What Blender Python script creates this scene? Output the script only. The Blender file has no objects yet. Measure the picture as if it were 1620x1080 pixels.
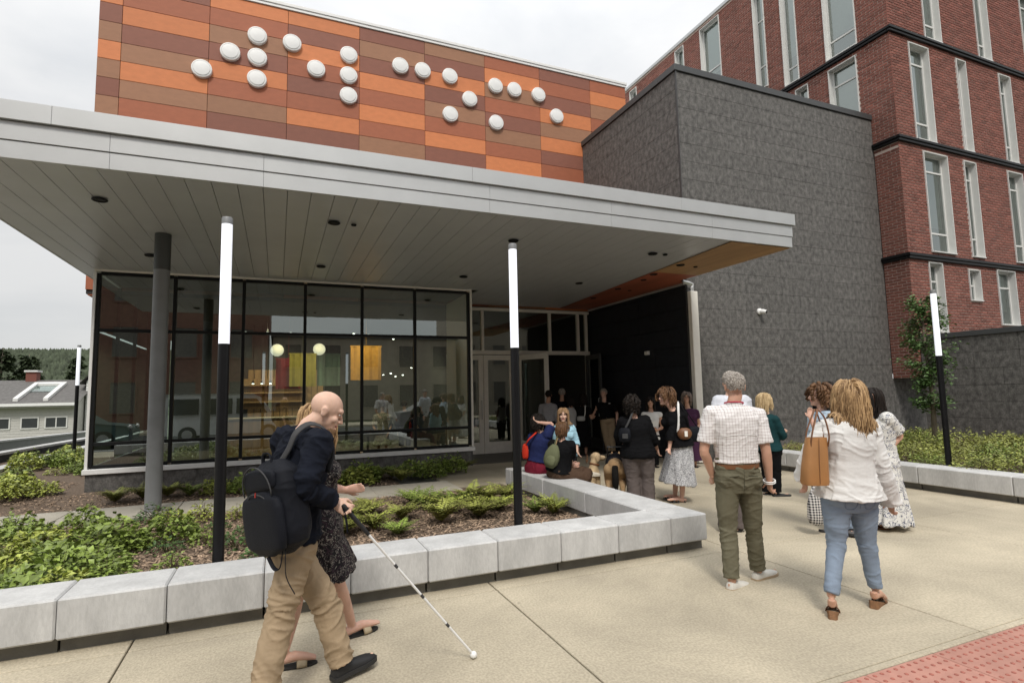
import bpy, math, random
import numpy as np
from mathutils import Vector, Matrix, noise

R = math.radians
SC = bpy.context.scene
COL = SC.collection
rng = random.Random(7)

# ------------------------------------------------------------------ camera, sky, sun, exposure
def look(yaw, pitch, roll):
    f = Vector((math.sin(yaw) * math.cos(pitch), math.cos(yaw) * math.cos(pitch), math.sin(pitch)))
    r = Vector((math.cos(yaw), -math.sin(yaw), 0)); u = r.cross(f)
    r2 = r * math.cos(roll) + u * math.sin(roll); u2 = u * math.cos(roll) - r * math.sin(roll)
    m = Matrix.Identity(4)
    for i in range(3):
        m[i][0], m[i][1], m[i][2] = r2[i], u2[i], -f[i]
    return m
YAW = R(22.98)
cam = bpy.data.cameras.new('camera')
cam.sensor_width = 36; cam.lens = 876.7 / 1620 * 36
cam.clip_start = 0.05; cam.clip_end = 3000
co = bpy.data.objects.new('camera', cam); COL.objects.link(co)
co.matrix_world = Matrix.Translation((0, 0, 1.63)) @ look(YAW, R(5.354), R(-1.22))
SC.camera = co

SUN_EL, SUN_AZ = R(52), R(200)          # azimuth measured clockwise from +Y (towards the facade)
w = bpy.data.worlds.new('World'); SC.world = w; w.use_nodes = True
nt = w.node_tree; N = nt.nodes; L = nt.links
bg = N['Background']
sky = N.new('ShaderNodeTexSky'); sky.sky_type = 'NISHITA'; sky.sun_disc = False
sky.sun_elevation = SUN_EL; sky.sun_rotation = SUN_AZ
tc = N.new('ShaderNodeTexCoord')
mp = N.new('ShaderNodeMapping'); mp.inputs['Scale'].default_value = (1, 1, 2.6)
n1 = N.new('ShaderNodeTexNoise'); n1.inputs['Scale'].default_value = 1.7; n1.inputs['Detail'].default_value = 7; n1.inputs['Roughness'].default_value = .55
n1.inputs['Distortion'].default_value = .6
rp = N.new('ShaderNodeValToRGB')
rp.color_ramp.elements[0].position = .3; rp.color_ramp.elements[0].color = (4.45, 4.55, 4.65, 1)
rp.color_ramp.elements[1].position = .62; rp.color_ramp.elements[1].color = (5.8, 5.76, 5.68, 1)
mx = N.new('ShaderNodeMixRGB'); mx.inputs[0].default_value = .93
L.new(tc.outputs['Generated'], mp.inputs['Vector']); L.new(mp.outputs[0], n1.inputs['Vector'])
L.new(n1.outputs['Fac'], rp.inputs[0]); L.new(sky.outputs[0], mx.inputs[1]); L.new(rp.outputs[0], mx.inputs[2])
# an overcast dome: the overhead cloud is brighter than the cloud near the horizon
sz = N.new('ShaderNodeSeparateXYZ'); L.new(tc.outputs['Generated'], sz.inputs[0])
gr = N.new('ShaderNodeMapRange'); gr.inputs[1].default_value = 0; gr.inputs[2].default_value = 1; gr.inputs[3].default_value = .86; gr.inputs[4].default_value = 2.3
sq_ = N.new('ShaderNodeMath'); sq_.operation = 'POWER'; sq_.inputs[1].default_value = 2.0; sq_.use_clamp = True
L.new(sz.outputs[2], sq_.inputs[0]); L.new(sq_.outputs[0], gr.inputs[0])
vs_ = N.new('ShaderNodeVectorMath'); vs_.operation = 'SCALE'; L.new(mx.outputs[0], vs_.inputs[0]); L.new(gr.outputs[0], vs_.inputs['Scale'])
L.new(vs_.outputs[0], bg.inputs['Color']); bg.inputs['Strength'].default_value = .1

sl = bpy.data.lights.new('sun', 'SUN'); sl.energy = 1.5; sl.angle = R(12); sl.color = (1, .95, .87)
so = bpy.data.objects.new('sun', sl); COL.objects.link(so)
so.rotation_euler = (Vector((math.sin(SUN_AZ) * math.cos(SUN_EL), math.cos(SUN_AZ) * math.cos(SUN_EL), math.sin(SUN_EL)))).to_track_quat('Z', 'Y').to_euler()
SC.view_settings.view_transform = 'Standard'; SC.view_settings.look = 'None'
SC.view_settings.exposure = 0.6; SC.view_settings.gamma = 1
try: SC.view_settings.use_curve_mapping = False
except Exception: pass
SC.render.engine = 'CYCLES'
SC.cycles.use_denoising = True
SC.cycles.max_bounces = 10; SC.cycles.transparent_max_bounces = 16; SC.cycles.glossy_bounces = 5

# ------------------------------------------------------------------ mesh helpers
ORG = {}
class MB:
    """collects polygons; obj() links them as one mesh object"""
    def __init__(s): s.v = []; s.f = []; s.n = 0; s.tone = []
    def add(s, v, f, tone=None):
        b = s.n; v = [tuple(p) for p in v]; s.v += v; s.n += len(v)
        for q in f:
            s.f.append(tuple(i + b for i in q))
            s.tone.append(0.5 if tone is None else tone)
        return s
    def box(s, x0, y0, z0, x1, y1, z1, tone=None):
        return s.add([(x0,y0,z0),(x1,y0,z0),(x1,y1,z0),(x0,y1,z0),(x0,y0,z1),(x1,y0,z1),(x1,y1,z1),(x0,y1,z1)],
              [(0,3,2,1),(4,5,6,7),(0,1,5,4),(1,2,6,5),(2,3,7,6),(3,0,4,7)], tone)
    def cbox(s, x0, y0, z0, x1, y1, z1, c=.008, tone=None):
        """box with chamfered edges"""
        lo = (x0, y0, z0); hi = (x1, y1, z1); vs = []; ix = {}
        for i in (0, 1):
            for j in (0, 1):
                for k in (0, 1):
                    p = [(lo, hi)[b][a] for a, b in enumerate((i, j, k))]
                    sg = [(1, -1)[b] for b in (i, j, k)]
                    for ax in range(3):
                        q = [p[a] + (0 if a == ax else sg[a] * c) for a in range(3)]
                        ix[(i, j, k, ax)] = len(vs); vs.append(q)
        fs = []
        for ax in range(3):
            o = [a for a in range(3) if a != ax]
            for sd in (0, 1):
                cyc = [(0, 0), (1, 0), (1, 1), (0, 1)]
                q = []
                for a, b in cyc:
                    key = [0, 0, 0]; key[ax] = sd; key[o[0]] = a; key[o[1]] = b
                    q.append(ix[(*key, ax)])
                fs.append(q)
        for ax in range(3):
            o = [a for a in range(3) if a != ax]
            for a in (0, 1):
                for b in (0, 1):
                    k0 = [0, 0, 0]; k1 = [0, 0, 0]; k0[ax] = 0; k1[ax] = 1
                    for k in (k0, k1): k[o[0]] = a; k[o[1]] = b
                    fs.append([ix[(*k0, o[0])], ix[(*k1, o[0])], ix[(*k1, o[1])], ix[(*k0, o[1])]])
        for i in (0, 1):
            for j in (0, 1):
                for k in (0, 1): fs.append([ix[(i, j, k, a)] for a in range(3)])
        # orient outward
        c0 = [(lo[a] + hi[a]) / 2 for a in range(3)]
        out = []
        for q in fs:
            P = [Vector(vs[i]) for i in q]
            nn = (P[1] - P[0]).cross(P[2] - P[0]); m = sum(P, Vector()) / len(P) - Vector(c0)
            out.append(q if nn.dot(m) > 0 else q[::-1])
        return s.add(vs, out, tone)
    def tube(s, pts, rad, n=8, caps=True, flat=None, side=None, tone=None):
        """swept tube; flat = width multiplier per point along side axis"""
        pts = [Vector(p) for p in pts]; m = len(pts)
        if not hasattr(rad, '__len__'): rad = [rad] * m
        t0 = (pts[1] - pts[0]).normalized()
        sd = Vector(side) if side is not None else (Vector((0, 0, 1)) if abs(t0.z) < .9 else Vector((1, 0, 0)))
        vs = []
        for i, p in enumerate(pts):
            t = (pts[min(i + 1, m - 1)] - pts[max(i - 1, 0)])
            t = t.normalized() if t.length > 1e-9 else t0
            a = sd - t * sd.dot(t)
            if a.length < 1e-6: a = t.orthogonal()
            a.normalize(); b = t.cross(a); sd = a if side is None else sd
            fl = 1 if flat is None else (flat[i] if hasattr(flat, '__len__') else flat)
            for k in range(n):
                an = 2 * math.pi * k / n
                vs.append(p + a * (math.cos(an) * rad[i] * fl) + b * (math.sin(an) * rad[i]))
        fs = [(i*n+k, i*n+(k+1) % n, (i+1)*n+(k+1) % n, (i+1)*n+k) for i in range(m-1) for k in range(n)]
        if caps: fs += [tuple(range(n))[::-1], tuple(range((m-1)*n, m*n))]
        return s.add(vs, fs, tone)
    def lathe(s, prof, n=16, c=(0, 0, 0), ax='z', tone=None):
        vs = []
        for r, z in prof:
            for k in range(n):
                a = 2 * math.pi * k / n; x, y = r * math.cos(a), r * math.sin(a)
                q = (x, y, z) if ax == 'z' else ((x, -z, y) if ax == 'y' else (z, x, y))
                vs.append((c[0]+q[0], c[1]+q[1], c[2]+q[2]))
        m = len(prof)
        fs = [(i*n+k, i*n+(k+1) % n, (i+1)*n+(k+1) % n, (i+1)*n+k) for i in range(m-1) for k in range(n)]
        fs += [tuple(range(n))[::-1], tuple(range((m-1)*n, m*n))]
        return s.add(vs, fs, tone)
    def ell(s, c, r, n=14, m=9, rot=None, tone=None):
        vs = []; fs = []
        for i in range(1, m):
            th = math.pi * i / m
            for k in range(n):
                a = 2 * math.pi * k / n
                vs.append(Vector((r[0]*math.sin(th)*math.cos(a), r[1]*math.sin(th)*math.sin(a), -r[2]*math.cos(th))))
        vs += [Vector((0, 0, -r[2])), Vector((0, 0, r[2]))]
        if rot is not None: vs = [rot @ q for q in vs]
        vs = [q + Vector(c) for q in vs]
        for i in range(m-2):
            for k in range(n): fs.append((i*n+k, i*n+(k+1) % n, (i+1)*n+(k+1) % n, (i+1)*n+k))
        b, t = (m-1)*n, (m-1)*n+1
        for k in range(n):
            fs.append((b, (k+1) % n, k)); fs.append(((m-2)*n+k, (m-2)*n+(k+1) % n, t))
        return s.add(vs, fs, tone)
    def mesh(s, name, smooth=False, org=(0, 0, 0)):
        me = bpy.data.meshes.new(name)
        v = [(p[0]-org[0], p[1]-org[1], p[2]-org[2]) for p in s.v]
        me.from_pydata(v, [], s.f)
        if len(set(s.tone)) > 1:
            at = me.attributes.new('tone', 'FLOAT', 'FACE'); at.data.foreach_set('value', s.tone)
        if smooth:
            me.polygons.foreach_set('use_smooth', [True] * len(me.polygons))
            if smooth == 'auto':
                try: me.set_sharp_from_angle(angle=R(40))
                except Exception: pass
        return me
    def obj(s, name, mat, parent=None, smooth=False):
        org = ORG.get(parent.name, (0, 0, 0)) if parent else (0, 0, 0)
        me = s.mesh(name, smooth, org)
        return link(name, me, mat, parent)

def link(name, me, mat, parent=None):
    o = bpy.data.objects.new(name, me); COL.objects.link(o)
    if mat is not None and not me.materials: me.materials.append(mat)
    if parent is not None:
        o.parent = parent; ORG[o.name] = ORG.get(parent.name, (0, 0, 0))
    return o
def tag(o, label=None, cat=None, group=None, kind=None):
    if label: o['label'] = label
    if cat: o['category'] = cat
    if group: o['group'] = group
    if kind: o['kind'] = kind
    return o
def thing(name, label, cat, loc=(0, 0, 0), rz=0, group=None):
    o = bpy.data.objects.new(name, None); COL.objects.link(o)
    o.empty_display_size = .1; o.location = loc; o.rotation_euler = (0, 0, rz)
    ORG[o.name] = tuple(loc) if rz == 0 else (0, 0, 0)
    return tag(o, label, cat, group)
def copy_tree(o, parent=None):
    c = o.copy(); COL.objects.link(c)
    if parent: c.parent = parent
    for ch in list(o.children): copy_tree(ch, c)
    return c
def structure(o): o['kind'] = 'structure'; return o

# ------------------------------------------------------------------ materials
def _mat(name):
    m = bpy.data.materials.new(name); m.use_nodes = True
    return m, m.node_tree, m.node_tree.nodes['Principled BSDF']
def mat(name, col, rough=.6, metal=0, var=.12, scale=8, bump=0, bscale=60, spec=.5, stretch=(1, 1, 1), coat=0, tone=0, rnd=0, emit=0, detail=4, sheen=0, var2=None):
    """principled with noise-varied colour, optional per-object / per-face tone and fine bump"""
    m, t, b = _mat(name); n, l = t.nodes, t.links
    tc = n.new('ShaderNodeTexCoord'); mp = n.new('ShaderNodeMapping'); mp.inputs['Scale'].default_value = stretch
    l.new(tc.outputs['Object'], mp.inputs[0])
    nz = n.new('ShaderNodeTexNoise'); nz.inputs['Scale'].default_value = scale; nz.inputs['Detail'].default_value = detail
    l.new(mp.outputs[0], nz.inputs['Vector'])
    mr = n.new('ShaderNodeMapRange'); mr.inputs[1].default_value = .3; mr.inputs[2].default_value = .7
    mr.inputs[3].default_value = 1 - var; mr.inputs[4].default_value = 1 + var
    l.new(nz.outputs['Fac'], mr.inputs[0])
    fac = mr.outputs[0]
    def mul(a, bb):
        x = n.new('ShaderNodeMath'); x.operation = 'MULTIPLY'; l.new(a, x.inputs[0]); l.new(bb, x.inputs[1]); return x.outputs[0]
    if tone:
        at = n.new('ShaderNodeAttribute'); at.attribute_name = 'tone'
        r2 = n.new('ShaderNodeMapRange'); r2.inputs[3].default_value = 1 - tone; r2.inputs[4].default_value = 1 + tone
        l.new(at.outputs['Fac'], r2.inputs[0]); fac = mul(fac, r2.outputs[0])
    if rnd:
        oi = n.new('ShaderNodeObjectInfo')
        r3 = n.new('ShaderNodeMapRange'); r3.inputs[3].default_value = 1 - rnd; r3.inputs[4].default_value = 1 + rnd
        l.new(oi.outputs['Random'], r3.inputs[0]); fac = mul(fac, r3.outputs[0])
    if var2:
        n3 = n.new('ShaderNodeTexNoise'); n3.inputs['Scale'].default_value = var2[0]; n3.inputs['Detail'].default_value = 3
        l.new(mp.outputs[0], n3.inputs['Vector'])
        r4 = n.new('ShaderNodeMapRange'); r4.inputs[1].default_value = .35; r4.inputs[2].default_value = .65
        r4.inputs[3].default_value = 1 - var2[1]; r4.inputs[4].default_value = 1 + var2[1]
        l.new(n3.outputs['Fac'], r4.inputs[0]); fac = mul(fac, r4.outputs[0])
    vm = n.new('ShaderNodeVectorMath'); vm.operation = 'SCALE'; vm.inputs[0].default_value = col[:3]
    l.new(fac, vm.inputs['Scale']); l.new(vm.outputs[0], b.inputs['Base Color'])
    b.inputs['Roughness'].default_value = rough; b.inputs['Metallic'].default_value = metal
    b.inputs['Specular IOR Level'].default_value = spec
    if coat: b.inputs['Coat Weight'].default_value = coat
    if sheen: b.inputs['Sheen Weight'].default_value = sheen
    if emit:
        b.inputs['Emission Color'].default_value = (*col[:3], 1); b.inputs['Emission Strength'].default_value = emit
    if bump:
        n2 = n.new('ShaderNodeTexNoise'); n2.inputs['Scale'].default_value = bscale; n2.inputs['Detail'].default_value = 5
        l.new(mp.outputs[0], n2.inputs['Vector'])
        bp = n.new('ShaderNodeBump'); bp.inputs['Strength'].default_value = bump; bp.inputs['Distance'].default_value = .02
        l.new(n2.outputs['Fac'], bp.inputs['Height']); l.new(bp.outputs[0], b.inputs['Normal'])
    return m
def srgb(r, g, b):
    f = lambda c: (c/255/12.92) if c/255 <= .04045 else ((c/255+.055)/1.055)**2.4
    return (f(r), f(g), f(b))
def glass(name, tint, refl, rough=0.0):
    """coated window glass: clear tinted film plus a mirror layer that strengthens at grazing angles"""
    m, t, b = _mat(name); n, l = t.nodes, t.links; n.remove(b)
    tr = n.new('ShaderNodeBsdfTransparent'); tr.inputs[0].default_value = (*tint, 1)
    gl = n.new('ShaderNodeBsdfGlossy'); gl.inputs['Roughness'].default_value = rough; gl.inputs[0].default_value = (.86, .93, .9, 1)
    lw = n.new('ShaderNodeFresnel'); lw.inputs['IOR'].default_value = 1.5
    mr = n.new('ShaderNodeMapRange'); mr.inputs[3].default_value = refl; mr.inputs[4].default_value = 1
    l.new(lw.outputs[0], mr.inputs[0])
    mx = n.new('ShaderNodeMixShader'); l.new(mr.outputs[0], mx.inputs[0]); l.new(tr.outputs[0], mx.inputs[1]); l.new(gl.outputs[0], mx.inputs[2])
    l.new(mx.outputs[0], n['Material Output'].inputs[0])
    return m

M = {}
M['concrete_paving'] = mat('concrete_paving', (.45, .395, .295), .85, var=.18, scale=.9, bump=.3, bscale=90, detail=12, rnd=.06, var2=(65, .14), stretch=(1, .8, 1))
def worn(m, spot, stain):
    """old gum spots, drips and broad water stains, fixed in the concrete"""
    t = m.node_tree; n, l = t.nodes, t.links; b = n['Principled BSDF']; src = b.inputs['Base Color'].links[0].from_socket
    tc = n.new('ShaderNodeTexCoord'); x = n.new('ShaderNodeTexVoronoi'); x.inputs['Scale'].default_value = 1.5; l.new(tc.outputs['Object'], x.inputs['Vector'])
    r = n.new('ShaderNodeMapRange'); r.inputs[1].default_value = .014; r.inputs[2].default_value = .03; r.inputs[3].default_value = spot; r.inputs[4].default_value = 1; l.new(x.outputs['Distance'], r.inputs[0])
    z = n.new('ShaderNodeTexNoise'); z.inputs['Scale'].default_value = .55; z.inputs['Detail'].default_value = 9; z.inputs['Roughness'].default_value = .7; z.inputs['Distortion'].default_value = 1.2; l.new(tc.outputs['Object'], z.inputs['Vector'])
    r2 = n.new('ShaderNodeMapRange'); r2.inputs[1].default_value = .42; r2.inputs[2].default_value = .62; r2.inputs[3].default_value = stain; r2.inputs[4].default_value = 1.05; l.new(z.outputs['Fac'], r2.inputs[0])
    k = n.new('ShaderNodeMath'); k.operation = 'MULTIPLY'; l.new(r.outputs[0], k.inputs[0]); l.new(r2.outputs[0], k.inputs[1])
    s = n.new('ShaderNodeVectorMath'); s.operation = 'SCALE'; l.new(src, s.inputs[0]); l.new(k.outputs[0], s.inputs['Scale']); l.new(s.outputs[0], b.inputs['Base Color'])
worn(M['concrete_paving'], .45, .88)
M['concrete_block'] = mat('concrete_block', (.50, .50, .495), .8, var=.13, scale=5, bump=.14, bscale=120, rnd=.06, var2=(60, .06), stretch=(1, 1, .3), detail=7)
M['plinth'] = mat('plinth', (.15, .145, .13), .9, var=.15, scale=6, bump=.2)
M['path'] = mat('path_concrete', (.40, .37, .31), .85, var=.1, scale=3, bump=.2)
M['soil'] = mat('soil', (.14, .10, .07), .95, var=.35, scale=25, bump=.8, bscale=40)
M['chip'] = mat('mulch_chip', (.30, .215, .15), .9, var=.2, scale=30, tone=.6)
M['asphalt'] = mat('asphalt', (.05, .05, .052), .9, var=.2, scale=40, bump=.4, bscale=150)
M['earth'] = mat('earth', (.10, .12, .06), .95, var=.3, scale=.5)
M['tactile'] = mat('tactile_red', (.41, .205, .16), .75, var=.10, scale=9, bump=.2, bscale=140, rnd=.08)
M['dome'] = mat('tactile_dome', (.33, .115, .085), .8, var=.2, scale=30)
M['charcoal'] = mat('charcoal_panel', (.112, .107, .101), .72, var=.46, scale=9.5, detail=7, bump=.25, bscale=50, stretch=(1, 1, .8), rnd=.05, var2=(34, .22))
M['dark_trim'] = mat('dark_trim', (.075, .078, .08), .5, metal=.3, var=.05)
worn(M['concrete_block'], 1.0, .93)
M['joint'] = mat('panel_joint', (.04, .039, .037), .9)
M['shaded_charcoal'] = mat('shaded_charcoal_panel', (.016, .018, .024), .6, var=.2, scale=6, spec=.3, rnd=.1)  # darker copy of the charcoal panels, canopy shade put into the colour
M['orange'] = mat('orange_panel', (.60, .20, .072), .65, var=.06, scale=5, rnd=.06, bump=.1, bscale=200, var2=(150, .10), stretch=(1, 1, 2))
M['rust'] = mat('rust_panel', (.355, .110, .052), .65, var=.06, scale=5, rnd=.06, bump=.1, bscale=200, var2=(150, .10), stretch=(1, 1, 2))
M['brown'] = mat('brown_panel', (.24, .088, .056), .65, var=.06, scale=5, rnd=.06, bump=.1, bscale=200, var2=(150, .10), stretch=(1, 1, 2))
M['tan'] = mat('tan_panel', (.32, .155, .085), .65, var=.06, scale=5, rnd=.06, bump=.1, bscale=200, var2=(150, .10), stretch=(1, 1, 2))
M['white_metal'] = mat('white_metal', (.80, .80, .79), .45, var=.03)
M['fascia'] = mat('fascia_metal', (.53, .54, .54), .42, metal=.55, var=.03, scale=3, bump=.02, bscale=400)
M['soffit'] = mat('soffit_metal', (.50, .51, .535), .36, metal=.2, var=.04, scale=2)
M['plywood'] = mat('plywood', (.37, .215, .10), .65, var=.3, scale=3, stretch=(1, .12, 1), detail=6, bump=.1)
M['plywood_red'] = mat('plywood_red', (.30, .085, .045), .6, var=.3, scale=3, stretch=(1, .12, 1), detail=6, bump=.1)
M['black_metal'] = mat('black_metal', (.006, .006, .007), .4, var=.1, spec=.25)
M['mullion'] = mat('mullion', (.010, .011, .012), .45, var=.05, spec=.25)
M['frame_grey'] = mat('frame_grey', (.82, .79, .73), .45, metal=0, var=.04)
M['lamp_tube'] = mat('lamp_tube', (.9, .93, 1.0), .35, var=.0, emit=.35)
M['column_grey'] = mat('column_grey', (.20, .205, .21), .55, metal=.2, var=.08, scale=6, bump=.04)
M['brick'] = mat('brick', (.25, .09, .066), .85, var=.14, scale=60, tone=.34, rnd=.22, bump=.4, bscale=120)
M['mortar'] = mat('mortar', (.60, .49, .43), .9, var=.08, scale=30)
M['window_white'] = mat('window_white', (.66, .66, .64), .45, var=.03)
M['blind'] = mat('blind', (.45, .50, .47), .8, var=.05, scale=2)
M['dark_room'] = mat('dark_room', (.035, .04, .042), .8, var=.2, scale=1)
M['glass'] = glass('storefront_glass', (.46, .57, .52), .24)
M['door_glass'] = glass('door_glass', (.45, .48, .46), .12)
M['win_glass'] = glass('window_glass', (.62, .68, .66), .28)
M['siding'] = mat('siding_white', (.50, .49, .46), .8, var=.06)
M['shingle'] = mat('grey_shingle', (.115, .11, .105), .9, var=.25, scale=6, bump=.4)
M['wood_wall'] = mat('wood_wall', (.35, .21, .10), .6, var=.2, scale=3, stretch=(6, 6, .4))
M['beige_wall'] = mat('beige_wall', (.42, .36, .28), .8, var=.06)
M['warm_globe'] = mat('warm_globe', (1, .88, .68), .5, var=0, emit=.75)
M['spot_emit'] = mat('spot_emit', (1, .93, .8), .5, var=0, emit=14)
M['red_banner'] = mat('red_banner', (.34, .03, .05), .8)
M['olive_banner'] = mat('olive_banner', (.36, .30, .05), .8)
M['amber_banner'] = mat('amber_banner', (.62, .30, .04), .8)
M['green_banner'] = mat('green_banner', (.10, .16, .13), .8)
M['carpet'] = mat('interior_floor', (.12, .11, .10), .6, var=.1)
M['ceiling'] = mat('interior_ceiling', (.10, .10, .10), .9)
# ------------------------------------------------------------------ ground, paving, streets
def zt(x, y):
    t = min(max((y - 22) / 16, 0), 1); t = t*t*(3-2*t)
    return -.16 - 2.3 * t
g = MB(); xs = [-900, -300, -100, -50, -30, -20, -10, 0, 10, 20, 40, 100, 300, 900]
ys = [-900, -300, -100, -30, 0, 10, 20, 22, 24, 26, 28, 30, 32, 34, 36, 38, 40, 50, 80, 150, 300, 600, 1200]
g.add([(x, y, zt(x, y)) for y in ys for x in xs],
      [(j*len(xs)+i, j*len(xs)+i+1, (j+1)*len(xs)+i+1, (j+1)*len(xs)+i) for j in range(len(ys)-1) for i in range(len(xs)-1)])
structure(g.obj('ground', M['earth'], smooth=True))
structure(MB().box(-120, -9, -.158, 120, 1.5, -.12).obj('road', M['asphalt']))
structure(MB().box(-120, -13, -.159, 120, -9.0, -.02).obj('far_pavement', M['concrete_paving']))
structure(MB().box(-120, 1.5, -.15, 120, 1.66, -.005).obj('kerb', M['concrete_block']))
pl = structure(MB().box(-7, 1.66, -.155, 30, 24, -.03).obj('plaza', M['plinth']))
# slabs of the plaza, joints recessed between them
jx = [-6.1, -3.48, -.88, 1.72, 4.32, 6.92, 9.52]
jy = [2.29, 4.5, 7.1, 9.7, 12.3, 14.4]
for i in range(len(jx)-1):
    for j in range(len(jy)-1):
        x0, x1, y0, y1 = jx[i]+.006, jx[i+1]-.006, jy[j]+.006, jy[j+1]-.006
        if j == 0: y0 = 2.345
        cells = []
        if jx[i+1] <= 4.4 and j >= 1: 
            if j == 1: cells.append((x0, y0, x1, 5.0))           # under the planter wall
            if jx[i] >= 1.7 and j >= 3: cells.append((max(x0, 2.9), max(y0, 8.9), x1, y1))
            elif jx[i] >= 1.7 and j == 2: cells.append((3.8, y0, x1, y1))
        else: cells.append((x0, y0, x1, y1))
        for a, b, c, d in cells:
            if c - a > .05 and d - b > .05: MB().cbox(a, b, -.06, c, d, 0, .004).obj('paving_slab', M['concrete_paving'], pl)
for i in range(len(jx)-1):
    MB().cbox(jx[i]+.004, 2.292, -.06, jx[i+1]-.004, 2.34, .0, .006).obj('edge_strip', M['concrete_paving'], pl)
structure_t = structure(MB().box(.5, 1.665, -.05, 9.6, 2.288, -.012).obj('tactile_strip', M['plinth']))
x = 4.32 - .61 * 6 + .004
proto = None
while x < 9.4:
    for y0 in (1.67,):
        t = MB().cbox(x, y0, -.03, x+.602, y0+.612, .0, .004).obj('tactile_tile', M['tactile'], structure_t)
        d = MB()
        for a in range(10):
            for b in range(10):
                d.lathe([(.0125, 0), (.0115, .003), (.008, .005)], 8, (x+.031+a*.06, y0+.035+b*.0605, -.0005))
        d = d.obj('truncated_domes', M['dome'], t, smooth=True); d['kind'] = 'stuff'
    x += .61
# planting bed with its soil, and the narrow concrete path through it
rs = random.Random(3)
sb = MB(); bx = [-14+.35*i for i in range(52)]; by = [5.02+.33*i for i in range(46)]
bx = [v for v in bx if v < 3.7] + [3.7]
sb.add([(x, y, .03 + .035*noise.noise((x*1.3, y*1.3, 0)) + (.18*max(0, min(1, (-3.2-x)/2)) if y > 11 else 0)) for y in by for x in bx],
       [(j*len(bx)+i, j*len(bx)+i+1, (j+1)*len(bx)+i+1, (j+1)*len(bx)+i) for j in range(len(by)-1) for i in range(len(bx)-1)
        if not (bx[i] > -3.3 and by[j] > 12.1) and not (bx[i] > 2.0 and by[j] > 9.2)])
structure(sb.obj('planting_bed', M['soil'], smooth=True))
pth = structure(MB().box(-9, 9.1, -.02, 2.88, 10.05, .045).obj('path', M['plinth']))
for k in range(8):
    MB().cbox(-8.3+k*1.4, 9.06, -.02, -6.91+k*1.4, 10.08, .075 if k < 7 else .06, .006).obj('path_slab', M['path'], pth)
# bark mulch chips
def chips(name, n, x0, x1, y0, y1, zf, seed, keep=lambda x, y: True, near=None):
    q = np.random.default_rng(seed); m = MB()
    for i in range(n):
        x = q.uniform(x0, x1); y = y0 + (y1-y0) * q.random()**(near or 1.0)
        if not keep(x, y): continue
        l, wd = q.uniform(.012, .034), q.uniform(.005, .012); a = q.uniform(0, 6.28); p = q.uniform(-.5, .5)
        ca, sa = math.cos(a), math.sin(a); z = zf(x, y) + q.uniform(.004, .022)
        e = Vector((ca*math.cos(p), sa*math.cos(p), math.sin(p))) * l; s_ = Vector((-sa, ca, q.uniform(-.4, .4))) * wd
        c = Vector((x, y, z)); u = Vector((0, 0, wd*.7))
        m.add([c-e-s_, c+e-s_*.7, c+e*.9+s_, c-e*.9+s_*.8, c+u], [(0, 1, 4), (1, 2, 4), (2, 3, 4), (3, 0, 4)], float(q.random()))
    o = m.obj(name, M['chip']); o['kind'] = 'stuff'; return o
bedz = lambda x, y: .03 + .035*noise.noise((x*1.3, y*1.3, 0)) + (.18*max(0, min(1, (-3.2-x)/2)) if y > 11 else 0)
chips('bark_mulch', 26000, -4.5, 3.6, 5.12, 9.05, bedz, 1, lambda x, y: x > -1.5 - (y-5)*.6, near=1.25)
chips('bark_mulch', 9000, -7.5, 4.2, 10.1, 13.5, bedz, 2, lambda x, y: (y < 11.9 or x < -3.5) and (x < 2.0))

# ------------------------------------------------------------------ concrete planter walls
def planter_wall(name, label, segs):
    o = thing(name, label, 'planter wall', (0, 4.8, 0))
    for (x0, y0, x1, y1, ax, L0, blk) in segs:
        # ax: run axis; blocks of length L0 laid along it, each with its own joint
        a0, a1 = (x0, x1) if ax == 'x' else (y0, y1)
        a = a0
        while a < a1 - .05:
            e = min(a + L0, a1)
            if a1 - e < .2: e = a1
            dz = rng.uniform(-.003, .003); dd = rng.uniform(-.003, .003)
            if ax == 'x':
                MB().cbox(a+.003, y0+dd, .10, e-.003, y1+dd, .365+dz, .012).obj('concrete_block', M['concrete_block'], o)
                MB().box(a+.008, y0+.09, -.05, e-.008, y1-.02, .10).obj('plinth_block', M['plinth'], o)
            else:
                MB().cbox(x0+dd, a+.003, .10, x1+dd, e-.003, .365+dz, .012).obj('concrete_block', M['concrete_block'], o)
                MB().box(x0+.02, a+.008, -.05, x1-.09, e-.008, .10) .obj('plinth_block', M['plinth'], o)
            a = e
    return o
planter_wall('planter_wall', 'long low wall of pale concrete blocks around the mulched planting bed, turning a corner',
             [(-4.384, 4.61, 4.09, 5.05, 'x', .617, 0), (3.62, 5.055, 4.09, 8.95, 'y', 1.22, 0)])
def wall_right():
    o = thing('planter_wall', 'low concrete block wall holding the hedge bed below the charcoal wall', 'planter wall')
    y = 2.0
    while y < 9.9:
        e = min(y+1.22, 9.94)
        MB().cbox(9.22, y+.003, .10, 9.66, e-.003, .365, .012).obj('concrete_block', M['concrete_block'], o)
        MB().box(9.31, y+.008, -.05, 9.64, e-.008, .10).obj('plinth_block', M['plinth'], o)
        y = e
wall_right()
rb = MB(); rx = [9.6+.41*i for i in range(16)]; ry = [1.5+.45*i for i in range(20)]
rb.add([(x, y, .26+.05*noise.noise((x, y, 3))) for y in ry for x in rx],
       [(j*16+i, j*16+i+1, (j+1)*16+i+1, (j+1)*16+i) for j in range(19) for i in range(15)])
structure(rb.obj('hedge_bed', M['soil'], smooth=True))

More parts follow.
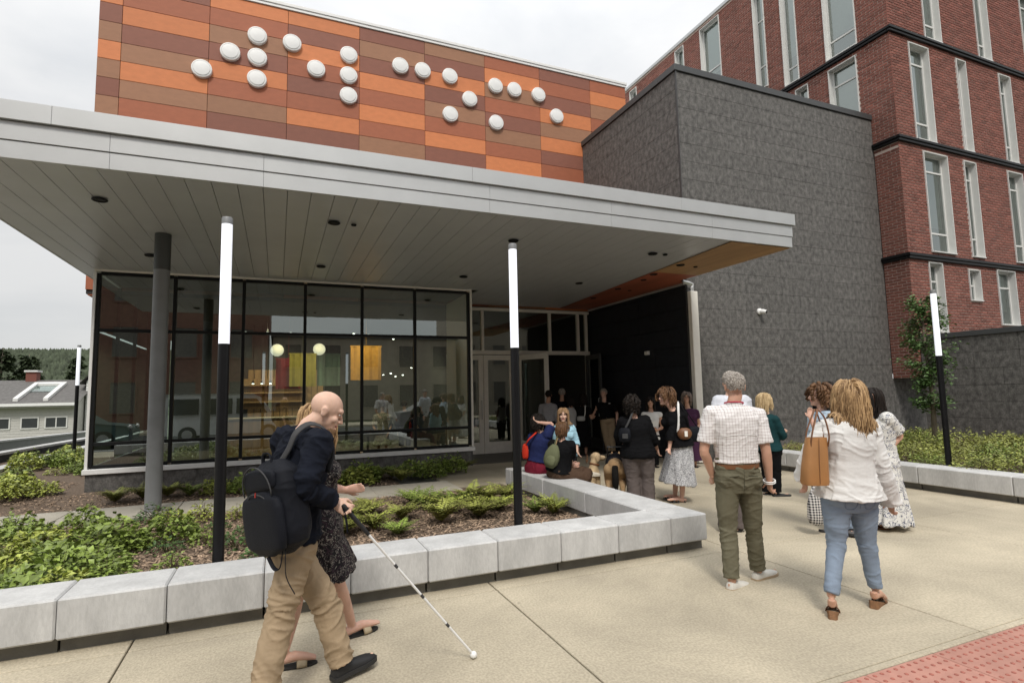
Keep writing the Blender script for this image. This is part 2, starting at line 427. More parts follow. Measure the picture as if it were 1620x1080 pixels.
# ------------------------------------------------------------------ orange panelled hall
hall = thing('panelled_hall', 'upper hall clad in orange, rust, brown and tan panels', 'building', (0, 14.36, 0))
MB().box(-3.83, 14.392, 3.96, 10.28, 26, 11.46).obj('wall_body', M['joint'], hall)
cx = [-3.84 + 0.0, -3.40, -1.65, .10, 1.865, 3.625, 5.40, 7.17, 8.945, 10.285]
PAT = ['BTOTBTT', 'ROBTOTRB', 'RTBORTBO', 'OBORBROB', 'BTBOROR T'.replace(' ', ''), 'TBOBTROB', 'ROTRBTRO', 'BRBOTOBR', 'ROTRBOTR']
PAT = {0: 'TOBTOTBT', 1: 'ORBOBTOT', 2: 'TORTBORT', 3: 'OBORBROB', 4: 'BTBOROR', 5: 'TBOBTROB', 6: 'ROTRBTRO', 7: 'BRBOTOBR', 8: 'ROTRBOTR'}
# rows counted from the top (the first row is the cut one under the coping)
PAT = {0: 'BROBTOTBT'[0:0] + 'TOBTOTBT', 1: 'BORBTOTR', 2: 'ORTBORTBO', 3: 'OBORBROB', 4: 'BTBORORT', 5: 'TBOBTROB', 6: 'ROTRBTRO', 7: 'BRBOTOBR', 8: 'ROTRBOTR'}
ROWS = [11.455, 11.09, 10.645, 10.2, 9.75, 9.31, 8.87, 8.445, 8.01]
while ROWS[-1] > 4.2: ROWS.append(ROWS[-1] - .4405)
# left columns as read off the photograph (between row lines 10.62 / 10.19 / 9.75 / 9.32 / 8.88 / 8.47 / 8.06)
PAT[0] = 'OOBTOTBT'; PAT[1] = 'BORBTOTR'[0:1] + 'RO' + 'BTOTR'; PAT[2] = 'O' + 'RTBORTBO'[0:8]
PAT[0] = 'TOBTOTBT'; 
CM = {'O': M['orange'], 'R': M['rust'], 'B': M['brown'], 'T': M['tan']}
for i in range(9):
    for j in range(len(ROWS)-1):
        if j < len(PAT[i]): c = PAT[i][j]
        else: c = 'ROTB'[(i*3+j*5 + i*j) % 4]
        MB().cbox(cx[i]+.004, 14.36, ROWS[j+1]+.004, cx[i+1]-.004, 14.388, ROWS[j]-.004, .004).obj('wall_panel', CM[c], hall)
c = MB().cbox(-3.87, 14.33, 11.46, 10.31, 26.0, 11.53, .005); c.cbox(-3.89, 14.31, 11.532, 10.33, 26.02, 11.62, .008)
c.obj('coping', M['white_metal'], hall)
MB().box(-3.8, 14.40, 3.93, -3.2, 25.9, 3.955).obj('soffit', M['rust'], hall)
br = thing('braille_sign', 'large white raised braille dots mounted across the orange panel wall', 'sign', (0, 14.36, 0))
for x, z in ((-.6,10.57),(.2,10.57),(-1.19,10.01),(-.59,10.01),(-.59,9.45),(-1.78,9.45),(.78,10.01),(1.585,10.57),(1.585,10.01),(1.585,9.45),(2.94,10.57),
             (3.56,10.57),(4.34,10.57),(4.92,10.01),(4.34,9.45),(5.72,10.57),(6.32,10.57),(7.11,10.57),(5.72,9.45),(7.71,10.01)):
    d = MB().lathe([(.222, .002), (.222, .07), (.215, .082), (.195, .088), (.188, .080), (.18, .086), (.172, .098), (.10, .106), (.0, .108)], 36, (x, 14.36, z), 'y')
    d.obj('braille_dot', M['white_metal'], br, smooth='auto')

# ------------------------------------------------------------------ charcoal block
ch = thing('charcoal_block', 'tall charcoal stone-panel block between the canopy and the brick building', 'building', (8.6, 9.99, 0))
MB().box(8.632, 10.022, -.1, 15.58, 24, 9.25).obj('wall_body', M['joint'], ch)
rows = [0]
while rows[-1] < 9.2: rows.append(min(rows[-1] + .4375, 9.2))
for j in range(len(rows)-1):
    z0, z1 = rows[j]+.0022, rows[j+1]-.0022
    if z1 - z0 < .05: continue
    x = 8.604; k = 0; r_ = random.Random(j*7+1); a = r_.choice([.6, 1.2, 1.8, .9])
    while x < 15.57:
        e = min(x + a, 15.58)
        if 15.58 - e < .25: e = 15.58
        d = r_.uniform(-.001, .001)
        MB().cbox(x+.001, 9.99+d, z0, e-.001, 10.02, z1, .002).obj('stone_panel', M['charcoal'], ch); x = e; a = r_.choice([1.2, 1.83, 1.83, .92])
    y = 10.03; a = r_.choice([.6, 1.2, 1.8])
    ymax = 14.35 if z0 > 0 else 14.35
    while y < ymax:
        e = min(y + a, ymax)
        if ymax - e < .25: e = ymax
        d = r_.uniform(-.001, .001)
        MB().cbox(8.60+d, y+.001, z0, 8.63, e-.001, z1, .002).obj('stone_panel' if z0 > 4.0 else 'shaded_charcoal_panel', M['charcoal'] if z0 > 4.0 else M['shaded_charcoal'], ch); y = e; a = r_.choice([1.2, 1.83, .92])
c = MB().cbox(8.56, 9.95, 9.2, 15.58, 10.6, 9.36, .006); c.cbox(8.56, 10.602, 9.2, 9.2, 24, 9.36, .006)
c.obj('coping', M['dark_trim'], ch)
MB().box(8.602, 9.965, 0, 8.62, 10.02, 9.2).obj('corner_trim', M['dark_trim'], ch)
structure_box = None
dsp = thing('downspout', 'pale grey square downspout at the open corner of the charcoal block', 'downspout', (8.66, 9.9, 0))
MB().cbox(8.60, 9.84, .02, 8.80, 9.96, 3.86, .01).obj('pipe', M['frame_grey'], dsp)
d = MB(); d.tube([(8.70, 9.90, 3.85), (8.70, 9.90, 3.95), (8.72, 9.90, 4.02), (8.62, 9.90, 4.05), (8.45, 9.90, 4.075)], .028, 4, flat=1.6)
d.obj('elbow', M['fascia'], dsp)
sc = thing('security_camera', 'small white dome security camera on the charcoal wall', 'security camera', (10.8, 9.98, 3.49))
MB().lathe([(.075, -.0), (.075, .035), (.06, .05), (.035, .055)], 20, (10.8, 9.985, 3.49), 'y').obj('mount', M['white_metal'], sc, smooth='auto')
b = MB().tube([(10.8, 9.95, 3.49), (10.82, 9.90, 3.485), (10.86, 9.83, 3.46)], [.05, .055, .05], 16); b.obj('body', M['white_metal'], sc, smooth='auto')
MB().tube([(10.858, 9.836, 3.462), (10.867, 9.815, 3.456)], [.032, .03], 14).obj('lens', M['black_metal'], sc, smooth='auto')
wl = thing('wall_light', 'small white box light on the dark recessed wall beside the doors', 'wall light', (8.59, 11.5, 2.57))
MB().cbox(8.53, 11.43, 2.52, 8.60, 11.57, 2.62, .01).obj('housing', M['white_metal'], wl)
MB().cbox(8.515, 11.45, 2.535, 8.528, 11.55, 2.605, .004).obj('lens', M['frame_grey'], wl)

# ------------------------------------------------------------------ low charcoal garden wall on the right
MB().cbox(15.70, 9.295, -.05, 16.1, 10.02, 1.80, .004).obj('plinth', M['charcoal'], bk) if 0 else None
lw_ = thing('garden_wall', 'charcoal panelled garden wall behind the hedge, running below the brick building', 'wall', (15.7, 5, 0))
MB().box(15.735, .5, -.1, 16.1, 9.29, 2.78).obj('wall_body', M['joint'], lw_)
for j in range(7):
    y = .5; r_ = random.Random(j+50); a = r_.choice([.6, 1.2, 1.8])
    while y < 9.28:
        e = min(y+a, 9.285)
        if 9.285-e < .25: e = 9.285
        d = r_.uniform(-.003, .003)
        MB().cbox(15.70+d, y+.003, j*.4+.003, 15.73, e-.003, j*.4+.397, .003).obj('stone_panel', M['charcoal'], lw_); y = e; a = r_.choice([1.2, 1.83, .92])
MB().cbox(15.59, 9.99, -.05, 24, 10.2, 1.80, .004).obj('under_wall', M['charcoal'], lw_)
MB().cbox(15.66, .46, 2.80, 16.14, 9.285, 2.93, .006).obj('coping', M['dark_trim'], lw_)

# ------------------------------------------------------------------ brick building
bk = thing('brick_building', 'tall red brick building with white framed windows and dark ledges', 'building', (15.587, 9.3, 0))
XB, YB, ZB, ZT = 15.587, 9.30, 1.82, 16.3
WR = [(17.2, 18.0, 11.66, 14.75), (19.85, 20.55, 11.66, 14.75), (22.5, 23.4, 11.66, 14.75),
      (16.38, 17.28, 8.47, 11.36), (18.6, 19.08, 8.47, 11.36), (20.8, 21.45, 8.47, 11.36), (23.0, 23.8, 8.47, 11.36),
      (16.6, 17.7, 5.27, 8.17), (18.48, 19.09, 5.27, 8.17), (20.72, 21.55, 5.27, 8.17), (23.1, 23.9, 5.27, 8.17),
      (16.39, 17.0, 3.02, 4.98), (18.19, 18.75, 3.98, 4.9), (19.6, 20.55, 3.32, 4.98), (22.0, 22.7, 3.3, 4.98)]
WL = [(10.2, 11.2, 11.66, 14.75), (12.16, 12.72, 11.66, 15.9), (13.38, 13.86, 12.1, 15.9), (15.46, 16.52, 11.66, 16.15), (17.5, 18.05, 12.0, 16.15), (20.85, 21.4, 12.0, 16.1),
      (10.27, 11.17, 8.47, 11.36), (11.88, 12.35, 8.47, 11.36)]
LED = [5.10, 8.385, 11.56]
q = np.random.default_rng(5)
allb = []
def facade(wins, a0, a1, z0, z1, put):
    """body wall with openings, then bricks; put(a, z, depth) gives the point on the face"""
    A = sorted({a0, a1, *[w[0] for w in wins], *[w[1] for w in wins]}); Z = sorted({z0, z1, *[min(max(w[2], z0), z1) for w in wins], *[min(w[3], z1) for w in wins]})
    A = [v for v in A if a0 <= v <= a1]
    body = MB()
    for i in range(len(A)-1):
        for j in range(len(Z)-1):
            ca, cz = (A[i]+A[i+1])/2, (Z[j]+Z[j+1])/2
            if any(w[0] < ca < w[1] and w[2] < cz < w[3] for w in wins): continue
            body.add([put(A[i], Z[j], .014), put(A[i+1], Z[j], .014), put(A[i+1], Z[j+1], .014), put(A[i], Z[j+1], .014)], [(0, 1, 2, 3)])
    n = int((z1-z0)/.082)
    for j in range(n):
        zb = z0 + j*.082 + .009; zt_ = zb + .064
        if any(abs((zb+zt_)/2 - l) < .075 for l in LED): continue
        a = a0 - (.12 if j % 2 else 0)
        while a < a1:
            s0, s1 = max(a, a0), min(a+.223, a1)
            a += .24
            sp = [(s0, s1)]
            for w_ in wins:
                if w_[2]-.04 < (zb+zt_)/2 < w_[3]+.04:
                    sp2 = []
                    for u0, u1 in sp:
                        if u1 <= w_[0] or u0 >= w_[1]: sp2.append((u0, u1)); continue
                        if w_[0]-u0 > .02: sp2.append((u0, w_[0]-.004))
                        if u1-w_[1] > .02: sp2.append((w_[1]+.004, u1))
                    sp = sp2
            for u0, u1 in sp:
                if u1-u0 > .02: allb.append((u0, u1, zb, zt_, put))
    return body
putR = lambda a, z, d: (a, YB + d, z)
putL = lambda a, z, d: (XB + d, a, z)
b1 = facade(WR, XB, 24.5, ZB, ZT, putR)
b2 = facade(WL, YB, 24.5, 8.2, ZT, putL)
b2b = facade([], YB, 9.985, ZB, 8.2, putL)
body = MB()
for b_ in (b1, b2, b2b): body.add(b_.v, b_.f)
body.box(XB+.016, YB+.016, ZB-.001, XB+.5, 9.98, ZB+.004)
body.add([(XB+.016, YB+.016, ZB), (24.5, YB+.016, ZB), (24.5, 12, ZB), (XB+.016, 12, ZB)], [(0, 3, 2, 1)])
body.add([(XB, YB, ZT), (24.5, YB, ZT), (24.5, 24.5, ZT), (XB, 24.5, ZT)], [(0, 1, 2, 3)])
body.obj('wall_body', M['mortar'], bk)
MB().box(XB+.45, YB+.45, ZB+.3, 24.4, 24.4, ZT-.1).obj('dark_interior', M['dark_room'], bk)
camp = Vector((0, 0, 1.63))
def bdist(b):
    u0, u1, zb, z_, put = b; p = Vector(put((u0+u1)/2, (zb+z_)/2, 0)); d = (p-camp)
    nrm = Vector((0, -1, 0)) if put is putR else Vector((-1, 0, 0))
    hidden = put is putL and p.y > 9.98 and p.z < 9.4
    if p.z < 2.9 and put is putR: hidden = True
    return d.length / max(.05, abs(d.normalized().dot(nrm))) + (1000 if hidden else 0)
allb.sort(key=bdist)
def brickbox(b, m, tone=None):
    u0, u1, zb, z_, put = b; pr = q.uniform(-.002, .003); c = .004
    P = [put(u0, zb, .013), put(u1, zb, .013), put(u1, z_, .013), put(u0, z_, .013),
         put(u0, zb, c-pr), put(u1, zb, c-pr), put(u1, z_, c-pr), put(u0, z_, c-pr),
         put(u0+c, zb+c, -pr), put(u1-c, zb+c, -pr), put(u1-c, z_-c, -pr), put(u0+c, z_-c, -pr)]
    F = [(0,1,5,4),(1,2,6,5),(2,3,7,6),(3,0,4,7),(4,5,9,8),(5,6,10,9),(6,7,11,10),(7,4,8,11),(8,9,10,11)]
    if put is putL: F = [f[::-1] for f in F]
    m.add(P, F, tone)
shared = {}
for b in allb[:300]:
    u0, u1, zb, z_, put = b; key = (round(u1-u0, 3), put is putR)
    p0 = put(u0, zb, 0)
    if key not in shared:
        m = MB(); brickbox((u0, u1, zb, z_, put), m); shared[key] = m.mesh('brick', org=p0); shared[key].materials.append(M['brick'])
    o = bpy.data.objects.new('brick', shared[key]); COL.objects.link(o); o.parent = bk
    o.location = (p0[0]-15.587, p0[1]-9.3, p0[2])
m = MB()
for b in allb[300:]: brickbox(b, m, float(np.clip(q.normal(.5, .22), 0, 1)))
o = m.obj('brickwork', M['brick'], bk); o['kind'] = 'stuff'
def window(w_, put, flip, mulls, rec=.19):
    a0, a1, z0, z1 = w_; f = MB()
    t = .012
    # white lining of the reveal
    def slab(p, qd): f.add(p + qd, [(0,1,2,3),(7,6,5,4),(0,4,5,1),(1,5,6,2),(2,6,7,3),(3,7,4,0)])
    def blk(u0, u1, y0, y1, d0, d1):
        slab([put(u0, y0, d0), put(u1, y0, d0), put(u1, y1, d0), put(u0, y1, d0)], [put(u0, y0, d1), put(u1, y0, d1), put(u1, y1, d1), put(u0, y1, d1)])
    blk(a0, a0+t+.012, z0, z1, -.03, rec); blk(a1-t-.012, a1, z0, z1, -.03, rec)
    blk(a0+.024, a1-.024, z1-.024, z1, -.028, rec); blk(a0+.024, a1-.024, z0, z0+.03, -.06, rec)
    fw = .05
    blk(a0+.024, a0+.024+fw, z0+.03, z1-.024, rec-.05, rec-.001); blk(a1-.024-fw, a1-.024, z0+.03, z1-.024, rec-.05, rec-.001)
    blk(a0+.024+fw, a1-.024-fw, z1-.07, z1-.024, rec-.049, rec-.002); blk(a0+.024+fw, a1-.024-fw, z0+.03, z0+.075, rec-.049, rec-.002)
    fr = f.obj('window', M['window_white'], bk)
    for zz in mulls:
        g_ = MB(); f = g_; 
        g_.add([put(a0+.074, zz-.025, rec-.048), put(a1-.074, zz-.025, rec-.048), put(a1-.074, zz+.025, rec-.048), put(a0+.074, zz+.025, rec-.048),
                put(a0+.074, zz-.025, rec-.004), put(a1-.074, zz-.025, rec-.004), put(a1-.074, zz+.025, rec-.004), put(a0+.074, zz+.025, rec-.004)],
               [(0,1,2,3),(7,6,5,4),(0,4,5,1),(1,5,6,2),(2,6,7,3),(3,7,4,0)])
        g_.obj('glazing_bar', M['window_white'], fr)
    zs = [z0+.06] + sorted(mulls) + [z1-.05]
    for za, zb in zip(zs[:-1], zs[1:]):
        MB().add([put(a0+.03, za, rec-.02), put(a1-.03, za, rec-.02), put(a1-.03, zb, rec-.02), put(a0+.03, zb, rec-.02)], [(0, 1, 2, 3) if not flip else (3, 2, 1, 0)]).obj('pane', M['win_glass'], fr)
    rr = random.Random(int(a0*100+z0*10))
    MB().add([put(a0+.02, z0, rec+.12), put(a1-.02, z0, rec+.12), put(a1-.02, z1, rec+.12), put(a0+.02, z1, rec+.12)], [(0, 1, 2, 3) if not flip else (3, 2, 1, 0)]).obj('back_panel', M['dark_room'], fr)
    zb_ = z0 + (z1-z0) * rr.choice([.25, .2, .55, .28])
    MB().add([put(a0+.03, zb_, rec+.08), put(a1-.03, zb_, rec+.08), put(a1-.03, z1-.03, rec+.08), put(a0+.03, z1-.03, rec+.08)], [(0, 1, 2, 3) if not flip else (3, 2, 1, 0)]).obj('blind', M['blind'], fr)
for w_ in WR: window(w_, putR, False, [w_[2]+.6, w_[3]-.5] if w_[3]-w_[2] > 2.5 else ([w_[3]-.5] if w_[3]-w_[2] > 1.5 else [w_[2]+.48]))
for w_ in WL: window(w_, putL, True, [w_[2]+.62, w_[3]-.55] if w_[0] < 13 else [w_[2]+.9, w_[2]+2.6])
for z in LED:
    l = MB(); l.cbox(XB-.07, YB-.07, z-.085, 24.6, YB+.012, z-.012, .01); l.cbox(XB-.10, YB-.10, z-.010, 24.6, YB+.012, z+.07, .01)
    y1 = 24.5 if z > 9.3 else 9.98
    l.cbox(XB-.07, YB+.014, z-.085, XB+.012, y1, z-.012, .01); l.cbox(XB-.10, YB+.014, z-.010, XB+.012, y1, z+.07, .01)
    l.obj('ledge', M['black_metal'], bk)
l = MB(); l.cbox(XB-.05, YB-.05, ZT+.002, 24.6, YB+.3, ZT+.14, .008); l.cbox(XB-.05, YB+.302, ZT+.002, XB+.3, 24.5, ZT+.14, .008)
l.obj('coping', M['fascia'], bk)

# ------------------------------------------------------------------ glazed ground floor with its interior
gs = thing('glass_storefront', 'dark framed glass storefront on a charcoal base under the canopy', 'building', (0, 12.39, 0))
mul = [-3.10, -1.865, -.654, .516, 1.69, 2.86, 4.14]
zz = [.46, .87, 2.96, 4.03]
for i in range(6):
    for j in range(3):
        d = rng.uniform(-.0012, .0012)
        MB().add([(mul[i]+.02, 12.40-d, zz[j]+.02), (mul[i+1]-.02, 12.40+d, zz[j]+.02), (mul[i+1]-.02, 12.40+d*.5, zz[j+1]-.02), (mul[i]+.02, 12.40-d*.5, zz[j+1]-.02)], [(0, 1, 2, 3)]).obj('pane', M['glass'], gs)
for i, x in enumerate(mul):
    MB().cbox(x-.03, 12.355, .46, x+.03, 12.45, 4.03, .004).obj('mullion', M['mullion'], gs)
for z in zz:
    for i in range(6): MB().cbox(mul[i]+.031, 12.362, z-.03, mul[i+1]-.031, 12.445, z+.03, .004).obj('transom', M['mullion'], gs)
MB().cbox(-3.20, 12.28, .335, 4.235, 12.50, .427, .008).obj('sill', M['white_metal'], gs)
MB().cbox(-3.17, 12.33, 4.064, 4.215, 12.47, 4.125, .006).obj('head_trim', M['frame_grey'], gs)
MB().cbox(-3.18, 12.335, .43, -3.132, 12.47, 4.06, .004).obj('corner_trim', M['white_metal'], gs)
MB().cbox(4.172, 12.335, .43, 4.22, 14.34, 4.06, .004).obj('corner_trim', M['frame_grey'], gs)
x = -3.16
while x < 4.19:
    e = min(x+1.22, 4.19); MB().cbox(x+.002, 12.33, -.1, e-.002, 12.46, .333, .003).obj('base_panel', M['charcoal'], gs); x = e
# left return of the glazing
for k in range(5):
    y0, y1 = 12.46+k*1.5, 13.96+k*1.5
    for j in range(3): MB().add([(-3.12, y0+.02, zz[j]+.02), (-3.12, y1-.02, zz[j]+.02), (-3.12, y1-.02, zz[j+1]-.02), (-3.12, y0+.02, zz[j+1]-.02)], [(3, 2, 1, 0)]).obj('side_pane', M['glass'], gs)
    MB().box(-3.15, y1-.03, .46, -3.09, y1+.03, 4.03).obj('side_mullion', M['mullion'], gs)
MB().box(-3.16, 12.47, -.1, -3.06, 20, .455).obj('side_base', M['charcoal'], gs)
# interior
structure(MB().box(-3.05, 12.465, -.02, 8.6, 22, .012).obj('interior_floor', M['carpet']))
structure(MB().box(-3.15, 12.48, 4.13, 4.2, 22.2, 4.6).obj('interior_ceiling', M['ceiling']))
structure(MB().box(4.205, 14.42, 4.13, 8.6, 22.2, 4.6).obj('interior_ceiling', M['ceiling']))
bw = structure(MB().box(-3.1, 20.6, 0, 8.6, 20.8, 4.12).obj('interior_back_wall', M['dark_room']))
for k in range(12): MB().box(-.9+k*.2, 20.52, .05, -.72+k*.2, 20.59, 2.6).obj('wood_slat', M['wood_wall'], bw)
structure(MB().box(4.9, 16.8, 0, 5.0, 20.6, 4.12).obj('interior_partition', M['dark_room']))
structure(MB().box(5.01, 17.8, 0, 8.6, 17.9, 4.12).obj('interior_partition', M['dark_room']))
for (x0, x1, z0, z1, mk, y, nm) in ((-.05, .62, 1.9, 2.75, 'red_banner', 17.2, 'dark red'), (.3, 1.0, 1.95, 2.85, 'olive_banner', 16.6, 'olive'), (1.9, 2.75, 2.1, 3.05, 'amber_banner', 16.2, 'amber'), (1.15, 1.85, 2.0, 3.0, 'green_banner', 18.6, 'dull green')):
    o = MB(); nx = 10
    o.add([(x0+(x1-x0)*i/nx, y+.03*math.sin(i*1.9), z) for z in (z0, z1) for i in range(nx+1)] + [(x0+(x1-x0)*i/nx, y+.008+.03*math.sin(i*1.9), z) for z in (z0, z1) for i in range(nx+1)],
          [(i, i+1, nx+2+i, nx+1+i) for i in range(nx)] + [(22+nx+1+i, 22+nx+2+i, 22+i+1, 22+i) for i in range(nx)])
    o.box(x0-.02, y-.012, z1, x1+.02, y+.02, z1+.03)
    o.tube([((x0+x1)/2, y, z1+.03), ((x0+x1)/2, y, 4.12)], .004, 4)
    tag(o.obj('hanging_banner', M[mk]), nm + ' fabric banner hanging inside the glass storefront', 'banner')
for (x, y, z, nm) in ((-.02, 16.5, 2.95, 'above the wooden counter'), (1.1, 16.9, 3.02, 'beside the olive banner'), (2.55, 17.0, 2.98, 'behind the amber banner')):
    t = thing('globe_pendant', 'glowing round pendant lamp ' + nm + ' inside the storefront', 'pendant lamp', (x, y, z))
    MB().ell((x, y, z), (.17, .17, .17), 20, 14).obj('globe', M['warm_globe'], t, smooth=True)
    MB().tube([(x, y, z+.17), (x, y, 4.12)], .006, 5).obj('cord', M['black_metal'], t)
k = 0
for (x, y, z) in [(-.9, 18, 3.6), (-.3, 18, 3.6), (.35, 18, 3.6), (.9, 18.2, 3.55), (2.2, 18, 3.62), (2.65, 18, 3.6), (3.1, 18.2, 3.58), (3.5, 18.3, 3.5), (-.7, 19, 2.1), (-.45, 19, 2.1), (-.2, 19, 2.1), (.05, 19, 2.1), (3.3, 19, 2.35), (3.55, 19, 2.4), (3.75, 19.2, 2.3), (4.0, 19.2, 2.35), (4.3, 19.2, 2.6)]:
    t = thing('track_spotlight', 'small bright spotlight on the dark ceiling track inside the storefront', 'spotlight', (x, y, z), 0, 'spotlights inside the storefront')
    MB().tube([(x, y+.02, z+.09), (x, y, z+.005)], [.03, .04], 10).obj('can', M['black_metal'], t)
    MB().lathe([(.034, 0), (.02, -.012)], 10, (x, y, z)).obj('lens', M['spot_emit'], t)
    MB().tube([(x, y+.02, z+.09), (x, y+.02, 4.12)], .008, 5).obj('rod', M['black_metal'], t)
ct = thing('service_counter', 'pale wooden counter with lit shelves behind it inside the storefront', 'counter', (-.4, 17.5, 0))
MB().cbox(-1.3, 17.3, .02, 1.0, 17.9, 1.05, .01).obj('front', M['wood_wall'], ct); MB().cbox(-1.35, 17.25, 1.055, 1.05, 17.95, 1.1, .01).obj('top', M['beige_wall'], ct)
sh = thing('wall_shelves', 'long wooden wall shelves at the back inside the storefront', 'shelves', (-.2, 20, 1.5))
for z in (1.5, 1.8, 2.05): MB().cbox(-1.0, 20.2, z, .9, 20.5, z+.05, .005).obj('shelf', M['wood_wall'], sh)
MB().box(-1.05, 20.505, 1.3, .95, 20.54, 2.3).obj('backboard', M['wood_wall'], sh)
tb = thing('round_table', 'small table with two paper cups just inside the storefront glass', 'table', (2.0, 13.6, 0))
MB().lathe([(.42, .72), (.43, .735), (.42, .75)], 24, (2.0, 13.6, 0)).obj('table_top', M['beige_wall'], tb); MB().lathe([(.22, .015), (.2, .03), (.03, .05), (.03, .715)], 16, (2.0, 13.6, 0)).obj('pedestal', M['black_metal'], tb)
for dx in (-.1, .1): tag(MB().lathe([(.03, .752), (.04, .86), (.036, .862)], 14, (2.0+dx, 13.5, 0)).obj('paper_cup', M['beige_wall'], smooth='auto'), 'pale paper cup on the table inside the storefront', 'cup', 'paper cups on the indoor table')
for x, y, z, e in ((.4, 15.0, 3.9, 60), (2.3, 15.0, 3.9, 60), (-.2, 18.0, 3.9, 120), (3.6, 17.0, 3.9, 90)):
    ld = bpy.data.lights.new('indoor_lamp', 'SPOT'); ld.energy = e*4; ld.spot_size = R(110); ld.spot_blend = .6; ld.color = (1, .78, .5); ld.shadow_soft_size = .25
    lo = bpy.data.objects.new('indoor_lamp', ld); COL.objects.link(lo); lo.location = (x, y, z); lo.rotation_euler = (R(32), 0, 0)

# ------------------------------------------------------------------ entrance doors
en = thing('entrance_doorway', 'pale framed glass entrance with transom lights and doors standing open', 'doorway', (6.4, 14.36, 0))
F = M['frame_grey']
def bar(n_, x0, z0, x1, z1, y=14.36, d=.11, m=F): return MB().cbox(x0, y-d/2, z0, x1, y+d/2, z1, .005).obj(n_, m, en)
tx = [4.235, 5.2, 6.15, 7.28, 8.22, 8.5]
bar('head', 4.225, 3.94, 8.595, 4.02); bar('transom_bar', 4.225, 2.72, 8.595, 2.83)
for x in tx[1:]: bar('mullion', x-.035, 2.832, x+.035, 3.938)
for a, b in zip(tx[:-1], tx[1:]):
    MB().add([(a, 14.37, 2.8), (b, 14.37, 2.8), (b, 14.372, 3.96), (a, 14.372, 3.96)], [(0, 1, 2, 3)]).obj('transom_pane', M['door_glass'], en)
for x in (4.24, 6.17, 8.53): bar('jamb', x-.06, .0, x+.06, 2.718)
def leaf(hx, hy, wd, ang, m=F):
    """door leaf hinged at hx, hy; local x along the leaf"""
    ca, sa = math.cos(ang), math.sin(ang)
    tr = lambda p: (hx + p[0]*ca - p[1]*sa, hy + p[0]*sa + p[1]*ca, p[2])
    f = MB()
    for bx_ in ((0, -.025, .02, .13, .025, 2.7), (wd-.13, -.025, .02, wd, .025, 2.7), (.13, -.024, 2.56, wd-.13, .024, 2.699), (.13, -.024, .021, wd-.13, .024, .33)): f.cbox(*bx_, .004)
    f.v = [tr(p) for p in f.v]; d = f.obj('door', m, en)
    g_ = MB().add([tr(p) for p in ((.12, 0, .32), (wd-.12, 0, .32), (wd-.12, 0, 2.57), (.12, 0, 2.57))], [(0, 1, 2, 3)]).obj('pane', M['door_glass'], d)
    h = MB().tube([tr(p) for p in ((wd-.065, -.03, .95), (wd-.065, -.075, .95), (wd-.065, -.075, 1.45), (wd-.065, -.03, 1.45))], .012, 8); h.obj('handle', M['fascia'], d)
leaf(4.30, 14.36, .90, 0); leaf(5.215, 14.36, .90, 0)
leaf(6.24, 14.33, 1.05, R(-62)); leaf(8.46, 14.33, 1.05, R(180+82), M['dark_trim'])

# ------------------------------------------------------------------ entrance canopy
cp = thing('entrance_canopy', 'wide flat silver-edged entrance canopy with metal board soffit on a grey steel column', 'canopy', (2.4, 6.9, 4))
CX0, CX1, CY = -3.47, 8.36, 6.905
def fband(n_, z0, z1, d, joints):
    xs_ = [CX0-d] + joints + [CX1+d]
    for a, b in zip(xs_[:-1], xs_[1:]): MB().cbox(a+.0008, CY-d, z0, b-.0008, CY+.03, z1, .0025).obj(n_, M['fascia'], cp)
    MB().cbox(CX0-d, CY+.032, z0, CX0+.03, 14.3, z1, .004).obj(n_, M['fascia'], cp)
    MB().cbox(CX1-.03, CY+.032, z0, CX1+d, 9.90, z1, .004).obj(n_, M['fascia'], cp)
fband('fascia_strip', 4.095, 4.278, .0, [-1.69, -.19, 2.64, 4.6, 6.55])
fband('fascia_strip', 4.284, 4.478, .012, [-1.69, -.19, 2.64, 4.6, 6.55])
fband('fascia_cap', 4.484, 4.685, .05, [-2.19, 2.38, 5.9])
MB().box(CX0+.032, CY+.034, 4.20, CX1-.034, 12.5, 4.66).obj('roof_deck', M['dark_trim'], cp)
MB().box(CX0+.032, 12.502, 4.61, 8.2, 14.32, 4.659).obj('roof_deck', M['dark_trim'], cp)
MB().box(4.25, 12.502, 4.20, 8.58, 14.32, 4.606).obj('roof_deck', M['dark_trim'], cp)
MB().box(CX0+.032, 12.502, 4.2, -3.2, 14.32, 4.606).obj('roof_deck', M['dark_trim'], cp)
x = CX0 + .035; W_ = .27
while x < 7.55:
    e = min(x+W_, 7.6); y1 = 12.33 if (x > -3.25 and x < 4.2) else 14.30
    ny = 26; rr = random.Random(int((x+5)*100)); ph = rr.uniform(0, 50); vs = []
    for i in range(ny+1):
        y = CY + .032 + (y1-CY-.032)*i/ny
        wv = .006*noise.noise((x*.5, y*.9, ph*.02)) + .004*noise.noise((x*3, y*1.8, ph))
        for k, (u, dz) in enumerate(((0, .02), (.003, .0), (.014, .0), (W_*.5, .0005+wv), (e-x-.016, .0), (e-x-.005, .0), (e-x-.002, .02))):
            vs.append((x+u, y, 4.098+dz+wv*.6))
    MB().add(vs, [(i*7+k, (i+1)*7+k, (i+1)*7+k+1, i*7+k+1) for i in range(ny) for k in range(6)]).obj('soffit_board', M['soffit'], cp, smooth='auto')
    x = e
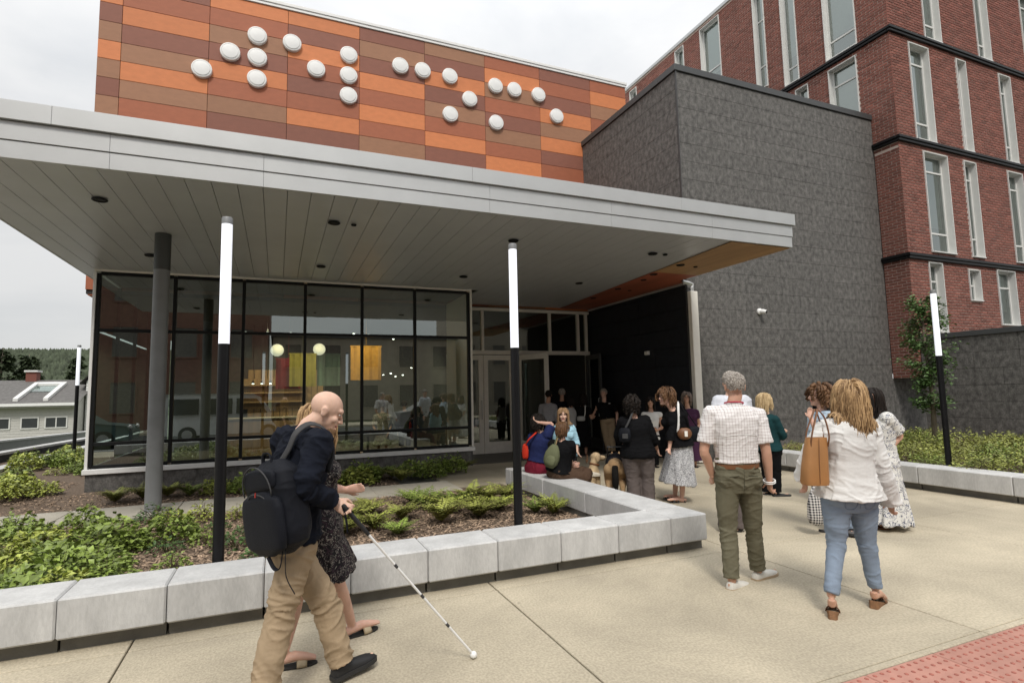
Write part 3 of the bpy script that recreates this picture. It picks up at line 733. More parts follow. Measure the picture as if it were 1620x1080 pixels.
for y0, y1, mk in ((CY+.034, 9.28, 'plywood'), (9.286, 11.7, 'plywood_red'), (11.706, 14.3, 'plywood_red')):
    xl = lambda y: 6.98 + (y-6.9)*.085
    xr = lambda y: 8.325 if y < 9.95 else 8.58
    ys_ = [y0] + ([9.9, 9.96] if y0 < 9.9 < y1 else []) + [y1]
    v = []
    for z in (4.080, 4.090):
        for y in ys_: v += [(xl(y), y, z), (xr(y), y, z)]
    n_ = len(ys_)*2; f = []
    for i in range(len(ys_)-1): f += [(i*2, i*2+2, i*2+3, i*2+1), (n_+i*2, n_+i*2+1, n_+i*2+3, n_+i*2+2)]
    f += [(0, 1, n_+1, n_), (n_-2, 2*n_-2, 2*n_-1, n_-1)] + [(i*2, n_+i*2, n_+i*2+2, i*2+2) for i in range(len(ys_)-1)]
    MB().add(v, f).obj('plywood_sheet', M[mk], cp)
MB().cbox(8.555, 10.03, 4.03, 8.595, 14.3, 4.08, .004).obj('edge_trim', M['fascia'], cp)
for x, y, r_ in ((-2.03,7.97,.085),(.7,8.0,.085),(.97,8.0,.04),(-2.02,10.82,.085),(.72,10.82,.085),(3.47,8.04,.085),(6.2,8.03,.085),(6.45,8.0,.045),(3.55,10.9,.085),(6.26,10.8,.085),(7.28,8.58,.085),(7.68,8.61,.045),(7.31,9.47,.085),(7.46,10.03,.07),(7.5,11.1,.08),(7.9,11.2,.05),(7.6,12.4,.08)):
    MB().lathe([(r_*.7, 4.086), (r_, 4.084), (r_, 4.072), (r_*.85, 4.066), (r_*.8, 4.078), (.01, 4.08)], 20, (x, y, 0)).obj('downlight', M['black_metal'], cp, smooth='auto')
MB().lathe([(.105, .0), (.105, 4.095)], 28, (-1.6, 9.42, 0)).obj('column', M['column_grey'], cp, smooth='auto')
MB().lathe([(.1075, 3.55), (.108, 3.553), (.108, 4.09)], 28, (-1.6, 9.42, 0)).obj('column_sleeve', M['dark_trim'], cp, smooth='auto')

# ------------------------------------------------------------------ light poles
def pole(x, y, z0, label):
    t = thing('light_pole', label, 'light pole', (x, y, z0), 0, 'black and white light poles')
    MB().lathe([(.043, z0), (.043, 2.085)], 20, (x, y, 0)).obj('post', M['black_metal'], t, smooth='auto')
    MB().lathe([(.042, 2.087), (.042, 3.09)], 20, (x, y, 0)).obj('light_tube', M['lamp_tube'], t, smooth='auto')
    MB().lathe([(.043, 3.092), (.043, 3.14), (.038, 3.15)], 20, (x, y, 0)).obj('cap', M['column_grey'], t, smooth='auto')
pole(-.41, 5.10, 0, 'slim light pole standing behind the backpack man, black post with white tube')
pole(2.19, 5.10, 0, 'slim light pole in front of the entrance doors and seated women')
pole(9.75, 5.50, .2, 'slim light pole standing in the hedge in front of the small tree')
pole(-4.86, 17.96, .1, 'distant slim light pole beside the far left corner of the glass storefront')
# ------------------------------------------------------------------ retaining walls and houses down the hill on the left
def low_wall(label, x, y0, y1, z0, z1, mk, cap=.26, slope=0):
    t = thing('retaining_wall', label, 'retaining wall', (x, y0, 0))
    n = int((y1-y0)/2.4)
    for k in range(n):
        a, b = y0+(y1-y0)*k/n, y0+(y1-y0)*(k+1)/n
        za, zb = z1-slope*(a-y0), z1-slope*(b-y0)
        def pr(x0, x1, lo, off0, off1, nm, m_):
            MB().add([(x0, a+.004, lo), (x1, a+.004, lo), (x1, b-.004, lo), (x0, b-.004, lo), (x0, a+.004, za+off1), (x1, a+.004, za+off1), (x1, b-.004, zb+off1), (x0, b-.004, zb+off1)] if off0 is None else
                     [(x0, a+.004, za+off0), (x1, a+.004, za+off0), (x1, b-.004, zb+off0), (x0, b-.004, zb+off0), (x0, a+.004, za+off1), (x1, a+.004, za+off1), (x1, b-.004, zb+off1), (x0, b-.004, zb+off1)],
                     [(0,3,2,1),(4,5,6,7),(0,1,5,4),(1,2,6,5),(2,3,7,6),(3,0,4,7)]).obj(nm, m_, t)
        pr(x-.12, x+.12, z0, None, -.06, 'wall_block', mk); pr(x-.16, x+.16, z0, -.058, 0, 'cap_stone', M['concrete_block'])
low_wall('pale capped kerb wall along the left edge of the planting bed', -5.5, 9, 27, -1, .27, M['plinth'])
low_wall('dark retaining wall with a pale cap beside the ramp on the left', -6.3, 9, 31, -2, .56, M['asphalt'], slope=.012)
low_wall('grey retaining wall with a pale cap farthest down the ramp', -8.7, 12, 36, -2.5, .66, M['column_grey'], slope=.02)
hs = thing('grey_roofed_house', 'long white sided house with grey shingle roof and skylight beyond the ramp', 'house', (-22, 45, -2.5))
wb = MB(); wb.box(-38, 45, -2.6, -12.3, 54, 1.55); wb.add([(-12.3, 45, 1.55), (-12.3, 54, 1.55), (-12.3, 49.5, 3.2)], [(0, 1, 2)])
wb.obj('wall', M['siding'], hs)
for k in range(24):
    MB().add([(-38, 44.97-.0, -2.4+k*.165), (-12.28, 44.97, -2.4+k*.165), (-12.28, 44.985, -2.4+k*.165+.16), (-38, 44.985, -2.4+k*.165+.16)], [(0, 1, 2, 3)]).obj('siding_board', M['siding'], hs)
rf = MB(); rf.add([(-38.4, 44.5, 1.62), (-12.0, 44.5, 1.62), (-12.0, 49.5, 3.28), (-38.4, 49.5, 3.28), (-38.4, 54.5, 1.62), (-12, 54.5, 1.62)], [(0, 1, 2, 3), (3, 2, 5, 4)])
rfo = rf.obj('roof', M['shingle'], hs)
MB().box(-38.4, 44.38, 1.48, -11.98, 44.49, 1.66).obj('gutter', M['white_metal'], rfo)
MB().box(-38.3, 44.5, 1.38, -12.05, 44.96, 1.46).obj('eave_board', M['siding'], rfo)
c = MB().box(-16.3, 49.2, 3.0, -15.7, 49.9, 3.85); c.obj('chimney', M['brick'], rfo); MB().box(-16.38, 49.1, 3.852, -15.62, 50, 3.98).obj('chimney_cap', M['window_white'], rfo)
sk = MB()
def roofp(x, s_, h=0): return (x, 44.5+5*s_, 1.62+1.66*s_+h)
P = lambda x0, x1, s0, s1, h0, h1: sk.add([roofp(x0, s0, h0), roofp(x1, s0, h0), roofp(x1, s1, h0), roofp(x0, s1, h0), roofp(x0, s0, h1), roofp(x1, s0, h1), roofp(x1, s1, h1), roofp(x0, s1, h1)], [(0,3,2,1),(4,5,6,7),(0,1,5,4),(1,2,6,5),(2,3,7,6),(3,0,4,7)])
P(-15.5, -15.25, .1, .78, .01, .2); P(-13.95, -13.7, .1, .78, .01, .2); P(-15.24, -13.96, .72, .78, .01, .2); 
sk.obj('skylight_frame', M['window_white'], rfo)
sk = MB(); P(-15.2, -14.0, .45, .7, .01, .08); sk.obj('skylight_pane', M['win_glass'], rfo)
for x0, x1 in ((-19.6, -18.4), (-17.3, -15.6), (-14.95, -14.15), (-13.72, -12.66), (-21.6, -20.4)):
    f = MB(); f.box(x0-.07, 44.93, .02, x1+.07, 44.965, .09); f.box(x0-.07, 44.93, .7, x1+.07, 44.965, .78); f.box(x0-.07, 44.932, .091, x0, 44.965, .699); f.box(x1, 44.932, .091, x1+.07, 44.965, .699)
    if x1-x0 > 1: f.box((x0+x1)/2-.03, 44.934, .091, (x0+x1)/2+.03, 44.965, .699)
    wf = f.obj('window', M['window_white'], hs); MB().box(x0, 44.95, .09, x1, 44.966, .70).obj('pane', M['dark_room'], wf)
gh = thing('gabled_house', 'tall white gabled house behind the far light pole', 'house', (-10.6, 47, -2.5))
g = MB(); g.box(-12.2, 47, -2.6, -9.0, 56, 3.1); g.add([(-12.2, 47, 3.1), (-9, 47, 3.1), (-10.6, 47, 4.9), (-12.2, 56, 3.1), (-9, 56, 3.1), (-10.6, 56, 4.9)], [(0, 1, 2), (3, 5, 4)]); g.obj('wall', M['window_white'], gh)
for k in range(27): MB().add([(-12.2, 46.96, -2.4+k*.2), (-9, 46.96, -2.4+k*.2), (-9, 46.985, -2.4+k*.2+.19), (-12.2, 46.985, -2.4+k*.2+.19)], [(0, 1, 2, 3)]).obj('siding_board', M['window_white'], gh)
MB().add([(-12.6, 46.7, 2.9), (-10.6, 46.7, 5.15), (-10.6, 56.3, 5.15), (-12.6, 56.3, 2.9), (-8.6, 46.7, 2.9), (-8.6, 56.3, 2.9)], [(0, 1, 2, 3), (1, 4, 5, 2)]).obj('roof', M['shingle'], gh)
mt = MB(); mt.box(-12.0, 46.8, -.5, -11.65, 46.95, -.05); mt.box(-11.55, 46.8, -.5, -11.2, 46.95, -.05); mt.obj('meter_box', M['frame_grey'], gh)
up = thing('utility_pole', 'dark wooden utility pole beside the corner of the storefront', 'utility pole', (-10.9, 43.5, -2.5))
MB().tube([(-10.98, 43.5, -2.5), (-10.98, 43.5, 4.75)], [.16, .13], 10).obj('post', mat('pole_wood', (.05, .04, .033), .9), up)
# forested hill
M['forest'] = mat('forest', (.06, .075, .045), .95, var=.3, scale=.09, detail=8, tone=.18)
hb = MB(); nx, ny = 90, 14; q2 = np.random.default_rng(2)
vs = [(-520+i*9.0, 420+j*16, -3 + 43*math.sin(min(1, j/9)*math.pi/2) * (1+.06*noise.noise((i*.05, j*.1, 4))) + q2.uniform(-1.5, 1.5)) for j in range(ny+1) for i in range(nx+1)]
hb.add(vs, [(j*(nx+1)+i, j*(nx+1)+i+1, (j+1)*(nx+1)+i+1, (j+1)*(nx+1)+i) for j in range(ny) for i in range(nx)])
structure(hb.obj('hill', M['forest']))
fc = MB()
for k in range(5200):
    x = q2.uniform(-260, -60); j = q2.uniform(0, 9.5); y = 420+j*16; z = -3+43*math.sin(min(1, j/9)*math.pi/2)
    r_ = q2.uniform(1.6, 3.0); h = q2.uniform(3, 6.5); a = q2.uniform(0, 6)
    fc.add([(x+r_*math.cos(a+i*1.2566), y+r_*math.sin(a+i*1.2566), z-1) for i in range(5)] + [(x+r_*.6*math.cos(a+.6+i*1.2566), y+r_*.6*math.sin(a+.6+i*1.2566), z+h*.6) for i in range(5)] + [(x, y, z+h)],
           [(i, (i+1) % 5, 5+i) for i in range(5)] + [((i+1) % 5, 5+(i+1) % 5, 5+i) for i in range(5)] + [(5+i, 5+(i+1) % 5, 10) for i in range(5)], float(q2.random()))
o = fc.obj('hillside_forest', M['forest']); o['kind'] = 'stuff'

# ------------------------------------------------------------------ plants
M['leaf'] = mat('leaf_green', (.19, .255, .05), .5, var=.25, scale=8, tone=.45, rnd=.15)
M['leaf_yellow'] = mat('leaf_yellow', (.32, .36, .075), .5, var=.25, scale=8, tone=.4, rnd=.15)
M['leaf_dark'] = mat('leaf_dark', (.07, .13, .035), .5, var=.25, scale=8, tone=.45, rnd=.2)
M['leaf_olive'] = mat('leaf_olive', (.24, .26, .06), .5, var=.3, scale=6, tone=.45, rnd=.2)
M['needle'] = mat('needle', (.035, .052, .02), .7, var=.3, scale=3, tone=.4)
M['stem'] = mat('stem', (.12, .09, .05), .8)
M['bark'] = mat('bark', (.16, .13, .10), .9, var=.3, scale=12, bump=.5, stretch=(1, 1, .2))
def leafquad(m, p, d, n, l, w_, tone):
    """one folded leaf: base p, direction d, normal n"""
    d = d.normalized(); s_ = d.cross(n).normalized(); n = s_.cross(d)
    m.add([p, p+d*l*.45+s_*w_+n*w_*.35, p+d*l-n*l*.12, p+d*l*.45-s_*w_+n*w_*.35, p+d*l*.5], [(0, 4, 1), (1, 4, 2), (0, 3, 4), (4, 3, 2)], tone)
def clump(seed, n, rad, hgt, ll, lw, up=.5):
    q = np.random.default_rng(seed); m = MB(); st = MB()
    for k in range(14):
        a = q.uniform(0, 6.28); r_ = rad*q.uniform(.3, .9); h = hgt*q.uniform(.5, 1)*math.sqrt(max(.05, 1-(r_/rad)**2))
        st.tube([(0, 0, 0), (r_*.4*math.cos(a), r_*.4*math.sin(a), h*.6), (r_*math.cos(a), r_*math.sin(a), h)], [.004, .003, .0015], 4)
    for k in range(n):
        a = q.uniform(0, 6.28); r_ = rad*math.sqrt(q.random()) ; prof = math.sqrt(max(.03, 1-(r_/rad)**2))
        bump_ = .75+.5*noise.noise((math.cos(a)*r_*9, math.sin(a)*r_*9, seed))
        z = hgt*prof*bump_*(q.random()**.45)
        p = Vector((r_*math.cos(a), r_*math.sin(a), max(.01, z)))
        d = Vector((math.cos(a+q.normal(0, .9)), math.sin(a+q.normal(0, .9)), q.uniform(-.3, .6)))
        nn = Vector((q.normal(0, .4), q.normal(0, .4), 1))
        s_ = q.uniform(.7, 1.25)
        leafquad(m, p, d, nn, ll*s_, lw*s_, float(q.random()))
    return m, st
def fern(seed, nf, ln, pin=11):
    q = np.random.default_rng(seed); m = MB(); st = MB()
    for k in range(nf):
        a = 6.28*k/nf + q.normal(0, .25); L_ = ln*q.uniform(.65, 1.1); lift = q.uniform(.85, 1.45)
        pts = []
        for i in range(pin+1):
            s_ = i/pin; r_ = L_*s_*math.cos(lift*(1-.55*s_)); z = L_*(s_*math.sin(lift)*(1-.42*s_))
            pts.append(Vector((r_*math.cos(a), r_*math.sin(a), z+.01)))
        st.tube(pts[::3]+[pts[-1]], [.003, .0025, .002, .0015, .001][:len(pts[::3])+1], 3)
        side = Vector((-math.sin(a), math.cos(a), 0)); tn = float(q.random())
        for i in range(1, pin+1):
            t = (pts[i]-pts[i-1]).normalized(); w_ = L_*.30*math.sin(math.pi*min(1, .18+.82*i/pin))**.8*(1-.35*i/pin)
            for sg in (-1, 1):
                d = side*sg + t*.75 + Vector((0, 0, q.uniform(-.15, .1)))
                leafquad(m, pts[i]-t*.006, d, Vector((0, 0, 1))+t*-.3, w_*q.uniform(.85, 1.1), w_*.16+.004, min(1, max(0, tn+q.normal(0, .15))))
        leafquad(m, pts[-1], (pts[-1]-pts[-2]), Vector((0, 0, 1)), .03, .008, tn)
    return m, st
PROTO = {}
def plant_proto(key, name, mk, m, st):
    PROTO[key] = (name, mk, m.mesh('foliage'), st.mesh('stems'))
    PROTO[key][2].materials.append(M[mk]); PROTO[key][3].materials.append(M['stem'])
for k in range(3): plant_proto(('cover', k), 'leafy_shrub', ['leaf', 'leaf', 'leaf_yellow'][k], *clump(20+k, 480, .30, .38, .072, .026))
for k in range(3): plant_proto(('sprig', k), 'leafy_plant', ['leaf', 'leaf_yellow', 'leaf_dark'][k], *clump(30+k, 190, .17, .20, .05, .013))
for k in range(3): plant_proto(('fern', k), 'fern', ['leaf_yellow', 'leaf', 'leaf_olive'][k], *fern(40+k, [20, 17, 23][k], .40))
for k in range(3): plant_proto(('hedge', k), 'hedge_shrub', ['leaf_olive', 'leaf', 'leaf_olive'][k], *clump(50+k, 700, .48, .50, .055, .016))
pr_ = random.Random(12)
def plant(kind, x, y, z, s_, label, group):
    k = pr_.randrange(3); name, mk, mf, ms = PROTO[(kind, k)]
    t = thing(name, label, 'fern' if kind == 'fern' else ('shrub' if kind != 'sprig' else 'plant'), (x, y, z), pr_.uniform(0, 6.28), group)
    t.scale = (s_*pr_.uniform(.9, 1.1), s_*pr_.uniform(.9, 1.1), s_*pr_.uniform(.85, 1.15))
    link('foliage', mf, None, t); link('stems', ms, None, t)
for x, y in [(-2.36,6.87),(-2.17,6.3),(-2.03,6.81),(-1.87,6.4),(-1.74,7.27),(-2.55,7.97),(-2.27,7.6),(-1.74,7.9),(-2.18,8.6),(-1.5,7.3),(-1.55,6.6),(-2.9,8.7),(-1.6,5.65),(-1.35,6.0),(-1.9,5.8),(-1.7,6.1),(-2.2,5.5),(-2.5,6.2),(-1.75,5.35),(-2.1,5.3),(-1.1,7.5)]:
    plant('cover', x, y, bedz(x, y), pr_.uniform(.75, 1.1), 'bushy bright green shrub in the dense mass behind the wall at the left', 'dense shrubs left of the grey column')
for x, y in [(-1.05,7.0),(-1.01,7.86),(-.71,7.25),(-.89,8.6),(-.39,6.9),(-.27,7.47),(-1.49,8.9),(-1.25,8.75),(-.65,7.96),(-.9,6.3),(-.1,6.2),(.15,7.3),(.1,8.1),(-.45,8.5)]:
    plant('sprig', x, y, bedz(x, y), pr_.uniform(.8, 1.35), 'small leafy plant standing alone in the mulch behind the backpack man', 'small plants in the mulch')
for x, y in [(.75,6.9),(1.1,6.9),(1.5,7.3),(1.2,7.9),(1.3,6.5),(1.95,7.75),(1.9,6.85),(1.9,8.3),(2.35,7.8),(2.65,7.9),(2.45,7.0),(2.85,7.35),(3.2,7.9),(3.2,6.86),(3.38,6.7),(2.85,7.8),(2.15,7.4),(.9,7.4),(.6,7.9)]:
    plant('fern', x, y, bedz(x, y), pr_.uniform(.75, 1.2), 'yellow green fern in the front planting bed left of the seated women', 'ferns in the front planting bed')
for x, y in [(.99,10.62),(1.32,10.6),(1.5,10.9),(1.8,11.0),(2.1,11.11),(2.5,11.26),(3.0,11.3),(3.4,11.3),(-1.32,10.85),(-.91,10.97),(-2.0,10.89),(-2.35,10.76),(-1.65,10.91),(.4,10.7),(0,10.9),(-.4,10.8),(.7,11.2),(3.7,11.5),(2.2,10.7),(2.8,10.9)]:
    plant('cover' if pr_.random() < .6 else 'fern', x, y, bedz(min(x, 1.9), y), pr_.uniform(.85, 1.15), 'low plant along the charcoal base of the storefront', 'plants along the storefront base')
for k in range(32):
    y = pr_.uniform(10.4, 20); x = pr_.uniform(-5.25, -3.45) - (.25 if y > 14 else -.1)
    plant('cover' if pr_.random() < .7 else 'sprig', x, y, bedz(x, y), pr_.uniform(.7, 1.1), 'low green groundcover plant on the bank left of the storefront', 'groundcover plants on the left bank')
for x in np.arange(10.0, 15.2, .62):
    for y in np.arange(2.2, 9.6, .62):
        if x > 13.3 and pr_.random() < .4: continue
        xx, yy = x+pr_.uniform(-.2, .2), y+pr_.uniform(-.2, .2)
        if abs(xx-9.75) < .25 and abs(yy-5.5) < .3: continue
        sc_ = pr_.uniform(.75, 1.05) * (.55 if yy > 8.3 and xx < 12 else 1)
        plant('hedge', xx, yy, .25, sc_, 'olive green shrub in the hedge behind the right hand block wall', 'shrubs of the right hand hedge')
def tree(name, label, x, y, z, h, crown, n, mk, seed, ll=.07, conifer=False):
    q = np.random.default_rng(seed); t = thing(name, label, 'tree', (x, y, z))
    tr = MB(); tr.tube([(x, y, z-.1), (x+.02*h, y, z+h*.35), (x-.01*h, y, z+h*.7), (x, y, z+h*.97)], [.018*h, .013*h, .008*h, .002*h], 8)
    m = MB()
    for k in range(70 if not conifer else 60):
        f = q.uniform(.25, .95); a = q.uniform(0, 6.28); L_ = crown(f)*q.uniform(.6, 1.0)
        p0 = Vector((x, y, z+h*f)); up = .5 if not conifer else -.15
        p1 = p0 + Vector((math.cos(a)*L_, math.sin(a)*L_, L_*up))
        tr.tube([p0, p0.lerp(p1, .5)+Vector((0, 0, .03)), p1], [.004*h, .0028*h, .001*h], 4)
        for j in range(n):
            s_ = q.uniform(.25, 1.08); p = p0.lerp(p1, s_) + Vector(q.normal(0, L_*.13+.02, 3))
            d = Vector((math.cos(a+q.normal(0, .8)), math.sin(a+q.normal(0, .8)), q.uniform(-.5, .35)))
            leafquad(m, p, d, Vector((q.normal(0, .5), q.normal(0, .5), 1)), ll*q.uniform(.7, 1.3), ll*.36, float(np.clip(.3+.5*f*s_+q.normal(0, .15), 0, 1)))
    tr.obj('trunk', M['bark'], t, smooth=True); m.obj('crown', M[mk], t)
tree('young_tree', 'slender young tree behind the light pole against the charcoal wall', 12.62, 7.35, .25, 3.3, lambda f: .31*math.sin(math.pi*min(1, (1.06-f)*1.0))**.8+.12, 62, 'leaf_dark', 61, .07)
for k, (x, y, h, lb) in enumerate(((-29.4, 82, 11.4, 'tallest dark conifer above the grey roofed house at the far left'), (-27.6, 84, 10.9, 'dark conifer nearest the brick chimney above the grey roof'), (-31.6, 80, 11.0, 'dark conifer at the very edge of the photo behind the house'), (-28.6, 105, 12.4, 'lone small conifer on the skyline right of the chimney'))):
    tree('conifer_tree', lb, x, y, zt(x, y)-.5, h, lambda f: 2.5*(1.03-f)**.75+.15, 60, 'needle', 70+k, .55, True)

# ------------------------------------------------------------------ the street side behind the camera (seen in the storefront glass)
M['far_brick'] = mat('far_brick', (.20, .10, .075), .9, var=.15, scale=4)
M['far_beige'] = mat('far_beige', (.36, .31, .25), .9, var=.08, scale=2)
M['far_pane'] = mat('far_pane', (.14, .125, .11), .25, var=.2)
M['far_dark'] = mat('far_roof', (.09, .09, .095), .9, var=.1)
def far_building(label, x0, x1, y1, h, mk, nw, nf, cat='building'):
    t = thing('street_building', label, cat, (x0, y1, 0))
    MB().box(x0, y1-9, -.1, x1, y1, h).obj('wall', M[mk], t); MB().box(x0-.15, y1-9.1, h+.002, x1+.15, y1+.15, h+.28).obj('parapet', M['far_dark'], t)
    sw = (x1-x0)/nw; sf = h/nf
    for i in range(nw):
        for j in range(nf):
            a, b, z0, z1 = x0+sw*(i+.3), x0+sw*(i+.7), sf*(j+.28), sf*(j+.82)
            f = MB(); f.box(a-.08, y1+.003, z0-.08, b+.08, y1+.06, z0); f.box(a-.08, y1+.003, z1, b+.08, y1+.06, z1+.08); f.box(a-.08, y1+.003, z0+.001, a, y1+.06, z1-.001); f.box(b, y1+.003, z0+.001, b+.08, y1+.06, z1-.001)
            w_ = f.obj('window', M[mk], t); MB().add([(a, y1+.02, z0), (b, y1+.02, z0), (b, y1+.02, z1), (a, y1+.02, z1)], [(3, 2, 1, 0)]).obj('pane', M['far_pane'], w_)
far_building('tall brown brick building across the street, mirrored in the left storefront panes', -26, -.6, -15, 13.5, 'far_brick', 8, 4)
far_building('low grey building across the street, mirrored below the bright sky strip', -.3, 13.2, -18, 6.0, 'far_beige', 5, 2)
far_building('tall beige building across the street, mirrored in the right hand storefront panes', 13.6, 30, -16, 13.0, 'far_beige', 6, 4)
M['van_white'] = mat('van_paint', (.62, .63, .63), .3, var=.03, coat=.5); M['teal_paint'] = mat('teal_paint', (.06, .12, .12), .3, var=.03, coat=.5); M['silver_paint'] = mat('silver_paint', (.40, .41, .42), .3, metal=.5, var=.03, coat=.5)
M['tyre'] = mat('tyre', (.02, .02, .02), .85); M['head_lamp'] = mat('head_lamp', (.7, .7, .68), .15)
def vehicle(name, label, cat, x, y, prof, wid, paint, wins, wheels, r_=.33):
    """side profile (x, z) swept across the width with tumblehome; windows, wheels and lamps as parts"""
    t = thing(name, label, cat, (x, y, -.12)); n = len(prof)
    half = wid/2; rows = [(-half+.10, .90), (-half, 1), (half, 1), (half-.10, .90)]
    cxm = sum(p[0] for p in prof)/n; v = []
    for yy, k in rows:
        for px, pz in prof: v.append((x+cxm+(px-cxm)*(.985 if k < 1 else 1), y+yy*(1-.10*max(0, pz-1.0)), -.12+pz))
    f = [(i*n+j, i*n+(j+1) % n, (i+1)*n+(j+1) % n, (i+1)*n+j) for i in range(3) for j in range(n)] + [tuple(range(n))[::-1], tuple(range(3*n, 4*n))]
    b = MB().add(v, f).obj('body', M[paint], t, smooth='auto')
    for sd in (-1, 1):
        for wv in wins:
            m = MB(); m.add([(x+px, y+sd*(half+.006)*(1-.10*max(0, pz-1.0)), -.12+pz) for px, pz in wv], [tuple(range(len(wv))) if sd < 0 else tuple(range(len(wv)))[::-1]]); m.obj('window', M['mullion'], t)
        for wx in wheels:
            c = (x+wx, y+sd*(half-.10), -.12+r_)
            wh = MB().lathe([(r_*.6, -.11), (r_*.96, -.11), (r_, -.07), (r_, .07), (r_*.96, .11), (r_*.6, .11)], 22, c, 'y').obj('wheel', M['tyre'], t, smooth='auto')
            MB().lathe([(r_*.6, -.115), (r_*.5, -.09), (r_*.15, -.12), (r_*.15, .12), (r_*.5, .09), (r_*.6, .115)], 16, c, 'y').obj('rim', M['silver_paint'], wh, smooth='auto')
        xf = max(p[0] for p in prof)
        MB().ell((x+xf-.06, y+sd*(half-.28), -.12+.78), (.07, .17, .09), 12, 8).obj('headlight', M['head_lamp'], t, smooth=True)
vehicle('parked_van', 'white delivery van parked on the street, mirrored in the storefront behind the light pole', 'van', -1.9, -2.6,
        [(-2.4, .3), (2.35, .3), (2.42, .62), (2.38, .95), (1.75, 1.12), (1.2, 1.85), (.9, 2.0), (-2.3, 2.02), (-2.42, 1.8)], 1.9, 'van_white',
        [[(.3, 1.15), (1.55, 1.15), (1.1, 1.78), (.3, 1.8)], [(-.9, 1.15), (.15, 1.15), (.15, 1.8), (-.9, 1.8)], [(-2.2, 1.15), (-1.1, 1.15), (-1.1, 1.8), (-2.2, 1.8)]], [-1.5, 1.6])
CAR = [(-2.2, .3), (2.15, .28), (2.22, .6), (2.1, .82), (1.1, .95), (.4, 1.42), (-.9, 1.46), (-1.75, 1.02), (-2.2, .95), (-2.27, .6)]
CW = [[(-.2, .97), (.98, .97), (.36, 1.36), (-.2, 1.38)], [(-1.55, 1.0), (-.3, .97), (-.3, 1.38), (-.88, 1.39)]]
vehicle('parked_car', 'dark teal car parked on the street, mirrored in the leftmost storefront panes', 'car', -7.4, -1.6, CAR, 1.78, 'teal_paint', CW, [-1.35, 1.35])
vehicle('parked_car', 'silver car parked on the street, mirrored in the right storefront panes', 'car', 7.6, -2.6, CAR, 1.78, 'silver_paint', CW, [-1.35, 1.35])
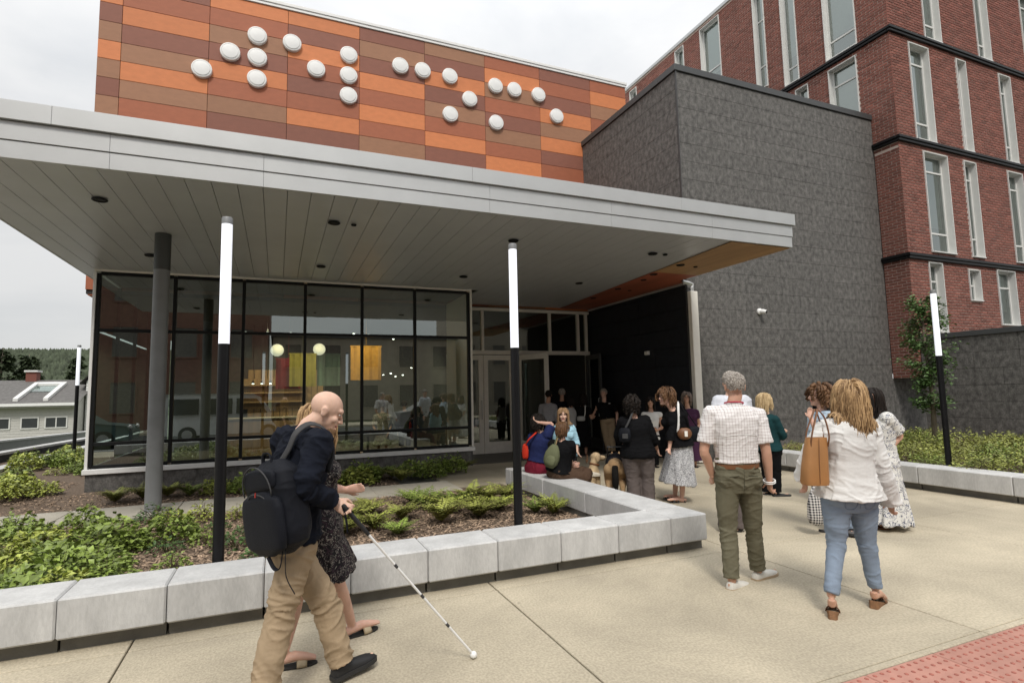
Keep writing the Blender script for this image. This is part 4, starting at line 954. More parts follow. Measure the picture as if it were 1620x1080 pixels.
FIG = {
 'cane_man': ((0.156, 3.484, 0.000), {'head': (0.116, 0.020, 1.550), 'neck': (-0.006, -0.000, 1.454), 'shR': (0.136, -0.170, 1.375), 'shL': (-0.168, 0.110, 1.379), 'elR': (0.096, -0.260, 1.151), 'wrR': (0.191, -0.060, 1.042), 'hdR': (0.271, -0.050, 0.972), 'elL': (-0.200, 0.220, 1.093), 'wrL': (-0.071, 0.300, 0.952), 'hdL': (-0.030, 0.320, 0.862), 'hipR': (0.005, -0.080, 0.818), 'hipL': (-0.142, 0.070, 0.804), 'knR': (-0.064, -0.140, 0.495), 'anR': (-0.104, -0.277, 0.130), 'toeR': (-0.003, -0.220, 0.030), 'knL': (0.082, 0.120, 0.439), 'anL': (0.187, 0.101, 0.105), 'toeL': (0.328, 0.273, 0.060)}),
 'dress_guide': ((0.330, 3.877, 0.000), {'head': (-0.085, -0.000, 1.466), 'neck': (-0.109, 0.000, 1.335), 'shR': (-0.026, -0.140, 1.258), 'shL': (-0.109, 0.160, 1.252), 'elR': (-0.056, -0.010, 1.057), 'wrR': (0.051, 0.170, 0.996), 'hdR': (0.136, 0.190, 0.974), 'elL': (-0.206, 0.200, 0.975), 'wrL': (-0.168, 0.220, 0.821), 'hdL': (-0.145, 0.220, 0.736), 'hipR': (-0.053, -0.080, 0.765), 'hipL': (-0.083, 0.090, 0.732), 'knR': (-0.176, -0.080, 0.400), 'anR': (-0.217, -0.173, 0.100), 'toeR': (-0.045, -0.101, 0.020), 'knL': (0.028, 0.080, 0.420), 'anL': (0.070, 0.257, 0.090), 'toeL': (0.224, 0.390, 0.030)}),
 'plaid_man': ((3.617, 3.673, 0.000), {'head': (0.012, -0.000, 1.645), 'neck': (-0.019, -0.030, 1.494), 'shL': (-0.207, 0.000, 1.417), 'shR': (0.198, 0.000, 1.397), 'elL': (-0.278, 0.000, 1.113), 'wrL': (-0.193, 0.075, 0.889), 'hdL': (-0.092, 0.280, 0.768), 'elR': (0.229, -0.045, 1.097), 'wrR': (0.256, -0.010, 0.850), 'hdR': (0.254, -0.010, 0.745), 'hipL': (-0.103, -0.000, 0.872), 'hipR': (0.090, -0.000, 0.868), 'knL': (-0.111, -0.000, 0.449), 'anL': (-0.125, -0.060, 0.063), 'toeL': (0.048, 0.080, -0.017), 'knR': (0.135, 0.080, 0.425), 'anR': (0.177, 0.140, 0.071), 'toeR': (0.383, 0.260, 0.024)}),
 'blouse_woman': ((3.907, 2.929, 0.000), {'head': (0.088, 0.000, 1.539), 'neck': (0.053, -0.030, 1.389), 'shL': (-0.115, -0.000, 1.325), 'shR': (0.236, 0.000, 1.299), 'elL': (-0.265, -0.030, 1.116), 'wrL': (-0.263, 0.060, 0.936), 'hdL': (-0.204, 0.120, 0.844), 'elR': (0.279, -0.020, 1.010), 'wrR': (0.382, 0.060, 0.749), 'hdR': (0.413, 0.090, 0.649), 'hipL': (-0.068, -0.000, 0.816), 'hipR': (0.130, 0.000, 0.812), 'knL': (-0.077, 0.020, 0.477), 'anL': (-0.196, -0.080, 0.099), 'toeL': (-0.093, 0.100, -0.040), 'knR': (0.173, 0.060, 0.461), 'anR': (0.221, 0.080, 0.088), 'toeR': (0.391, 0.250, -0.031)}),
 'teal_woman': ((6.995, 6.435, 0.000), {'head': (-0.025, -0.000, 1.431), 'neck': (-0.017, -0.000, 1.237), 'shL': (-0.058, 0.140, 1.154), 'shR': (0.052, -0.130, 1.144), 'elR': (0.166, -0.120, 0.894), 'wrR': (0.165, 0.100, 0.906), 'hdR': (0.077, 0.120, 0.936), 'elL': (0.050, 0.200, 0.872), 'wrL': (0.225, 0.140, 0.931), 'hdL': (0.286, 0.100, 0.952), 'hipL': (-0.013, 0.070, 0.660), 'hipR': (0.030, -0.070, 0.673), 'knL': (-0.042, 0.070, 0.352), 'anL': (-0.056, 0.060, 0.057), 'toeL': (0.038, 0.080, 0.014), 'knR': (0.044, -0.080, 0.371), 'anR': (0.025, -0.080, 0.079), 'toeR': (0.213, -0.080, 0.019)}),
 'floral_woman': ((6.502, 4.387, 0.000), {'head': (-0.047, 0.000, 1.475), 'neck': (0.004, -0.000, 1.289), 'shR': (-0.012, 0.150, 1.193), 'shL': (0.019, -0.140, 1.250), 'elL': (0.196, -0.080, 1.055), 'wrL': (0.017, -0.140, 0.892), 'hdL': (-0.065, -0.160, 0.839), 'elR': (-0.027, 0.180, 0.951), 'wrR': (-0.093, 0.100, 0.774), 'hdR': (-0.111, 0.080, 0.703), 'hipR': (0.023, 0.080, 0.700), 'hipL': (0.007, -0.080, 0.721), 'knR': (0.009, 0.080, 0.357), 'anR': (-0.002, 0.080, 0.046), 'toeR': (-0.106, 0.060, 0.017), 'knL': (0.006, -0.050, 0.380), 'anL': (0.002, -0.050, 0.075), 'toeL': (-0.123, -0.080, 0.035)}),
 'blue_woman': ((5.820, 4.484, 0.000), {'head': (-0.094, 0.000, 1.528), 'neck': (-0.077, 0.000, 1.369), 'shR': (-0.086, 0.140, 1.291), 'shL': (-0.070, -0.130, 1.288), 'elL': (-0.204, -0.140, 1.081), 'wrL': (-0.260, -0.100, 1.277), 'hdL': (-0.257, -0.080, 1.375), 'elR': (-0.154, 0.100, 1.062), 'wrR': (-0.212, -0.000, 1.000), 'hdR': (-0.215, -0.000, 0.964), 'hipR': (-0.006, 0.080, 0.737), 'hipL': (-0.010, -0.080, 0.757), 'knR': (0.003, 0.080, 0.381), 'anR': (0.013, 0.080, 0.029), 'toeR': (-0.105, 0.050, 0.018), 'knL': (0.067, -0.060, 0.405), 'anL': (0.119, -0.060, 0.081), 'toeL': (0.069, -0.160, 0.037)}),
 'far_dark_haired': ((7.235, 5.628, 0.000), {'head': (0.054, -0.000, 1.572), 'neck': (0.051, -0.000, 1.409), 'shR': (0.220, 0.050, 1.332), 'shL': (-0.126, -0.050, 1.342), 'elL': (-0.110, -0.000, 1.062), 'wrL': (-0.135, -0.050, 0.844), 'hdL': (-0.141, -0.050, 0.774), 'elR': (0.170, -0.000, 1.056), 'wrR': (0.106, -0.050, 0.839), 'hdR': (0.092, -0.050, 0.769), 'hipR': (0.064, 0.000, 0.729), 'hipL': (-0.062, -0.000, 0.732), 'knR': (0.046, -0.000, 0.376), 'anR': (0.022, 0.000, 0.061), 'toeR': (-0.049, -0.150, 0.030), 'knL': (-0.088, 0.000, 0.379), 'anL': (-0.111, -0.000, 0.063), 'toeL': (-0.206, -0.150, 0.033)}),
 'man_behind_plaid': ((4.845, 5.065, 0.000), {'head': (0.077, -0.000, 1.710), 'neck': (0.076, -0.000, 1.562), 'shL': (-0.070, -0.000, 1.484), 'shR': (0.235, -0.000, 1.477), 'elL': (-0.139, 0.000, 1.169), 'wrL': (-0.074, 0.100, 0.887), 'hdL': (-0.058, 0.120, 0.774), 'elR': (0.260, 0.000, 1.161), 'wrR': (0.270, 0.100, 0.880), 'hdR': (0.257, 0.120, 0.768), 'hipL': (-0.024, 0.000, 0.846), 'hipR': (0.123, -0.000, 0.843), 'knL': (-0.047, -0.000, 0.443), 'anL': (-0.069, -0.000, 0.058), 'toeL': (-0.032, 0.150, -0.021), 'knR': (0.099, -0.000, 0.440), 'anR': (0.076, -0.000, 0.055), 'toeR': (0.162, 0.150, -0.025)}),
 'skirt_woman': ((5.483, 6.714, 0.000), {'head': (-0.151, 0.000, 1.527), 'neck': (-0.037, 0.000, 1.337), 'shR': (-0.045, 0.120, 1.248), 'shL': (0.045, -0.120, 1.265), 'elL': (-0.126, -0.120, 0.993), 'wrL': (-0.167, -0.130, 0.776), 'hdL': (-0.214, -0.250, 0.682), 'elR': (0.168, 0.150, 0.930), 'wrR': (0.043, 0.050, 0.940), 'hdR': (-0.037, 0.000, 0.946), 'hipR': (-0.000, 0.090, 0.788), 'hipL': (0.041, -0.090, 0.804), 'knR': (-0.022, 0.080, 0.400), 'anR': (-0.056, 0.080, 0.087), 'toeR': (-0.234, 0.050, 0.059), 'knL': (0.030, -0.060, 0.418), 'anL': (0.007, -0.050, 0.073), 'toeL': (-0.216, -0.080, 0.029)}),
 'curly_woman': ((4.911, 6.926, 0.000), {'head': (-0.052, 0.000, 1.416), 'neck': (-0.022, 0.000, 1.238), 'shL': (-0.199, 0.020, 1.176), 'shR': (0.135, 0.000, 1.189), 'elR': (0.236, 0.000, 0.936), 'wrR': (0.324, 0.120, 0.747), 'hdR': (0.348, 0.120, 0.644), 'elL': (-0.249, 0.150, 0.954), 'wrL': (-0.120, 0.250, 0.801), 'hdL': (-0.059, 0.280, 0.730), 'hipL': (-0.100, -0.000, 0.713), 'hipR': (0.105, -0.000, 0.709), 'knL': (-0.082, 0.020, 0.362), 'anL': (-0.081, -0.000, 0.065), 'toeL': (-0.042, 0.150, -0.028), 'knR': (0.132, 0.020, 0.357), 'anR': (0.132, -0.000, 0.061), 'toeR': (0.202, 0.150, -0.033)}),
 'white_top_woman': ((7.430, 10.012, 0.000), {'head': (0.047, -0.000, 1.364), 'neck': (0.052, -0.000, 1.173), 'shR': (-0.101, 0.000, 1.108), 'shL': (0.227, 0.000, 1.101), 'elR': (-0.181, -0.000, 0.852), 'wrR': (-0.013, -0.200, 0.820), 'hdR': (0.076, -0.220, 0.819), 'elL': (0.270, 0.000, 0.829), 'wrL': (0.120, -0.200, 0.791), 'hdL': (0.035, -0.220, 0.794), 'hipR': (-0.069, -0.000, 0.592), 'hipL': (0.122, 0.000, 0.588), 'knR': (-0.068, 0.000, 0.310), 'anR': (-0.066, -0.000, 0.055), 'toeR': (-0.144, -0.150, 0.022), 'knL': (0.109, 0.000, 0.306), 'anL': (0.097, 0.000, 0.051), 'toeL': (0.098, -0.150, 0.017)}),
 'purple_woman': ((8.117, 9.580, 0.000), {'head': (-0.007, 0.000, 1.458), 'neck': (0.009, -0.000, 1.242), 'shR': (-0.131, 0.000, 1.150), 'shL': (0.181, -0.000, 1.144), 'elL': (0.234, 0.000, 0.874), 'wrL': (0.070, -0.150, 0.727), 'hdL': (-0.021, -0.180, 0.705), 'elR': (-0.173, -0.000, 0.856), 'wrR': (-0.170, -0.150, 0.732), 'hdR': (-0.128, -0.180, 0.707), 'hipR': (-0.062, -0.000, 0.639), 'hipL': (0.141, -0.000, 0.635), 'knR': (-0.065, -0.000, 0.320), 'anR': (-0.064, -0.000, 0.054), 'toeR': (-0.137, -0.140, 0.021), 'knL': (0.111, -0.000, 0.316), 'anL': (0.110, 0.000, 0.051), 'toeL': (0.089, -0.140, 0.016)}),
 'door_man': ((7.998, 12.586, 0.000), {'head': (-0.058, -0.000, 1.582), 'neck': (-0.050, -0.000, 1.349), 'shR': (-0.203, 0.000, 1.269), 'shL': (0.181, -0.000, 1.261), 'elR': (-0.367, -0.020, 0.943), 'wrR': (-0.319, -0.080, 1.125), 'hdR': (-0.286, -0.100, 1.208), 'elL': (0.272, -0.000, 1.044), 'wrL': (0.254, -0.050, 0.816), 'hdL': (0.232, -0.060, 0.719), 'hipR': (-0.084, -0.000, 0.870), 'hipL': (0.116, -0.000, 0.866), 'knR': (-0.033, -0.000, 0.442), 'anR': (0.033, -0.020, 0.099), 'toeR': (-0.118, -0.120, 0.015), 'knL': (0.116, -0.000, 0.439), 'anL': (0.119, -0.000, 0.095), 'toeL': (0.108, -0.140, 0.013)}),
 'grey_shirt_man': ((6.538, 13.171, 0.020), {'head': (0.059, 0.000, 1.543), 'neck': (0.037, -0.000, 1.344), 'shL': (-0.132, -0.000, 1.249), 'shR': (0.200, 0.000, 1.242), 'elL': (-0.189, 0.000, 1.002), 'wrL': (-0.139, 0.100, 0.799), 'hdL': (-0.123, 0.120, 0.714), 'elR': (0.243, -0.000, 0.993), 'wrR': (0.212, 0.100, 0.791), 'hdR': (0.194, 0.120, 0.708), 'hipL': (-0.078, -0.000, 0.803), 'hipR': (0.121, 0.000, 0.798), 'knL': (-0.089, 0.000, 0.393), 'anL': (-0.097, 0.000, 0.067), 'toeL': (-0.109, 0.120, -0.011), 'knR': (0.110, 0.000, 0.389), 'anR': (0.107, 0.100, 0.052), 'toeR': (0.114, 0.220, -0.026)}),
 'navy_man': ((6.995, 13.225, 0.020), {'head': (0.030, -0.000, 1.585), 'neck': (0.024, 0.000, 1.383), 'shL': (-0.148, -0.000, 1.286), 'shR': (0.207, 0.000, 1.278), 'elL': (-0.189, -0.000, 1.018), 'wrL': (-0.154, 0.100, 0.812), 'hdL': (-0.137, 0.120, 0.726), 'elR': (0.249, 0.000, 1.009), 'wrR': (0.219, 0.100, 0.804), 'hdR': (0.202, 0.120, 0.719), 'hipL': (-0.077, -0.000, 0.815), 'hipR': (0.125, -0.000, 0.811), 'knL': (-0.089, 0.000, 0.399), 'anL': (-0.099, 0.000, 0.068), 'toeL': (-0.091, 0.120, -0.011), 'knR': (0.113, 0.000, 0.395), 'anR': (0.112, 0.100, 0.054), 'toeR': (0.121, 0.220, -0.026)}),
 'grey_top_woman': ((7.031, 12.840, 0.020), {'head': (0.044, -0.000, 1.400), 'neck': (0.038, -0.000, 1.219), 'shL': (-0.130, 0.000, 1.124), 'shR': (0.167, 0.000, 1.118), 'elL': (-0.170, 0.000, 0.896), 'wrL': (-0.133, 0.100, 0.710), 'hdL': (-0.117, 0.120, 0.643), 'elR': (0.192, 0.000, 0.889), 'wrR': (0.181, 0.100, 0.704), 'hdR': (0.165, 0.120, 0.637), 'hipL': (-0.077, 0.000, 0.699), 'hipR': (0.104, -0.000, 0.695), 'knL': (-0.071, 0.000, 0.341), 'anL': (-0.080, 0.000, 0.050), 'toeL': (-0.072, 0.100, -0.009), 'knR': (0.093, 0.000, 0.338), 'anR': (0.083, 0.000, 0.047), 'toeR': (0.092, 0.100, -0.013)}),
 'black_dress_woman': ((7.277, 12.716, 0.000), {'head': (0.082, -0.000, 1.479), 'neck': (0.058, 0.000, 1.266), 'shL': (-0.110, -0.000, 1.171), 'shR': (0.236, -0.000, 1.164), 'elL': (-0.150, 0.000, 0.927), 'wrL': (-0.118, 0.050, 0.728), 'hdL': (-0.120, 0.060, 0.646), 'elR': (0.294, 0.000, 0.934), 'wrR': (0.338, 0.050, 1.046), 'hdR': (0.377, 0.080, 1.093), 'hipL': (-0.076, 0.000, 0.698), 'hipR': (0.138, 0.000, 0.693), 'knL': (-0.071, -0.000, 0.324), 'anL': (-0.080, 0.000, 0.066), 'toeL': (-0.070, 0.100, -0.009), 'knR': (0.125, 0.000, 0.320), 'anR': (0.117, -0.000, 0.062), 'toeR': (0.127, 0.100, -0.014)}),
 'pattern_dress_inside': ((2.817, 16.259, 0.020), {'head': (-0.019, -0.000, 1.366), 'neck': (-0.019, -0.000, 1.149), 'shL': (-0.219, -0.000, 1.027), 'shR': (0.181, -0.000, 1.018), 'elL': (-0.273, -0.000, 0.758), 'wrL': (-0.175, -0.100, 0.547), 'hdL': (-0.134, -0.120, 0.477), 'elR': (0.236, -0.000, 0.747), 'wrR': (0.167, -0.100, 0.540), 'hdR': (0.136, -0.120, 0.471), 'hipL': (-0.127, -0.000, 0.539), 'hipR': (0.090, -0.000, 0.535), 'knL': (-0.127, -0.000, 0.253), 'anL': (-0.127, -0.000, 0.074), 'toeL': (-0.102, -0.100, 0.013), 'knR': (0.090, -0.000, 0.248), 'anR': (0.090, -0.000, 0.069), 'toeR': (0.113, -0.100, 0.008)}),
 'dark_suit_inside': ((3.680, 17.423, 0.020), {'head': (0.004, 0.000, 1.330), 'neck': (0.004, 0.000, 1.133), 'shL': (-0.195, -0.000, 1.019), 'shR': (0.201, 0.000, 1.011), 'elL': (-0.235, 0.000, 0.746), 'wrL': (-0.206, 0.050, 0.527), 'hdL': (-0.206, 0.050, 0.449), 'elR': (0.239, 0.000, 0.736), 'wrR': (0.190, 0.050, 0.518), 'hdR': (0.189, 0.050, 0.440), 'hipL': (-0.097, 0.000, 0.547), 'hipR': (0.120, 0.000, 0.543), 'knL': (-0.098, 0.000, 0.255), 'anL': (-0.098, -0.000, 0.080), 'toeL': (-0.119, 0.100, -0.007), 'knR': (0.119, 0.000, 0.250), 'anR': (0.118, 0.000, 0.075), 'toeR': (0.099, 0.100, -0.012)}),
 'navy_seated': ((3.837, 8.177, 0.365), {'head': (0.061, 0.000, 0.791), 'neck': (0.108, 0.000, 0.628), 'shL': (-0.034, 0.100, 0.543), 'shR': (0.192, -0.100, 0.594), 'elR': (0.273, -0.020, 0.757), 'wrR': (0.055, -0.120, 0.797), 'hdR': (0.007, -0.100, 0.837), 'elL': (-0.087, 0.200, 0.331), 'wrL': (0.039, 0.300, 0.215), 'hdL': (0.081, 0.320, 0.191), 'hipL': (-0.056, 0.100, 0.048), 'hipR': (0.088, -0.080, 0.049), 'knL': (0.299, 0.350, 0.038), 'anL': (0.348, 0.400, -0.250), 'toeL': (0.456, 0.450, -0.312), 'knR': (0.391, 0.200, -0.016), 'anR': (0.439, 0.250, -0.278), 'toeR': (0.546, 0.300, -0.340)}),
 'tee_seated': ((3.901, 7.519, 0.365), {'head': (0.078, 0.000, 0.700), 'neck': (0.071, -0.020, 0.542), 'shL': (-0.065, 0.100, 0.468), 'shR': (0.184, -0.100, 0.472), 'elR': (0.183, 0.050, 0.260), 'wrR': (0.223, 0.100, 0.141), 'hdR': (0.277, 0.150, 0.142), 'elL': (0.033, 0.200, 0.227), 'wrL': (0.227, 0.220, 0.163), 'hdL': (0.295, 0.220, 0.162), 'hipL': (-0.038, 0.100, 0.061), 'hipR': (0.033, -0.080, 0.066), 'knL': (0.427, 0.300, 0.014), 'anL': (0.305, 0.100, 0.007), 'toeL': (0.204, 0.050, -0.012), 'knR': (0.393, 0.050, -0.034), 'anR': (0.464, 0.200, 0.065), 'toeR': (0.623, 0.240, -0.001)}),
 'blue_cardigan': ((4.600, 8.200, 0.000), {'head': (-0.204, -0.000, 1.245), 'neck': (-0.187, -0.000, 1.098), 'shR': (-0.305, 0.000, 1.028), 'shL': (-0.073, -0.000, 1.023), 'elL': (-0.006, 0.000, 0.823), 'wrL': (-0.002, -0.100, 0.657), 'hdL': (0.033, -0.140, 0.579), 'elR': (-0.333, 0.000, 0.799), 'wrR': (-0.287, -0.150, 0.648), 'hdR': (-0.251, -0.200, 0.612), 'hipR': (-0.255, 0.000, 0.569), 'hipL': (-0.098, 0.000, 0.566), 'knR': (-0.267, -0.350, 0.529), 'anR': (-0.277, -0.350, 0.183), 'toeR': (-0.297, -0.450, 0.150), 'knL': (-0.115, -0.350, 0.526), 'anL': (-0.116, -0.350, 0.179), 'toeL': (-0.108, -0.450, 0.146)}),
}
# ------------------------------------------------------------------ people: one continuous remeshed body each, clothes and hair as children
TMP = bpy.data.scenes.new('tmp_scene'); TVL = TMP.view_layers[0]
def remesh(mb, voxel, smooth=2, dec=0):
    me = mb.mesh('tmp'); ob = bpy.data.objects.new('tmp', me); TMP.collection.objects.link(ob)
    m = ob.modifiers.new('r', 'REMESH'); m.mode = 'VOXEL'; m.voxel_size = voxel; m.use_smooth_shade = True
    if smooth:
        s = ob.modifiers.new('s', 'SMOOTH'); s.factor = .5; s.iterations = smooth
    if dec:
        d = ob.modifiers.new('d', 'DECIMATE'); d.ratio = dec
    TVL.update(); dg = TVL.depsgraph
    out = bpy.data.meshes.new_from_object(ob.evaluated_get(dg), depsgraph=dg)
    bpy.data.objects.remove(ob); bpy.data.meshes.remove(me)
    out.polygons.foreach_set('use_smooth', [True]*len(out.polygons))
    return out
def V(*a): return Vector(a)
def loft(m, cen, side, wd, dp, n=18, sq=2.3):
    """closed loft of superellipse rings"""
    k = len(cen); vs = []
    for i in range(k):
        t = (cen[min(i+1, k-1)]-cen[max(i-1, 0)]).normalized(); a = side[i]-t*side[i].dot(t); a.normalize(); b = t.cross(a)
        for j in range(n):
            th = 2*math.pi*j/n; c, s = math.cos(th), math.sin(th)
            c = math.copysign(abs(c)**(2/sq), c); s = math.copysign(abs(s)**(2/sq), s)
            vs.append(cen[i]+a*(c*wd[i])+b*(s*dp[i]))
    fs = [(i*n+j, i*n+(j+1) % n, (i+1)*n+(j+1) % n, (i+1)*n+j) for i in range(k-1) for j in range(n)]
    fs += [tuple(range(n))[::-1], tuple(range((k-1)*n, k*n))]
    m.add(vs, fs)
def smooth_path(pts, vals, sub=3):
    P, W = [], []; n = len(pts)
    for i in range(n-1):
        p0, p1, p2, p3 = pts[max(i-1, 0)], pts[i], pts[i+1], pts[min(i+2, n-1)]
        for k in range(sub):
            t = k/sub; t2, t3 = t*t, t*t*t
            P.append(.5*((2*p1)+(p2-p0)*t+(2*p0-5*p1+4*p2-p3)*t2+(3*p1-p0-3*p2+p3)*t3)); W.append(vals[i]+(vals[i+1]-vals[i])*t)
    return P+[pts[-1]], W+[vals[-1]]
def limb(m, pts, rad, n=14, sub=3, flat=None, side=None, ball=True):
    P, W = smooth_path(pts, rad, sub); m.tube(P, W, n, True, flat, side)
    m.ell(P[0], (W[0],)*3, 12, 8)
    if ball: m.ell(P[-1], (W[-1],)*3, 12, 8)
class Fig:
    def __init__(s, key, label, sex='m', face=(0, 1, 0), up=(0, 0, 1), girth=1.0, hs=1.0, group=None, depth=1.0):
        G, J = FIG[key]; s.J = {k: V(*v) for k, v in J.items()}
        s.root = thing('person', label, 'person', G, -YAW, group); s.sex = sex; s.g = girth
        J = s.J; s.P = (J['hipL']+J['hipR'])/2; s.N = J['neck']
        s.hx = (J['hipR']-J['hipL']).normalized(); s.sx = (J['shR']-J['shL']).normalized()
        s.f = V(0, 0, 1).cross(s.sx).normalized(); s.L = (s.N-s.P).length
        f = V(*face).normalized(); u = V(*up); r = f.cross(u).normalized(); u = r.cross(f)
        s.hr, s.hf, s.hu, s.hs = r, f, u, hs; s.hc = J['head']; s.dp = depth
        s.kk = (J['shR']-J['shL']).length
    def hp(s, x, y, z): return s.hc + (s.hr*x + s.hf*y + s.hu*z)*s.hs
    def hrot(s):
        m = Matrix.Identity(3)
        for i in range(3): m[i][0], m[i][1], m[i][2] = s.hr[i], s.hf[i], s.hu[i]
        return m
    def torso(s, m, ss, wd, dp, off=None, ease=0):
        cen, sd, w_, d_ = [], [], [], []
        for i, t in enumerate(ss):
            a = s.hx.lerp(s.sx, min(1, max(0, t))).normalized()
            c = s.P.lerp(s.N, t) if t >= 0 else s.P + V(0, 0, t*s.L)
            fw_ = V(0, 0, 1).cross(a)
            if off: c = c + fw_*off[i]
            cen.append(c); sd.append(a); w_.append(wd[i]*s.g+ease); d_.append(dp[i]*s.g*s.dp+ease)
        loft(m, cen, sd, w_, d_)
    def prof(s):
        if s.sex == 'm': return [-.2, -.06, .08, .28, .48, .68, .83, .93, 1.0], [.10, .158, .165, .152, .155, .172, .178, .13, .062], [.09, .118, .122, .112, .115, .122, .112, .085, .06]
        return [-.2, -.06, .08, .28, .48, .68, .83, .93, 1.0], [.10, .17, .17, .14, .134, .148, .152, .11, .052], [.09, .125, .125, .108, .105, .115, .10, .075, .052]
    def body(s, skin, voxel=.009, arms=True, dec=0, legs=True, curl=(.35, .35), feet=True):
        J = s.J; m = MB(); ss, wd, dp = s.prof()
        s.torso(m, [-.10]+ss[1:], [w_*(.80 if i < 3 else .92) for i, w_ in enumerate(wd)], [d*(.72 if i < 3 else .88) for i, d in enumerate(dp)])
        sc = 1.0 if s.sex == 'm' else .87
        # neck and head
        hb = s.hp(0, -.02, -.07)
        m.tube([s.N-V(0, 0, .05), s.N.lerp(hb, .4), hb, s.hp(0, -.01, -.02)], [.068*sc, .056*sc, .055*sc, .052*sc], 14)
        rot = s.hrot(); h = s.hs
        E = lambda c, r, n=16, k=11: m.ell(s.hp(*c), tuple(q*h for q in r), n, k, rot)
        E((0, -.014, .03), (.075, .097, .086), 20, 14); E((0, .03, -.035), (.058, .058, .07), 18, 12); E((0, .05, -.075), (.042, .042, .036)); E((0, .078, -.092), (.022, .018, .018))
        E((0, .072, .036), (.052, .022, .018)); E((.036, .062, -.022), (.026, .024, .024)); E((-.036, .062, -.022), (.026, .024, .024)); E((0, .08, -.055), (.03, .018, .018))
        m.tube([s.hp(0, .086, .016), s.hp(0, .103, -.008), s.hp(0, .114, -.026), s.hp(0, .096, -.034)], [.008*h, .010*h, .013*h, .009*h], 10)
        for q in (-1, 1):
            E((q*.012, .098, -.028), (.009, .011, .008), 10, 7)
            E((q*.079, -.012, -.006), (.009, .02, .032), 12, 9); E((q*.084, -.018, .012), (.006, .016, .016), 10, 7)
        # arms and hands
        if arms:
            for q, sd in (('L', -1), ('R', 1)):
                a, b, c, d = J['sh'+q], J['el'+q], J['wr'+q], J['hd'+q]
                m.tube([s.P.lerp(s.N, .86), a], [.06*sc, .058*sc], 12)
                limb(m, [a, a.lerp(b, .45), b, b.lerp(c, .35), c], [.055*sc, .047*sc, .040*sc, .041*sc, .026*sc], 14)
                s.hand(m, c, (d-c).normalized(), sd, curl[0 if q == 'L' else 1], sc)
        if legs:
            for q in 'LR':
                a, b, c, d = J['hip'+q], J['kn'+q], J['an'+q], J['toe'+q]
                limb(m, [a, a.lerp(b, .5), b, b.lerp(c, .32), c], [.066*sc, .064*sc, .054*sc, .055*sc, .035*sc], 14)
                if feet:
                    fd = d-c; fd.z = 0; fl = max(fd.length, .05); fd.normalize(); pt = (d.z+.0-(c.z-.085))
                    hl = c - fd*.045 - V(0, 0, .055)
                    tp = V(d.x, d.y, d.z+.015)
                    k_ = 1 if feet == 'bare' else .45; dz = V(0, 0, 0 if feet == 'bare' else .04)
                    m.tube([hl+V(0, 0, .035), hl+V(0, 0, .006), c.lerp(tp, .35)-V(0, 0, .014)-dz, c.lerp(tp, .7)-V(0, 0, .006)-dz*.4, tp], [.026*k_, .028*k_, .031*k_, .023*k_, .012*k_], 12, True, [1, 1, 1, 1.5, 2.4], fd.cross(V(0, 0, 1)))
        me = remesh(m, voxel, 2, dec); o = link('body', me, skin, s.root); return o
    def hand(s, m, w_, d, sd, curl, sc, palm=None):
        """palm, four fingers of different lengths and a thumb from its side"""
        pn = palm if palm is not None else (V(0, 0, 1).cross(s.sx)*.0 + s.sx*(-sd))      # palm faces the thigh
        pn = (pn - d*pn.dot(d)); pn = pn.normalized() if pn.length > 1e-3 else d.orthogonal().normalized()
        ac = d.cross(pn).normalized()           # across the knuckles
        fr = s.f if palm is None else ac
        if ac.dot(s.f) < 0 and palm is None: ac = -ac           # thumb side towards the front
        k = sc; kn = w_ + d*.085*k
        m.tube([w_ - d*.02*k, w_+d*.02*k, w_+d*.055*k, kn], [.024*k, .022*k, .020*k, .016*k], 12, True, [1.1, 1.5, 1.9, 2.2], ac)
        for i, (o_, ln) in enumerate(((.030, .068), (.010, .078), (-.010, .072), (-.028, .056))):
            p = w_ + d*.075*k + ac*o_*k; dd = d.copy(); P = [p]; cu = curl*(1+.15*i)
            for sg, fr_ in ((.45, .35), (.3, 1.0), (.25, .9)):
                rot = Matrix.Rotation(cu*fr_, 3, pn.cross(dd).normalized()) if abs(cu) > .01 else Matrix.Identity(3)
                dd = ((rot @ dd)).normalized(); 
                P.append(P[-1]+dd*ln*sg*k*1.0)
            m.tube(P, [.0105*k, .0098*k, .009*k, .0075*k], 8); m.ell(P[-1], (.0078*k,)*3, 8, 6)
        t0 = w_ + d*.022*k + ac*.026*k; t1 = t0 + (d*.7+ac*.6+pn*.35).normalized()*.04*k; t2 = t1 + (d*.95+ac*.1+pn*(.3+curl*.5)).normalized()*.034*k
        m.tube([t0-ac*.01, t0, t1, t2], [.014*k, .0135*k, .0105*k, .008*k], 8); m.ell(t2, (.008*k,)*3, 8, 6)
    def wrinkle(s, me, amp, bones, seed=0, base=.45, freq=(15, 6)):
        n = len(me.vertices)
        if n == 0: return me
        co = np.empty(n*3); me.vertices.foreach_get('co', co); co = co.reshape(-1, 3)
        no = np.empty(n*3); me.vertex_normals.foreach_get('vector', no); no = no.reshape(-1, 3)
        A = np.array([tuple(b[0]) for b in bones]); B = np.array([tuple(b[1]) for b in bones]); AB = B-A; LL = (AB**2).sum(1)
        best = np.full(n, 1e9); ax = np.zeros((n, 3)); ts = np.zeros(n); ln = np.zeros(n)
        for i in range(len(bones)):
            t = np.clip(((co-A[i])@AB[i])/LL[i], 0, 1); d = ((co-A[i]-t[:, None]*AB[i])**2).sum(1); k = d < best
            best[k] = d[k]; ax[k] = AB[i]/math.sqrt(LL[i]); ts[k] = t[k]; ln[k] = math.sqrt(LL[i])
        al = (co*ax).sum(1); pr = co-al[:, None]*ax
        wgt = base + (1-base)*np.exp(-(np.minimum(ts, 1-ts)*ln/.10)**2)
